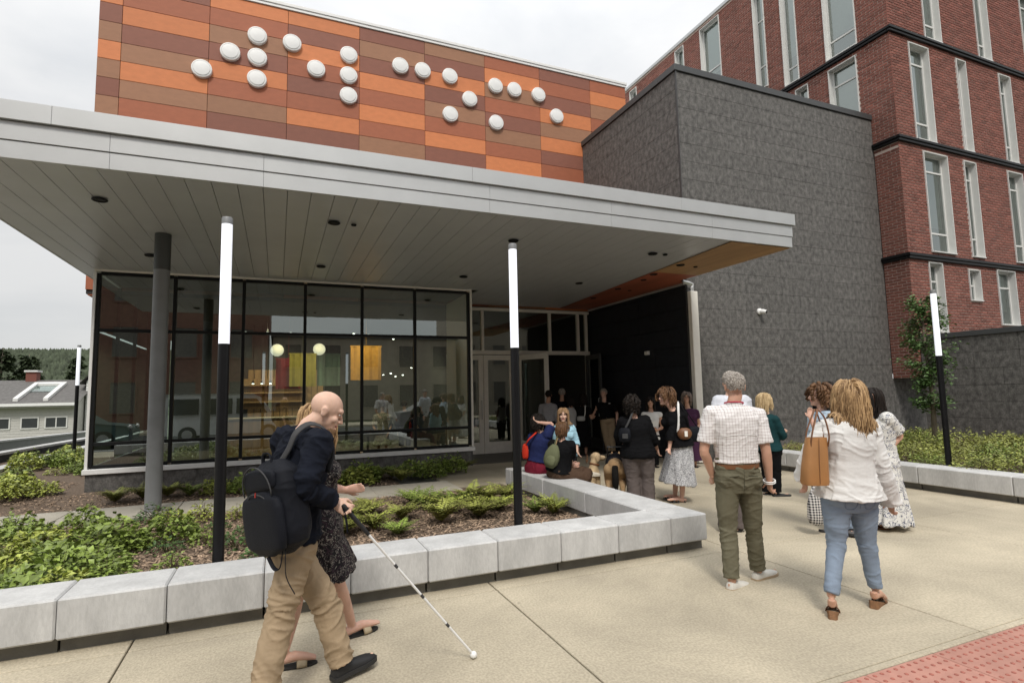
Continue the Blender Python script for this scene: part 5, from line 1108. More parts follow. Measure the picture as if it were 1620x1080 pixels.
        disp = np.zeros(n)
        for i in range(n):
            p = pr[i]*freq[1]; a = al[i]*freq[0]
            w1 = noise.noise((p[0]*.6+seed, p[1]*.6, p[2]*.6+al[i]*3)) * 1.6
            v = noise.noise((p[0]+ax[i][0]*(a+w1)+seed, p[1]+ax[i][1]*(a+w1), p[2]+ax[i][2]*(a+w1)))
            v2 = noise.noise((p[0]*1.7+ax[i][0]*a*2.1+seed, p[1]*1.7+ax[i][1]*a*2.1+w1, p[2]*1.7+ax[i][2]*a*2.1))
            disp[i] = (max(0, 1-abs(v)*3.4))**1.4*1.0-.35 + noise.noise((co[i][0]*7+seed, co[i][1]*7, co[i][2]*7))*.7 + max(0, .5-abs(v2)*2.4)*.6
        co = co + no*(disp*wgt*amp)[:, None]
        me.vertices.foreach_set('co', co.ravel()); me.update(); return me
    def top(s, mat_, sleeve='short', hem=-.02, ease=.022, flare=0., voxel=.009, amp=.006, name='shirt', sl_ease=.018, neck=True, seed=1, hemz=0, collar=0):
        J = s.J; m = MB(); ss, wd, dp = s.prof(); sc = 1.0 if s.sex == 'm' else .87
        idx = [i for i, t in enumerate(ss) if t > hem+.03 and t < .99]
        S = [hem]+[ss[i] for i in idx]+[.975]
        W = [np.interp(hem, ss, wd)+flare]+[wd[i]+flare*max(0, .5-ss[i])*1.2 for i in idx]+[.075*sc]
        D = [np.interp(hem, ss, dp)+flare*.8]+[dp[i]+flare*max(0, .5-ss[i]) for i in idx]+[.068*sc]
        s.torso(m, S, W, D, None, ease)
        if s.sex == 'f':
            c = s.P.lerp(s.N, .66)+s.f*(.085*s.g)
            for q in (-1, 1): m.ell(c+s.sx*q*.07*s.g, (.075*s.g, .06*s.g, .07*s.g), 14, 9)
        bones = [(s.P, s.N)]
        for q in 'LR':
            a, b, c = J['sh'+q], J['el'+q], J['wr'+q]; e = sl_ease
            m.tube([s.P.lerp(s.N, .9), s.P.lerp(s.N, .88).lerp(a, .6), a], [.068*sc+ease*.4, .066*sc+ease*.6, .060*sc+e], 14); m.ell(a, (.060*sc+e,)*3, 14, 10)
            if sleeve == 'short': limb(m, [a, a.lerp(b, .4), a.lerp(b, .78)], [.060*sc+e, .058*sc+e, .056*sc+e*1.25], 16, ball=False); bones.append((a, b))
            elif sleeve == 'cap': limb(m, [a, a.lerp(b, .3)], [.060*sc+e, .060*sc+e], 16)
            elif sleeve == 'three': limb(m, [a, a.lerp(b, .5), b, b.lerp(c, .45)], [.060*sc+e, .052*sc+e, .046*sc+e, .046*sc+e*1.1], 16, ball=False); bones += [(a, b), (b, c)]
            elif sleeve == 'long': limb(m, [a, a.lerp(b, .5), b, b.lerp(c, .5), b.lerp(c, .97)], [.060*sc+e, .052*sc+e, .046*sc+e, .044*sc+e*.9, .034*sc+e*.7], 16, ball=False); bones += [(a, b), (b, c)]
            elif sleeve == 'wide': limb(m, [a, a.lerp(b, .5), b, b.lerp(c, .5), c], [.060*sc+e, .056*sc+e*1.2, .052*sc+e*1.4, .056*sc+e*1.6, .060*sc+e*1.7], 16, ball=False); bones += [(a, b), (b, c)]
        if collar: m.tube([s.N-V(0, 0, .03), s.N.lerp(s.hp(0, -.02, -.07), collar)], [.078*sc, .066*sc], 16)
        me = remesh(m, voxel, 3); s.wrinkle(me, amp, bones, seed)
        return link(name, me, mat_, s.root)
    def trousers(s, mat_, ease=.02, hem=.07, knee=.075, top=.30, voxel=.009, amp=.006, name='trousers', seed=3, cut=.0, thigh=.092):
        J = s.J; m = MB(); ss, wd, dp = s.prof(); sc = 1.0 if s.sex == 'm' else .95
        S = [-.17, -.06, .08, top]; s.torso(m, S, [np.interp(t, ss, wd) for t in S], [np.interp(t, ss, dp) for t in S], None, ease)
        bones = []
        for q in 'LR':
            a, b, c = J['hip'+q], J['kn'+q], J['an'+q]; c2 = c+(b-c)*cut + (V(0, 0, -.015) if cut == 0 else V(0, 0, 0))
            a2 = a - s.hx*(.01 if q == 'R' else -.01)
            limb(m, [a2, a2.lerp(b, .25), a.lerp(b, .6), b, b.lerp(c2, .5), c2], [thigh*s.g+ease, thigh*s.g+ease, (thigh*s.g+ease+knee)/2, knee, (knee+hem)/2, hem], 18, ball=False); bones += [(a, b), (b, c)]
            # seat
            m.ell(a + V(0, 0, .015) - s.f*.045, (.09*s.g, .085*s.g, .1*s.g), 14, 10)
        me = remesh(m, voxel, 3); s.wrinkle(me, amp, bones, seed, .4)
        return link(name, me, mat_, s.root)
    def skirt(s, mat_, top_t=.32, hem=.35, flare=.10, voxel=.010, amp=.012, name='skirt', seed=5, ease=.02, bias=(0, 0)):
        m = MB(); ss, wd, dp = s.prof(); S = [top_t, .08, -.06]
        cen, sd, w_, d_ = [], [], [], []
        base = (s.J['anL']+s.J['anR'])/2
        for t in S:
            cen.append(s.P.lerp(s.N, t) if t >= 0 else s.P+V(0, 0, t*s.L)); w_.append(np.interp(t, ss, wd)*s.g+ease); d_.append(np.interp(t, ss, dp)*s.g*s.dp+ease); sd.append(s.hx)
        for f in (.4, .7, 1.0):
            z = cen[2].z+(hem-cen[2].z)*f; c = cen[2].lerp(V(base.x, base.y, z), f); c.z = z; c += V(bias[0]*f, bias[1]*f, 0)
            cen.append(c); w_.append(w_[2]+flare*f); d_.append(d_[2]+flare*f); sd.append(s.hx)
        loft(m, cen[::-1], sd[::-1], w_[::-1], d_[::-1], 22)
        me = remesh(m, voxel, 3)
        # hanging folds: ripple around the axis growing towards the hem
        n = len(me.vertices); co = np.empty(n*3); me.vertices.foreach_get('co', co); co = co.reshape(-1, 3)
        no = np.empty(n*3); me.vertex_normals.foreach_get('vector', no); no = no.reshape(-1, 3)
        c0 = cen[2]; t = np.clip((c0.z-co[:, 2])/max(.1, c0.z-hem), 0, 1); an = np.arctan2(co[:, 1]-c0.y, co[:, 0]-c0.x)
        d = np.array([noise.noise((math.cos(a)*2.6+seed, math.sin(a)*2.6, z*1.2)) for a, z in zip(an, co[:, 2])])
        co = co + no*(np.sin(an*11+d*6)*.5+d*1.2)[:, None]*(t*amp+.002)[:, None]
        me.vertices.foreach_set('co', co.ravel()); me.update()
        return link(name, me, mat_, s.root)
    def shoe(s, q, mat_, sole=None, low=False, name='shoe', lift=0, wedge=0):
        c, d = s.J['an'+q], s.J['toe'+q]
        fd = V(d.x-c.x, d.y-c.y, 0); fd = fd.normalized() if fd.length > .01 else s.f.copy()
        H = V(c.x, c.y, c.z-.085+lift) - fd*.055; T = V(d.x, d.y, d.z-.02) + fd*.03
        ax = (T-H).normalized(); T = H+ax*max(.262, (T-H).length if (T-H).length < .3 else .295); Lf = (T-H).length
        sd = ax.cross(V(0, 0, 1)).normalized(); up = sd.cross(ax)
        m = MB(); vs = []; n = 14
        st = [(0, .022, .05), (.04, .034, .075), (.16, .037, .085), (.32, .037, .085), (.48, .042, .066), (.68, .048, .055), (.84, .044, .046), (.95, .03, .036), (1.0, .012, .022)]
        if low: st = [(t, w_, h*.62) for t, w_, h in st]
        for t, w_, h in st:
            for j in range(n):
                th = 2*math.pi*j/n; x = w_*math.copysign(abs(math.cos(th))**.8, math.cos(th)); z = math.sin(th)
                z = .018+ (h-.018)*max(0, z)**.8 if z > 0 else .018*(1+z*.95)
                vs.append(H+ax*(t*Lf)+sd*x+up*z)
        k = len(st); m.add(vs, [(i*n+j, i*n+(j+1) % n, (i+1)*n+(j+1) % n, (i+1)*n+j) for i in range(k-1) for j in range(n)]+[tuple(range(n))[::-1], tuple(range((k-1)*n, k*n))])
        o = m.obj(name, mat_, s.root, smooth='auto')
        if sole:
            m = MB(); vs = []
            for t, w_, h in st:
                wd_ = w_+.005; hh = .024+wedge*max(0, 1-t*1.25)
                for x, z in ((-wd_, -.002-wedge*max(0, 1-t*1.25)*0), (wd_, -.002), (wd_, .022), (-wd_, .022)): vs.append(H+ax*(t*Lf*1.02-.004)+sd*x+up*(z if z > 0 else z-wedge*max(0, 1-t*1.2)))
            m.add(vs, [(i*4+j, i*4+(j+1) % 4, (i+1)*4+(j+1) % 4, (i+1)*4+j) for i in range(k-1) for j in range(4)]+[(3, 2, 1, 0), ((k-1)*4, (k-1)*4+1, (k-1)*4+2, (k-1)*4+3)])
            m.obj('sole', sole, o, smooth='auto')
        return o
    def sandal(s, q, mat_, wedge=0, sole=None, straps=((.62, .035), (.78, .03))):
        c, d = s.J['an'+q], s.J['toe'+q]; fd = V(d.x-c.x, d.y-c.y, 0); fd = fd.normalized() if fd.length > .01 else s.f.copy()
        H = V(c.x, c.y, c.z-.088) - fd*.075; T = V(d.x, d.y, d.z-.012)+fd*.022; ax = (T-H).normalized(); Lf = max(.235, min((T-H).length, .27)); T = H+ax*Lf
        if wedge and H.z < wedge: H = H+V(0, 0, wedge-H.z); ax = (T-H).normalized()
        sd = ax.cross(V(0, 0, 1)).normalized(); up = sd.cross(ax); m = MB(); vs = []
        st = [(0, .02), (.06, .033), (.3, .034), (.6, .043), (.85, .04), (.97, .022), (1, .01)]
        for t, w_ in st:
            hh = .016+wedge*max(0, 1-t*1.15)
            base_z = 0
            for x, z in ((-w_*.9, -hh), (w_*.9, -hh), (w_, 0), (-w_, 0)): vs.append(H+ax*(t*Lf)+sd*x+up*z)
        k = len(st); m.add(vs, [(i*4+j, i*4+(j+1) % 4, (i+1)*4+(j+1) % 4, (i+1)*4+j) for i in range(k-1) for j in range(4)]+[(3, 2, 1, 0), ((k-1)*4, (k-1)*4+1, (k-1)*4+2, (k-1)*4+3)])
        o = m.obj('sandal', sole or mat_, s.root, smooth='auto')
        for t, wd_ in straps:
            P = [H+ax*(t*Lf)+sd*(.046*math.cos(a))+up*(-.004+.052*(1-.25*t)*math.sin(a)) for a in np.linspace(0, math.pi, 9)]
            MB().tube(P, [.004]*9, 6, True, wd_/.008, ax).obj('strap', mat_, o, smooth=True)
        return o
    def face(s, iris=(.05, .03, .02), lip=None, brow=None, smile=.0, glasses=None, teeth=False):
        rot = s.hrot(); h = s.hs
        for q in (-1, 1):
            e = MB().ell(s.hp(q*.031, .0785, .014), (.0112*h, .008*h, .0046*h), 10, 7, rot).obj('eye', MAT_EYE, s.root, smooth=True)
            MB().ell(s.hp(q*.031, .0852, .014), (.0058*h, .004*h, .0048*h), 8, 6, rot).obj('iris', MAT_DARK, e, smooth=True)
            if brow: MB().tube([s.hp(q*.014, .094, .032), s.hp(q*.03, .094, .038), s.hp(q*.048, .080, .032)], [.003*h, .0042*h, .002*h], 6).obj('eyebrow', brow, s.root, smooth=True)
        lm = lip or MAT_LIP
        m = MB(); P = [s.hp(x, .097-.28*abs(x)*(1 if abs(x) > .012 else .5), -.056+smile*abs(x)**1.5*6) for x in (-.026, -.014, 0, .014, .026)]
        m.tube(P, [.003*h, .0065*h, .007*h, .0065*h, .003*h], 8); m.obj('lips', lm, s.root, smooth=True)
        if teeth:
            P = [s.hp(x, .101-.28*abs(x), -.056+smile*abs(x)**1.5*6) for x in (-.018, 0, .018)]; MB().tube(P, [.002*h, .0045*h, .002*h], 6).obj('teeth', MAT_EYE, s.root, smooth=True)
        if glasses:
            g = MB()
            for q in (-1, 1):
                C_ = [s.hp(q*.033+.023*math.cos(a), .104, .010+.018*math.sin(a)) for a in np.linspace(0, 2*math.pi, 15)]
                g.tube(C_, .0018*h, 5, False); g.tube([s.hp(q*.056, .102, .014), s.hp(q*.08, .05, .012), s.hp(q*.084, -.01, .01)], .0016*h, 5)
            g.tube([s.hp(-.01, .106, .012), s.hp(.01, .106, .012)], .0016*h, 5); g.obj('glasses', glasses, s.root, smooth=True)
    def hair(s, mat_, n=140, length=.25, wave=.0, seed=0, front=.2, r=.010, vol=.012, stiff=.45, cap=True, part=0.0, curl=0, low=-.35, segs=10, capr=1.0, fr_low=.42, back=0):
        """scalp cap plus many tapered locks that fall under gravity and slide over head and shoulders"""
        q = np.random.default_rng(seed); m = MB(); h = s.hs
        if r >= .008 and length > .06 and not curl: n = int(n*2.3); r *= .56
        R0 = V(.079, .101, .091)*1.0; c0 = V(0, -.016, .033)
        def out(p, e):
            if p.y > .035 and p.z < .045 and abs(p.x) < .074: p = V(math.copysign(.074, p.x), p.y, p.z)
            d = p-c0; k = math.sqrt((d.x/(R0.x+e))**2+(d.y/(R0.y+e))**2+(d.z/(R0.z+e))**2)
            return c0+d/max(k, 1e-6) if k < 1 else p
        if cap:
            vs, fs = [], []; nn, mm = 22, 14
            for i in range(mm+1):
                th = math.pi*.66*i/mm
                for k in range(nn):
                    a = 2*math.pi*k/nn; d = V(math.sin(th)*math.cos(a), math.sin(th)*math.sin(a), math.cos(th))
                    vs.append(c0+V(d.x*(R0.x+.004)*capr, d.y*(R0.y+.004)*capr, d.z*(R0.z+.005)*capr)*(1+.02*float(q.normal())))
            for i in range(mm):
                for k in range(nn):
                    cc = (vs[i*nn+k]+vs[(i+1)*nn+(k+1) % nn])/2-c0
                    if cc.y > R0.y*front and cc.z < R0.z*fr_low: continue
                    if cc.z < low*R0.z and cc.y > -.02: continue
                    fs.append((i*nn+k, i*nn+(k+1) % nn, (i+1)*nn+(k+1) % nn, (i+1)*nn+k))
            m.add([s.hp(*p) for p in vs], fs, .35)
        inv = s.hrot().transposed(); g = inv @ V(0, 0, -1)
        shl = [inv @ (s.J['sh'+k]-s.hc)/h for k in 'LR']; nk = inv @ (s.N-s.hc)/h
        made = 0; tries = 0
        while made < n and tries < n*12:
            tries += 1
            d = V(*q.normal(0, 1, 3)).normalized()
            if d.z < low or (d.y > front and d.z < fr_low) or (length < .06 and abs(d.x) > .72 and d.z < .12 and d.y > -.5): continue
            p = c0+V(d.x*R0.x, d.y*R0.y, d.z*R0.z); e = vol*q.uniform(.2, 1.2)
            sx = 1 if d.x > part else -1
            v = (V(sx*.8, -.25 if d.y < .5 else .15, .0)*max(0, d.z) + g*.6 + V(0, -.3*max(0, -d.y), 0)); v.normalize()
            L_ = length*q.uniform(.8, 1.08); st = L_/segs; P = [p]; ph = q.uniform(0, 6.28); wa = wave*q.uniform(.6, 1.3)
            for i in range(segs):
                v = (v*stiff+g*(1-stiff)+V(*q.normal(0, .06, 3))).normalized(); p2 = out(P[-1]+v*st, e)
                for sh in shl:
                    # keep clear of the shoulders and the back
                    ab = sh-nk; t = min(1, max(0, (p2-nk).dot(ab)/ab.length_squared)); cl = nk+ab*t; dd = p2-cl
                    if dd.length < .078: p2 = cl+dd.normalized()*.078
                P.append(p2)
            Q = []
            for i, p in enumerate(P):
                t = i/segs; w_ = V(math.sin(ph+i*1.1), math.cos(ph+i*1.1)*.6, 0)*wa*t
                if curl: w_ = V(math.sin(ph+i*2.2), math.cos(ph+i*2.2), math.sin(ph*2+i*1.7)*.7)*curl*min(1, t*2)
                Q.append(s.hp(*(p+w_)))
            rr = r*q.uniform(.7, 1.3)*h
            m.tube(Q, [rr*.8]+[rr*(1-.35*(i/segs)**2) for i in range(1, segs)]+[rr*.25], 5, True, 1.5, None, float(q.random())); made += 1
        return m.obj('hair', mat_, s.root, smooth=True)
    def acc(s, name, label, cat, base):
        """a carried thing: its own Empty, in the same local axes as the person"""
        b = V(*base); wp = s.root.location + Matrix.Rotation(-YAW, 3, 'Z') @ b
        t = thing(name, label, cat, wp, -YAW); ORG[t.name] = tuple(b); return t

def hairmat(name, a, b_, rough=.45):
    m, t, bs = _mat(name); n, l = t.nodes, t.links
    at = n.new('ShaderNodeAttribute'); at.attribute_name = 'tone'
    tc = n.new('ShaderNodeTexCoord'); nz = n.new('ShaderNodeTexNoise'); nz.inputs['Scale'].default_value = 55; nz.inputs['Detail'].default_value = 3
    l.new(tc.outputs['Object'], nz.inputs['Vector'])
    ad = n.new('ShaderNodeMath'); ad.operation = 'MULTIPLY_ADD'; ad.inputs[1].default_value = .6; l.new(nz.outputs['Fac'], ad.inputs[0])
    ml = n.new('ShaderNodeMath'); ml.operation = 'MULTIPLY'; ml.inputs[1].default_value = .6; l.new(at.outputs['Fac'], ml.inputs[0]); l.new(ml.outputs[0], ad.inputs[2])
    rp = n.new('ShaderNodeValToRGB'); rp.color_ramp.elements[0].position = .2; rp.color_ramp.elements[0].color = (*a, 1); rp.color_ramp.elements[1].position = .85; rp.color_ramp.elements[1].color = (*b_, 1)
    l.new(ad.outputs[0], rp.inputs[0]); l.new(rp.outputs[0], bs.inputs['Base Color']); bs.inputs['Roughness'].default_value = rough; bs.inputs['Specular IOR Level'].default_value = .22
    return m
def skinmat(name, c):
    m = mat(name, c, .52, var=.13, scale=11, bump=.12, bscale=300, spec=.35, detail=6)
    b = m.node_tree.nodes['Principled BSDF']; b.inputs['Subsurface Weight'].default_value = .12; b.inputs['Subsurface Radius'].default_value = (.01, .004, .002); b.inputs['Subsurface Scale'].default_value = 1.0
    return m
SKIN = skinmat('skin_fair', (.64, .42, .32)); SKIN2 = skinmat('skin_tan', (.52, .30, .21)); SKIN3 = skinmat('skin_pink', (.62, .38, .29))
MAT_EYE = mat('eye_white', (.6, .57, .54), .3, var=0); MAT_DARK = mat('eye_dark', (.03, .02, .015), .3, var=0); MAT_LIP = mat('lips', (.42, .14, .12), .45, var=.05)
HAIR = {'blond': hairmat('hair_blond', (.09, .045, .02), (.50, .33, .17)), 'straw': hairmat('hair_straw', (.32, .22, .11), (.60, .46, .27)), 'brown': hairmat('hair_brown', (.05, .026, .014), (.17, .09, .045)),
        'lbrown': hairmat('hair_light_brown', (.16, .09, .045), (.38, .24, .13)), 'dark': hairmat('hair_dark', (.006, .005, .0045), (.02, .014, .011), .65), 'grey': hairmat('hair_grey', (.16, .14, .12), (.42, .38, .34)), 'mix': hairmat('hair_greybrown', (.08, .06, .05), (.26, .21, .18))}
def cloth(name, c, var=.10, rough=.9, bump=.25, bscale=380, sheen=0): return mat(name, c, rough, var=var, scale=9, bump=bump, bscale=bscale, spec=.12, sheen=sheen)
def ramp_print(name, base, cols, scale, seed=0, kind='noise', rough=.85, distort=1.5):
    """printed cloth: flat colours cut from noise or cells, in the cloth's own coordinates"""
    m, t, b = _mat(name); n, l = t.nodes, t.links
    tc = n.new('ShaderNodeTexCoord'); mp = n.new('ShaderNodeMapping'); mp.inputs['Location'].default_value = (seed, seed*.7, 0); l.new(tc.outputs['Object'], mp.inputs[0])
    if kind == 'noise':
        x = n.new('ShaderNodeTexNoise'); x.inputs['Scale'].default_value = scale; x.inputs['Detail'].default_value = 2.5; x.inputs['Distortion'].default_value = distort; o = x.outputs['Fac']; l.new(mp.outputs[0], x.inputs['Vector'])
    else:
        d = n.new('ShaderNodeTexNoise'); d.inputs['Scale'].default_value = scale*.8; l.new(mp.outputs[0], d.inputs['Vector'])
        mxx = n.new('ShaderNodeMixRGB'); mxx.inputs[0].default_value = .12; l.new(mp.outputs[0], mxx.inputs[1]); l.new(d.outputs['Color'], mxx.inputs[2])
        x = n.new('ShaderNodeTexVoronoi'); x.inputs['Scale'].default_value = scale; l.new(mxx.outputs[0], x.inputs['Vector']); o = x.outputs['Distance']
    rp = n.new('ShaderNodeValToRGB'); rp.color_ramp.interpolation = 'CONSTANT'; e = rp.color_ramp.elements
    e[0].position = 0; e[0].color = (*base, 1); e[1].position = cols[0][0]; e[1].color = (*cols[0][1], 1)
    for p, c in cols[1:]: k = e.new(p); k.color = (*c, 1)
    l.new(o, rp.inputs[0]); l.new(rp.outputs[0], b.inputs['Base Color']); b.inputs['Roughness'].default_value = rough; b.inputs['Specular IOR Level'].default_value = .2
    return m
def check(name, base, line, pitch, wid, rough=.85, strength=.75, axes=(0, 2), second=None):
    """woven check: thin lines along two axes of the cloth"""
    m, t, b = _mat(name); n, l = t.nodes, t.links
    tc = n.new('ShaderNodeTexCoord'); sp = n.new('ShaderNodeSeparateXYZ'); l.new(tc.outputs['Object'], sp.inputs[0]); fs = []
    nz = n.new('ShaderNodeTexNoise'); nz.inputs['Scale'].default_value = 5; l.new(tc.outputs['Object'], nz.inputs['Vector'])
    for ax in axes:
        ad = n.new('ShaderNodeMath'); ad.operation = 'MULTIPLY_ADD'; ad.inputs[1].default_value = .02; l.new(nz.outputs['Fac'], ad.inputs[0]); l.new(sp.outputs[ax], ad.inputs[2])
        a = n.new('ShaderNodeMath'); a.operation = 'DIVIDE'; a.inputs[1].default_value = pitch; l.new(ad.outputs[0], a.inputs[0])
        f = n.new('ShaderNodeMath'); f.operation = 'FRACT'; l.new(a.outputs[0], f.inputs[0])
        c = n.new('ShaderNodeMath'); c.operation = 'LESS_THAN'; c.inputs[1].default_value = wid; l.new(f.outputs[0], c.inputs[0]); fs.append(c.outputs[0])
    s_ = n.new('ShaderNodeMath'); s_.operation = 'ADD'; l.new(fs[0], s_.inputs[0]); l.new(fs[1], s_.inputs[1])
    s2 = n.new('ShaderNodeMath'); s2.operation = 'MULTIPLY'; s2.inputs[1].default_value = strength/2; l.new(s_.outputs[0], s2.inputs[0])
    mx_ = n.new('ShaderNodeMixRGB'); mx_.inputs[1].default_value = (*base, 1); mx_.inputs[2].default_value = (*line, 1); l.new(s2.outputs[0], mx_.inputs[0])
    l.new(mx_.outputs[0], b.inputs['Base Color']); b.inputs['Roughness'].default_value = rough; b.inputs['Specular IOR Level'].default_value = .2
    return m
def seams(ob, root, mat_, lines, P, f):
    """stitched seams and pocket edges laid on the back of a garment; line points are (x, z, depth) about P"""
    from mathutils.bvhtree import BVHTree
    t = BVHTree.FromPolygons([v.co for v in ob.data.vertices], [p.vertices for p in ob.data.polygons]); r = f.cross(V(0, 0, 1))
    for ln in lines:
        Q, _ = smooth_path([V(*p) for p in ln], [0]*len(ln), 5); out = []
        for q in Q:
            h = t.ray_cast(P + r*q.x + V(0, 0, q.y) + f*q.z, f)
            if h[0] is not None: out.append(h[0]-f*.0012)
        if len(out) > 2: MB().tube(out, .0022, 5).obj('seam', mat_, root, smooth=True)
def strap(name, pts, wd, th, mat_, parent, side=None, sub=4):
    P, _ = smooth_path([V(*p) for p in pts], [0]*len(pts), sub)
    return MB().tube(P, [th]*len(P), 6, True, wd/th, side).obj(name, mat_, parent, smooth=True)
# ------------------------------------------------------------------ the two walkers in front
C_NAVY = cloth('navy_knit', (.009, .011, .018)); C_KHAKI = cloth('khaki_cotton', (.34, .255, .165)); C_BLACK = cloth('black_cloth', (.006, .006, .007)); C_BAG = cloth('black_nylon', (.009, .010, .014), rough=.6)
C_GREYST = cloth('grey_webbing', (.06, .06, .062), rough=.7); C_OLIVE = cloth('olive_chino', (.135, .125, .085)); C_JEANS = cloth('light_blue_denim', (.225, .28, .36), bscale=700); C_WHITE = cloth('white_linen', (.70, .69, .67), var=.04)
C_JEANS_D = cloth('denim_seam', (.13, .18, .26)); C_OLIVE_D = cloth('olive_seam', (.07, .065, .045)); C_GREYP = cloth('taupe_trousers', (.12, .10, .095)); C_TEAL = cloth('dark_teal_knit', (.012, .045, .05)); C_LBLUE = cloth('light_blue_shirt', (.42, .52, .62)); C_BROWNP = cloth('brown_trousers', (.085, .052, .035))
C_MAROON = cloth('maroon_trousers', (.16, .015, .03)); C_NAVYT = cloth('navy_tee', (.018, .025, .085)); C_CARD = cloth('aqua_cardigan', (.38, .62, .74)); C_GREYSH = cloth('pale_grey_shirt', (.34, .34, .37)); C_LGREY = cloth('light_grey_knit', (.42, .42, .42)); C_PURPLE = cloth('plum_cloth', (.055, .022, .05)); C_GREEN = cloth('olive_canvas', (.13, .14, .08))
LEATHER = mat('tan_leather', (.37, .175, .06), .5, var=.12, scale=6, bump=.15, bscale=200); LEATHER_D = mat('brown_leather', (.16, .065, .025), .5, var=.12, scale=6, bump=.15, bscale=200)
SHOE_B = mat('black_shoe', (.012, .012, .013), .6); SHOE_W = mat('white_shoe', (.62, .60, .55), .6); SOLE_G = mat('gum_sole', (.38, .28, .18), .7); SOLE_B = mat('black_sole', (.02, .02, .02), .7); SOLE_W = mat('cream_sole', (.6, .55, .46), .7); GOLD = mat('beige_strap', (.42, .34, .22), .5)
PAISLEY = ramp_print('paisley_print', (.012, .011, .013), [(.30, (.04, .022, .03)), (.40, (.012, .011, .013)), (.56, (.30, .28, .25)), (.60, (.05, .028, .03)), (.66, (.012, .011, .013))], 24, 3, distort=3)
FLORAL = ramp_print('blue_floral_print', (.66, .65, .62), [(.40, (.66, .65, .62)), (.52, (.03, .035, .08)), (.56, (.45, .46, .50)), (.60, (.66, .65, .62)), (.68, (.06, .07, .15))], 13, 8, distort=2.2)
LEOPARD = ramp_print('black_white_print', (.55, .55, .56), [(.47, (.55, .55, .56)), (.49, (.035, .035, .04)), (.56, (.5, .5, .52))], 34, 2, distort=2.5)
SPOTS = ramp_print('grey_spotted_print', (.30, .28, .25), [(.5, (.05, .05, .05)), (.6, (.4, .38, .34))], 22, 5)
PLAID = check('check_shirt', (.72, .70, .69), (.22, .13, .14), .024, .16, strength=.8)
GING = check('gingham', (.62, .60, .58), (.01, .01, .015), .028, .5, strength=1.0)

s = Fig('cane_man', 'bald man in a navy sweater and khaki trousers walking with a white cane and backpack', 'm', (.84, .30, -.50), (.46, .1, .86), .93, .96)
s.J['hdR'] = s.J['wrR'] + V(.085, .0, -.055)
s.body(SKIN, .006, curl=(.3, 1.0))
s.top(C_NAVY, 'long', .05, .024, .010, .007, .014, 'sweater', .020, seed=4)
TRS = s.trousers(C_KHAKI, .012, .074, .079, .14, .007, .015, seed=9, cut=0, thigh=.088)
for q in 'LR': s.shoe(q, SHOE_B, SOLE_B)
s.face(smile=.02)
b = MB()
for k in range(150):
    a = rng.uniform(-1.2, 1.2); z = rng.uniform(-.105, -.075); p = s.hp(.052*math.sin(a), .035+.062*math.cos(a), z)
    b.tube([p, p+(s.hf*.008+V(0, 0, -.012)+s.hr*rng.uniform(-.004, .004))], [.0012, .0004], 4, tone=rng.random())
b.obj('beard', HAIR['lbrown'], s.root)
# his backpack
bp = s.acc('backpack', 'black backpack with hanging straps on the back of the bald man', 'backpack', (-.10, -.11, .80))
ax = V(-.16, .03, .98).normalized(); out = V(-.62, -.78, -.08).normalized(); sd = ax.cross(out).normalized(); c0 = V(-.085, -.18, 1.045)
def bpp(u, v, w_): return c0 + sd*u + ax*v + out*w_
def pod(uw, v0, v1, d0, d1, n=9, pw=3.2):
    m = MB(); cen, sds, wd, dp = [], [], [], []
    for i in range(n):
        t = i/(n-1); e = (1-abs(2*t-1)**4)**.5*.98+.02
        cen.append(bpp(0, v0+(v1-v0)*t, (d0+d1)/2)); sds.append(sd); wd.append(uw*(.35+.65*e)); dp.append((d1-d0)/2*(.3+.7*e))
    loft(m, cen, sds, wd, dp, 22, pw); return m
m = pod(.215, -.25, .25, -.11, .09); me = remesh(m, .007, 6); s.wrinkle(me, .006, [(bpp(0, -.2, 0), bpp(0, .2, 0))], 5, .8, (6, 6)); link('main_compartment', me, C_BAG, bp); ORG_SHIFT = None
me = remesh(pod(.20, -.242, .10, .04, .118), .007, 6); link('front_pocket', me, C_BAG, bp)
me = remesh(pod(.165, .09, .215, .05, .100), .007, 5); link('upper_pocket', me, C_BAG, bp)
for ch in list(bp.children):
    if ch.type == 'MESH':
        for vv in ch.data.vertices: vv.co -= V(-.10, -.11, .80)
zp = [bpp(.15*math.cos(a), .10+.13*math.sin(a), .098+.010*math.sin(a)) for a in np.linspace(-.2, math.pi+.2, 17)]; MB().tube(zp, .004, 6).obj('zip', C_GREYST, bp, smooth=True)
zp = [bpp(.125*math.cos(a), .0+.09*math.sin(a), .121-.02*abs(math.cos(a))) for a in np.linspace(.1, math.pi-.1, 13)]; MB().tube(zp, .0035, 6).obj('zip', C_GREYST, bp, smooth=True)
MB().tube([bpp(.03, .10, .120), bpp(.028, .075, .124)], [.003, .004], 6).obj('zip_pull', mat('red_pull', (.35, .03, .02), .5), bp)
strap('handle', [bpp(-.05, .235, .02), bpp(-.03, .285, .02), bpp(.03, .285, .02), bpp(.05, .235, .02)], .011, .005, C_BAG, bp)
sh_r = s.J['shR']; nk = s.N
strap('shoulder_strap', [bpp(.02, .22, -.035), nk.lerp(sh_r, .55)+V(-.10, -.08, -.06), nk.lerp(sh_r, .55)+V(-.06, -.075, .03), nk.lerp(sh_r, .55)+V(.0, -.02, .075), nk.lerp(sh_r, .55)+V(.075, .02, .03), nk.lerp(sh_r, .55)+V(.11, .02, -.08), nk.lerp(sh_r, .55)+V(.09, .0, -.2)], .021, .005, C_GREYST, bp, (.7, -.45, -.55))
strap('side_panel', [bpp(-.155, -.14, .02), bpp(-.172, -.02, .03), bpp(-.155, .12, .03)], .03, .006, C_GREYST, bp)
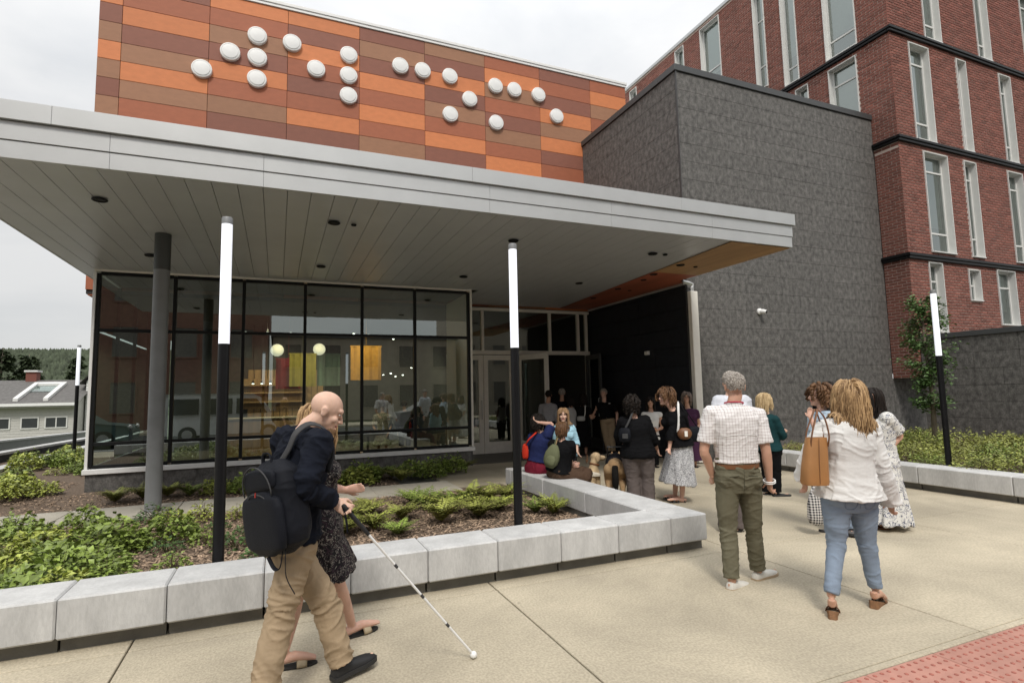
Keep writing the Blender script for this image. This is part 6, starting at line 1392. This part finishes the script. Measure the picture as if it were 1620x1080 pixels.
strap('loose_strap', [bpp(.10, -.19, .03), bpp(.16, -.24, .07), bpp(.15, -.34, .075), bpp(.185, -.43, .06)], .012, .0025, C_BAG, bp)
strap('loose_strap', [bpp(.11, -.2, .05), bpp(.13, -.29, .09), bpp(.06, -.30, .085), bpp(.02, -.24, .09)], .010, .0025, C_BAG, bp)
# white cane
hd = s.J['wrR'] + (s.J['hdR']-s.J['wrR']).normalized()*.09 + V(.02, -.012, -.018)
tip = V(.936, .335, .024); dv = (tip-hd).normalized(); cane = s.acc('white_cane', 'long white folding cane with black grip and white ball tip', 'cane', tuple(tip))
LC = (tip-hd).length; top = hd - dv*.07
MB().tube([top, top+dv*.01, hd+dv*.12, hd+dv*.165], [.010, .0135, .0125, .010], 12).obj('grip', SHOE_B, cane, smooth='auto')
m4 = mat('cane_white', (.75, .75, .74), .35, var=.03); cl = [.165, .41, .62, .83, 1.0]
prev = hd+dv*.165
for k in range(4):
    e = hd+dv*(.165+(LC-.185)*(k+1)/4); MB().tube([prev, e], .0072, 10).obj('shaft_section', m4, cane, smooth='auto')
    if k < 3: MB().tube([e-dv*.014, e+dv*.014], .0084, 10).obj('joint_collar', C_GREYST, cane, smooth='auto')
    prev = e
MB().ell(tip, (.022, .022, .022), 16, 10).obj('ball_tip', m4, cane, smooth=True)
strap('wrist_loop', [top, top+V(.03, -.02, -.08), top+V(.035, -.02, -.15), top+V(.02, -.01, -.08), top+V(0, 0, -.005)], .004, .0015, C_BAG, cane)

s = Fig('dress_guide', 'woman in a black paisley dress and slides walking beside the cane user, palm held out', 'f', (.95, .15, -.2), (.1, 0, 1), 1.02, 1.0)
s.J['hdR'] = s.J['wrR']+V(.075, .0, .012)
s.body(SKIN3, .007, curl=(.3, .12), feet='bare')
s.top(PAISLEY, 'short', -.05, .02, .0, .009, .006, 'dress_top', .02, seed=2)
s.skirt(PAISLEY, .3, .50, .05, .009, .014, 'dress_skirt', 6, .022, (.03, 0))
s.sandal('L', GOLD, 0, SOLE_B, ((.66, .06),)); s.sandal('R', GOLD, 0, SOLE_B, ((.66, .06),))
s.hair(HAIR['blond'], 130, .27, .012, 3, r=.011)

# ------------------------------------------------------------------ the two seen from behind on the right
s = Fig('plaid_man', 'grey haired man in a checked short sleeved shirt and olive trousers seen from behind', 'm', (.12, .99, 0), (0, 0, 1), 1.03, .99)
s.J['hdR'] = s.J['wrR']+V(.01, .02, -.09)
s.body(SKIN2, .006, curl=(.5, 1.0))
SHT = s.top(PLAID, 'short', .235, .016, .010, .007, .0075, 'shirt', .012, seed=7, collar=.25)
TRS = s.trousers(C_OLIVE, .013, .063, .070, .30, .007, .011, seed=12, thigh=.084, cut=.05)
for q in 'LR': s.shoe(q, SHOE_W, SOLE_G, lift=.004)
for q in 'LR':
    pass
s.hair(HAIR['grey'], 700, .022, .0, 5, front=.55, r=.0045, vol=.003, low=-.5, segs=3, fr_low=.6, capr=.985)
seams(TRS, s.root, C_OLIVE_D, [[(.04, .045, -.3), (.12, .035, -.3)], [(-.04, .045, -.3), (-.12, .035, -.3)], [(0, .10, -.3), (0, .0, -.3), (0, -.08, -.3)]], s.P, s.f)
seams(SHT, s.root, C_WHITE, [[(-.16, .36, -.3), (-.08, .375, -.3), (0, .38, -.3), (.08, .375, -.3), (.16, .36, -.3)], [(-.03, .375, -.3), (-.028, .2, -.3)], [(.03, .375, -.3), (.028, .2, -.3)]], s.P, s.f)
m = MB(); cn, sdv, wv, dvv = [], [], [], []
for t in (.175, .232): cn.append(s.P.lerp(s.N, t)-V(0, 0, .005)); sdv.append(s.hx); wv.append(.152*1.03+.020); dvv.append(.112*1.03+.020)
loft(m, cn, sdv, wv, dvv, 40); m.obj('belt', LEATHER_D, s.root, smooth='auto')
m = MB(); P = [s.N.lerp(s.hp(0, -.02, -.07), .22) + s.sx*(.079*math.cos(a)) + s.f*(.076*math.sin(a)) + V(0, 0, -.012*math.sin(a)-.004) for a in np.linspace(-math.pi-.5, .5, 21)]
m.tube(P, .002, 6, True, 3.2, (0, 0, 1)); m.obj('lanyard', mat('red_lanyard', (.42, .03, .06), .7), s.root, smooth=True)
m = MB(); w0 = s.J['wrR']; d = (s.J['hdR']-w0).normalized()
for k, o_ in enumerate((-.012, .002)): m.tube([w0-d*o_ + (d.orthogonal()*math.cos(a)+d.cross(d.orthogonal())*math.sin(a))*.033 for a in np.linspace(0, 6.283, 17)], .0055, 6, False)
m.obj('wrist_band', M['white_metal'], s.root, smooth=True)

s = Fig('blouse_woman', 'blonde woman in a loose white blouse, blue jeans and wedge sandals seen from behind', 'f', (.1, .99, -.05), (0, 0, 1), 1.05, 1.0)
for q in 'LR': s.J['an'+q].z += .045
s.J['hdR'] = s.J['wrR']+V(.012, .03, -.08); s.J['hdL'] = s.J['wrL']+V(.02, .03, -.075)
s.body(SKIN2, .006, curl=(.6, .8), feet='bare')
BLS = s.top(C_WHITE, 'wide', .0, .028, .045, .007, .009, 'blouse', .013, seed=14)
TRS = s.trousers(C_JEANS, .006, .050, .064, .28, .007, .009, seed=19, cut=.02, thigh=.093)
for q in 'LR': s.sandal(q, LEATHER_D, .055, mat('cork_wedge_' + q, (.20, .10, .045), .8, var=.2, scale=60), ((.62, .04), (.74, .035)))
s.hair(HAIR['blond'], 1900, .32, .011, 8, r=.0038, vol=.027, stiff=.5)
seams(TRS, s.root, C_JEANS_D, [[(.10, .06, -.3), (.03, .09, -.3), (.025, -.04, -.3), (.065, -.07, -.3), (.105, -.045, -.3), (.10, .06, -.3)], [(-.10, .06, -.3), (-.03, .09, -.3), (-.025, -.04, -.3), (-.065, -.07, -.3), (-.105, -.045, -.3), (-.10, .06, -.3)], [(0, .14, -.3), (0, .02, -.3), (0, -.06, -.3)]], s.P, s.f)
tt = s.acc('tote_bag', 'tan leather tote bag hanging from the shoulder of the woman in the white blouse', 'bag', (-.26, -.1, .93))
m = MB(); n_ = 20
ring = lambda z, x0, x1, d: [V(x0+(x1-x0)*.5+(x1-x0)*.5*math.copysign(abs(math.cos(a))**.45, math.cos(a)), -.10+d*math.copysign(abs(math.sin(a))**.6, math.sin(a)), z) for a in [2*math.pi*k/n_ for k in range(n_)]]
rs_ = [ring(.935, -.350, -.185, .05), ring(.925, -.372, -.172, .068), ring(.945, -.378, -.168, .072), ring(1.05, -.362, -.164, .068), ring(1.17, -.340, -.155, .055), ring(1.262, -.318, -.148, .038), ring(1.262, -.310, -.154, .031), ring(1.1, -.34, -.17, .05)]
rs_ = [[V(-.25+(p.x+.25)*.84, p.y, p.z) for p in r_] for r_ in rs_]
m.add([p for r_ in rs_ for p in r_], [(i*n_+k, i*n_+(k+1) % n_, (i+1)*n_+(k+1) % n_, (i+1)*n_+k) for i in range(7) for k in range(n_)]+[tuple(range(n_))[::-1], tuple(range(7*n_, 8*n_))])
m.obj('bag_body', LEATHER, tt, smooth='auto')
MB().tube([V(-.245, -.155, 1.26), V(-.262, -.171, 1.1), V(-.27, -.176, .94)], .0022, 5).obj('seam', LEATHER_D, tt)
for dy in (-.045, .035): strap('strap', [(-.30, -.10+dy*.8, 1.20), (-.285, -.10+dy, 1.30), (-.205, -.05+dy*.6, 1.44), (-.165, .0+dy*.4, 1.458), (-.15, -.03+dy, 1.40), (-.165, -.10+dy, 1.28), (-.175, -.10+dy*.8, 1.20)], .011, .003, LEATHER_D, tt, (0, 1, 0.2))

# ------------------------------------------------------------------ people in the middle distance
s = Fig('teal_woman', 'blonde woman in a dark teal cardigan and black trousers, arms folded, in profile', 'f', (.97, -.1, .0), (0, 0, 1), 1.0, .98)
s.body(SKIN, .009); s.top(C_TEAL, 'long', .02, .022, .01, .010, .006, 'cardigan', .018); s.trousers(C_BLACK, .015, .075, .07, .25, .010, .006, seed=2)
for q in 'LR': s.shoe(q, SHOE_B, SOLE_B, True)
s.face(brow=HAIR['lbrown'], smile=.01); s.hair(HAIR['straw'], 120, .24, .006, 4, r=.011)
s = Fig('floral_woman', 'dark haired woman in a blue and white floral dress with her hand on her hip', 'f', (-.92, -.2, .02), (0, 0, 1), 1.08, 1.0)
s.body(SKIN2, .009, feet='bare'); s.top(FLORAL, 'short', -.02, .024, .0, .009, .007, 'dress_top', .03); s.skirt(FLORAL, .3, .07, .10, .010, .03, 'dress_skirt', 4)
for q in 'LR': s.sandal(q, LEATHER_D, 0, None)
s.face(brow=HAIR['dark'], smile=.02); s.hair(HAIR['dark'], 130, .32, .008, 6, r=.011)
m = MB(); m.box(-.03, -.03, 0, .03, .03, .01)
s = Fig('blue_woman', 'brown haired woman in a light blue shirt with a hand at her chin, facing left', 'f', (-.96, .15, .0), (0, 0, 1), 1.0, 1.02)
s.body(SKIN3, .009); s.top(C_LBLUE, 'three', -.04, .024, .01, .010, .006, 'shirt', .022); s.trousers(C_JEANS, .012, .075, .07, .25, .010, .006)
for q in 'LR': s.shoe(q, mat('grey_shoe_' + q, (.10, .09, .085), .6), SOLE_B, True)
s.face(brow=HAIR['brown']); s.hair(HAIR['brown'], 130, .17, .016, 7, r=.011, vol=.03, curl=.012)
gb = s.acc('gingham_bag', 'black and white gingham cloth bag hanging behind the jeans of the blouse woman', 'bag', (-.27, -.1, .12))
m = MB(); cn = [V(-.272, -.1, z) for z in (.11, .13, .2, .32, .43, .53)]; loft(m, cn, [V(1, 0, 0)]*6, [.03, .08, .10, .095, .07, .03], [.02, .05, .06, .055, .04, .02], 18); m.obj('bag_body', GING, gb, smooth=True)
strap('handle', [(-.30, -.1, .52), (-.285, -.09, .64), (-.26, -.05, .70), (-.25, -.1, .64), (-.245, -.1, .52)], .012, .004, GING, gb)
s = Fig('far_dark_haired', 'person with black hair hidden behind the brown haired woman in light blue', 'f', (.2, .97, 0), (0, 0, 1), 1.0, 1.0)
s.body(SKIN2, .010); s.top(C_BLACK, 'short', -.02, .02, .0, .011, .005); s.trousers(C_BLACK, .014, .075, .07, .25, .011, .005); s.hair(HAIR['dark'], 120, .18, .0, 9, r=.012)
for q in 'LR': s.shoe(q, SHOE_B, None, True)
s = Fig('man_behind_plaid', 'man in a pale blue white shirt almost hidden behind the man in the checked shirt', 'm', (-.2, .97, 0), (0, 0, 1), 1.0, 1.0)
s.body(SKIN3, .009); s.top(mat('white_blue_shirt', (.60, .62, .68), .85), 'short', .05, .024, .0, .010, .006); s.trousers(C_GREYP, .02, .085, .085, .28, .010, .006); s.hair(HAIR['grey'], 300, .03, 0, 11, front=.5, r=.006, vol=.004, low=-.5, segs=4)
for q in 'LR': s.shoe(q, SHOE_B, SOLE_B)

s = Fig('skirt_woman', 'smiling woman with glasses in a black cardigan and black and white print skirt', 'f', (-.88, -.42, .0), (0, 0, 1), 1.18, 1.05)
s.body(SKIN3, .008, feet='bare'); s.top(C_BLACK, 'three', .02, .03, .02, .010, .007, 'cardigan', .03); s.skirt(LEOPARD, .34, .27, .085, .010, .018, seed=8, ease=.015)
for q in 'LR': s.sandal(q, SHOE_B, 0, None, ((.2, .02), (.55, .025), (.78, .035)))
s.face(brow=HAIR['brown'], smile=.06, glasses=SHOE_B, teeth=True); s.hair(HAIR['brown'], 150, .15, .008, 12, r=.012, vol=.03)
pk = s.acc('belt_bag', 'brown leather belt bag with a phone strap at the waist of the skirt woman', 'bag', (.07, -.2, .97))
m = MB(); cn = [V(-.06+.20*i/6, -.205-.02*math.sin(i/6*3.14), 1.0) for i in range(7)]; loft(m, cn, [V(0, 0, 1)]*7, [.03, .07, .085, .085, .085, .07, .03], [.02, .04, .05, .05, .05, .04, .02], 14); m.obj('pouch', LEATHER_D, pk, smooth=True)
MB().cbox(.02, -.285, .96, .065, -.272, 1.04, .004).obj('phone', M['frame_grey'], pk)
strap('strap', [(-.05, -.19, 1.02), (-.03, -.20, 1.18), (-.02, -.17, 1.36), (.03, -.02, 1.46)], .018, .004, C_WHITE, pk, (1, 0, 0)); strap('strap', [(.13, -.17, 1.02), (.09, -.2, 1.2), (.04, -.16, 1.38), (.04, -.02, 1.46)], .014, .004, C_BLACK, pk, (1, 0, 0))
hb_ = s.acc('shoulder_bag', 'black shoulder bag hanging behind the skirt woman', 'bag', (.24, .0, .88))
m = MB(); cn = [V(.25, .0, z) for z in (.86, .88, .97, 1.06, 1.09)]; loft(m, cn, [V(1, .3, 0)]*5, [.08, .10, .105, .095, .06], [.03, .05, .055, .045, .02], 16); m.obj('bag_body', C_BAG, hb_, smooth=True); strap('strap', [(.17, 0, 1.06), (.10, 0, 1.3), (.06, .0, 1.455), (.16, .02, 1.3), (.3, 0, 1.07)], .01, .004, C_BAG, hb_)

s = Fig('curly_woman', 'woman with short curly black hair in a black top and taupe trousers, back turned', 'f', (.5, .85, .05), (0, 0, 1), 1.25, 1.02)
s.body(SKIN3, .009, curl=(.4, .6)); s.top(C_BLACK, 'three', -.12, .03, .03, .010, .007, 'blouse', .03); s.trousers(C_GREYP, .024, .10, .10, .2, .010, .009, seed=6, thigh=.10)
for q in 'LR': s.shoe(q, SHOE_B, SOLE_B)
s.hair(HAIR['dark'], 260, .10, .0, 13, r=.012, vol=.03, curl=.016, low=-.6, segs=8)
cb = s.acc('sling_bag', 'small black sling bag on the back of the curly haired woman', 'bag', (-.21, -.17, .93))
m = MB(); cn = [V(-.215, -.18, z) for z in (.90, .92, 1.0, 1.08, 1.10)]; loft(m, cn, [V(.9, -.4, 0)]*5, [.05, .085, .09, .08, .045], [.02, .035, .04, .035, .02], 14); m.obj('pouch', C_BAG, cb, smooth=True)
MB().cbox(-.26, -.235, .95, -.18, -.222, 1.02, .004).obj('front_pocket', C_GREYST, cb)
strap('strap', [(-.20, -.17, 1.09), (-.14, -.17, 1.2), (-.07, -.13, 1.33), (.0, -.02, 1.40)], .016, .004, C_GREYST, cb)
s = Fig('white_top_woman', 'dark haired woman in a sleeveless white top behind the curly haired woman', 'f', (-.2, -.97, .0), (0, 0, 1), 1.05, 1.0)
s.body(SKIN2, .010); s.top(C_WHITE, 'none', -.02, .016, .0, .011, .005, 'sleeveless_top'); s.trousers(C_BLACK, .014, .075, .07, .25, .011, .005); s.face(brow=HAIR['dark'], smile=.05, teeth=True); s.hair(HAIR['dark'], 120, .25, .004, 14, r=.012)
for q in 'LR': s.shoe(q, SHOE_B, None, True)
tg = s.acc('paper_sheet', 'white folded paper held by the woman in the sleeveless white top', 'paper', (.02, -.27, .93)); MB().cbox(-.07, -.285, .88, .12, -.28, 1.0, .001).obj('sheet', C_WHITE, tg)
s = Fig('purple_woman', 'woman with glasses and shoulder length greying hair in a plum sleeveless dress', 'f', (-.25, -.96, .0), (0, 0, 1), 1.05, 1.0)
s.body(SKIN2, .010); s.top(C_PURPLE, 'cap', -.02, .02, .0, .011, .005, 'dress_top'); s.skirt(C_PURPLE, .3, .14, .05, .011, .02, 'dress_skirt'); s.face(brow=HAIR['brown'], smile=.05, glasses=SHOE_B, teeth=True); s.hair(HAIR['mix'], 130, .19, .008, 15, r=.012, vol=.02)
for q in 'LR': s.shoe(q, SHOE_B, None, True)
s = Fig('door_man', 'silver haired man in a black polo and khaki trousers holding the dark door open', 'm', (-.5, -.85, -.05), (0, 0, 1), 1.02, 1.0)
s.body(SKIN3, .010); s.top(C_BLACK, 'short', .1, .024, .0, .011, .005, 'polo_shirt'); s.trousers(C_KHAKI, .018, .085, .085, .28, .011, .007); s.face(brow=HAIR['grey'], smile=.05, teeth=True); s.hair(HAIR['grey'], 260, .03, 0, 16, front=.5, r=.007, vol=.005, low=-.4, segs=4)
for q in 'LR': s.shoe(q, SHOE_B, SOLE_W)
MB().cbox(.035, -.150, 1.31, .085, -.142, 1.325, .002).obj('chest_emblem', C_WHITE, s.root)
for key, lab, sx_, top_, sl, bot, hr, ln in (
        ('grey_shirt_man', 'dark haired man in a pale grey shirt walking in through the open doors', 'm', C_GREYSH, 'long', C_BLACK, 'dark', .04),
        ('navy_man', 'grey haired man in a navy top walking in through the open doors', 'm', C_NAVY, 'short', C_BLACK, 'grey', .035),
        ('grey_top_woman', 'dark haired woman in a light grey top entering behind the grey haired man', 'f', C_LGREY, 'cap', C_BLACK, 'dark', .16),
        ('black_dress_woman', 'dark haired woman in a black dress with a white crossbody bag by the door', 'f', C_BLACK, 'cap', None, 'dark', .24),
        ('pattern_dress_inside', 'woman in a grey patterned dress standing inside the storefront', 'f', SPOTS, 'short', None, 'dark', .06),
        ('dark_suit_inside', 'dark dressed person inside the storefront right of the patterned dress', 'm', C_NAVY, 'long', C_BLACK, 'dark', .04)):
    s = Fig(key, lab, sx_, (.05, .99, 0), (0, 0, 1), 1.0, 1.0); s.body(SKIN2, .011)
    s.top(top_, sl, -.02 if sx_ == 'f' else .1, .022, .0, .012, .005)
    if bot: s.trousers(bot, .018, .08, .08, .28, .012, .005)
    else: s.skirt(top_, .3, .22, .06, .012, .02, 'dress_skirt')
    s.hair(HAIR[hr], 160 if ln > .1 else 240, ln, 0, 17, front=.5, r=.012 if ln > .1 else .008, vol=.015 if ln > .1 else .006, low=-.5, segs=6)
    for q in 'LR': s.shoe(q, SHOE_B, None, True)
    if key == 'black_dress_woman':
        cb = s.acc('crossbody_bag', 'small white crossbody bag on the back of the woman in the black dress', 'bag', (0, -.16, .93))
        m = MB(); cn = [V(0, -.17, z) for z in (.89, .90, .95, 1.0, 1.01)]; loft(m, cn, [V(1, 0, 0)]*5, [.07, .10, .105, .10, .08], [.01, .03, .035, .03, .01], 14); m.obj('pouch', C_LGREY, cb, smooth=True)
        strap('strap', [(.09, -.16, 1.0), (.11, -.16, 1.12), (.12, -.13, 1.28), (.115, -.03, 1.36)], .012, .003, C_WHITE, cb)
# seated on the planter wall
s = Fig('navy_seated', 'woman in a navy top and maroon trousers sitting with one arm over her head', 'f', (.75, .6, .0), (0, 0, 1), 1.15, 1.0)
s.body(SKIN3, .009); s.top(C_NAVYT, 'short', .22, .026, .01, .010, .007, 'top', .03); s.trousers(C_MAROON, .016, .08, .08, .3, .010, .006); s.hair(HAIR['dark'], 130, .14, .008, 18, r=.012, vol=.02)
for q in 'LR': s.shoe(q, SHOE_B, SOLE_B)
rb_ = s.acc('shoulder_bag', 'bright red shoulder bag on the back of the woman in navy', 'bag', (-.16, -.05, .32))
m = MB(); cn = [V(-.165, -.03, z) for z in (.22, .25, .33, .42, .46)]; loft(m, cn, [V(.7, -.7, 0)]*5, [.04, .06, .065, .05, .02], [.02, .03, .035, .03, .02], 14); RED = cloth('red_canvas', (.55, .04, .02)); m.obj('bag_body', RED, rb_, smooth=True)
strap('strap', [(-.16, -.05, .44), (-.11, -.12, .53), (-.01, -.12, .62), (.04, -.02, .66)], .016, .004, RED, rb_)
s = Fig('tee_seated', 'person in a black tee and brown trousers sitting on the wall with an olive backpack', 'f', (.6, .75, .1), (0, 0, 1), 1.2, 1.0)
s.body(SKIN3, .009); s.top(C_BLACK, 'short', .06, .03, .01, .010, .007, 'tee', .035); s.trousers(C_BROWNP, .016, .085, .095, .12, .010, .008, seed=8, thigh=.10); s.hair(HAIR['brown'], 200, .10, .0, 19, r=.009, vol=.006, low=-.6, segs=6)
for q in 'LR': s.shoe(q, SOLE_W, SOLE_W)
m = MB(); p0 = s.hp(-.02, -.09, -.07); m.tube([p0, p0+V(-.03, -.03, -.05), p0+V(-.05, -.05, -.12), p0+V(-.07, -.06, -.2)], [.018, .016, .013, .006], 8); m.obj('braid', HAIR['straw'], s.root, smooth=True)
ob_ = s.acc('backpack', 'small olive green drawstring backpack on the person in the black tee', 'backpack', (-.15, -.13, .17))
m = MB(); cn = [V(-.15+.02*i, -.15, .17+.066*i) for i in range(6)]; loft(m, cn, [V(.85, -.5, 0)]*6, [.06, .11, .12, .115, .09, .04], [.04, .075, .08, .075, .055, .03], 18); link_ = m.obj('bag_body', C_GREEN, ob_, smooth=True)
m = MB(); cn = [V(-.165+.02*i, -.215, .20+.05*i) for i in range(4)]; loft(m, cn, [V(.85, -.5, 0)]*4, [.06, .08, .08, .05], [.02, .03, .03, .015], 14); m.obj('front_pocket', C_GREEN, ob_, smooth=True)
strap('strap', [(-.06, -.15, .49), (-.02, -.10, .60), (.06, -.02, .64), (.1, .03, .56)], .016, .005, C_GREEN, ob_)
s = Fig('blue_cardigan', 'woman with long light brown hair in an aqua cardigan sitting with the dogs', 'f', (-.1, -.98, .03), (0, 0, 1), 1.0, 1.0)
s.body(SKIN, .009); s.top(C_CARD, 'three', .0, .02, .0, .010, .006, 'cardigan', .022); s.trousers(C_BLACK, .014, .07, .07, .2, .010, .005); s.face(brow=HAIR['lbrown'], smile=.01); s.hair(HAIR['lbrown'], 130, .30, .004, 20, r=.011)
for q in 'LR': s.shoe(q, SHOE_B, None, True)

# ------------------------------------------------------------------ two guide dogs
FUR_Y = mat('yellow_fur', (.50, .37, .22), .85, var=.16, scale=14, bump=.5, bscale=160, stretch=(1, 1, .4))
FUR_G = ramp_print('shepherd_fur', (.33, .22, .12), [(.42, (.30, .19, .10)), (.55, (.16, .10, .06)), (.7, (.03, .025, .02))], 4.5, 1, distort=.6)
def dog(label, loc, rz, fur, sit):
    t = thing('dog', label, 'dog', loc, rz); ORG[t.name] = (0, 0, 0); m = MB()
    def T(p, r, n=14): limb(m, [V(*q) for q in p], r, n)
    if sit:
        T([(0, -.20, .13), (0, -.10, .22), (0, .02, .36), (0, .08, .47)], [.13, .145, .125, .09])          # trunk, rump to chest
        m.ell((0, .09, .40), (.10, .10, .13), 14, 10)
        T([(0, .08, .47), (0, .10, .57), (0, .12, .64)], [.085, .07, .068])
        for q in (-1, 1):
            T([(q*.075, .10, .38), (q*.08, .11, .22), (q*.08, .125, .09), (q*.08, .12, .035), (q*.08, .165, .022)], [.055, .042, .032, .03, .026])
            T([(q*.09, -.17, .16), (q*.14, -.01, .20), (q*.13, -.04, .07), (q*.13, .06, .03)], [.085, .075, .04, .03])
        T([(0, -.28, .06), (q*.1, -.42, .03), (.16, -.48, .03)], [.04, .03, .015]); hc = V(0, .14, .69)
    else:
        T([(0, -.30, .50), (0, -.15, .50), (0, .08, .48), (0, .27, .50)], [.12, .125, .145, .125])
        m.ell((0, .22, .43), (.11, .14, .13), 14, 10)
        T([(0, .28, .53), (0, .38, .53), (0, .46, .52)], [.10, .085, .075])
        for q in (-1, 1):
            T([(q*.085, .25, .44), (q*.09, .24, .26), (q*.09, .26, .10), (q*.09, .25, .04), (q*.09, .30, .022)], [.065, .045, .034, .03, .03])
            T([(q*.085, -.30, .46), (q*.10, -.22, .30), (q*.10, -.38, .18), (q*.10, -.36, .04), (q*.10, -.31, .022)], [.095, .070, .038, .030, .03])
        T([(0, -.41, .52), (0, -.49, .42), (0, -.51, .28), (0, -.47, .17)], [.04, .05, .05, .02]); hc = V(0, .52, .50)
    m.ell(hc, (.075, .085, .075), 16, 11); T([hc+V(0, .05, -.02), hc+V(0, .12, -.035), hc+V(0, .155, -.035)], [.056, .050, .042])
    for q in (-1, 1):
        if sit: m.ell(hc+V(q*.078, -.015, -.025), (.022, .045, .07), 10, 8)
        else: m.tube([hc+V(q*.045, -.01, .05), hc+V(q*.055, -.015, .10), hc+V(q*.058, -.01, .15)], [.034, .026, .006], 8, True, 1.0)
    link('body', remesh(m, .011, 2), fur, t)
    MB().ell(hc+V(0, .195, -.02), (.018, .014, .014), 10, 7).obj('nose', MAT_DARK, t, smooth=True)
    for q in (-1, 1): MB().ell(hc+V(q*.038, .075, .022), (.010, .008, .010), 8, 6).obj('eye', MAT_DARK, t, smooth=True)
    if sit:
        MB().tube([V(.082*math.cos(a), .105+.08*math.sin(a), .56-.02*math.sin(a)) for a in np.linspace(0, 6.283, 19)], .008, 6, False, 2, (0, 0, 1)).obj('collar', LEATHER_D, t, smooth=True)
    else:
        v = MB(); cn = [V(0, y, .50) for y in (-.22, -.2, -.05, .12, .22, .24)]; loft(v, cn, [V(1, 0, 0)]*6, [.12, .142, .155, .158, .15, .12], [.12, .142, .155, .165, .155, .12], 24, 2.0)
        v.v = [p if p[2] > .44 else (p[0]*1.0, p[1], .44+(p[2]-.44)*.1) for p in v.v]; v.obj('vest', C_BAG, t, smooth=True)
        MB().tube([V(-.12, .1, .60), V(-.11, -.12, .78), V(.11, -.12, .78), V(.12, .1, .60)], .012, 8).obj('harness_handle', C_GREYST, t, smooth='auto')
    return t
dog('yellow labrador sitting beside the planter wall, looking right', (4.48, 7.60, 0), R(-85), FUR_Y, True).scale = (.93, .93, .90)
sv = dog('german shepherd in a black harness standing with its back to the camera', (4.86, 7.45, 0), R(-34), FUR_G, False)
tl = sv.children[0]
MB().tube([V(0, -.45, .52), V(0, -.535, .42), V(0, -.555, .28), V(0, -.50, .17)], [.045, .052, .050, .02], 10).obj('tail_saddle', mat('black_fur', (.010, .009, .008), .9, bump=.5, bscale=160, spec=.1), sv, smooth=True)
ls = thing('dog_leash', 'thin dark leash from the hand of the aqua cardigan woman to the labrador', 'leash', (4.5, 7.8, .55))
MB().tube([V(4.72, 8.06, .60), V(4.65, 7.95, .50), V(4.56, 7.82, .50), V(4.52, 7.76, .56)], .007, 6).obj('cord', LEATHER_D, ls, smooth=True)
bpy.data.scenes.remove(TMP)
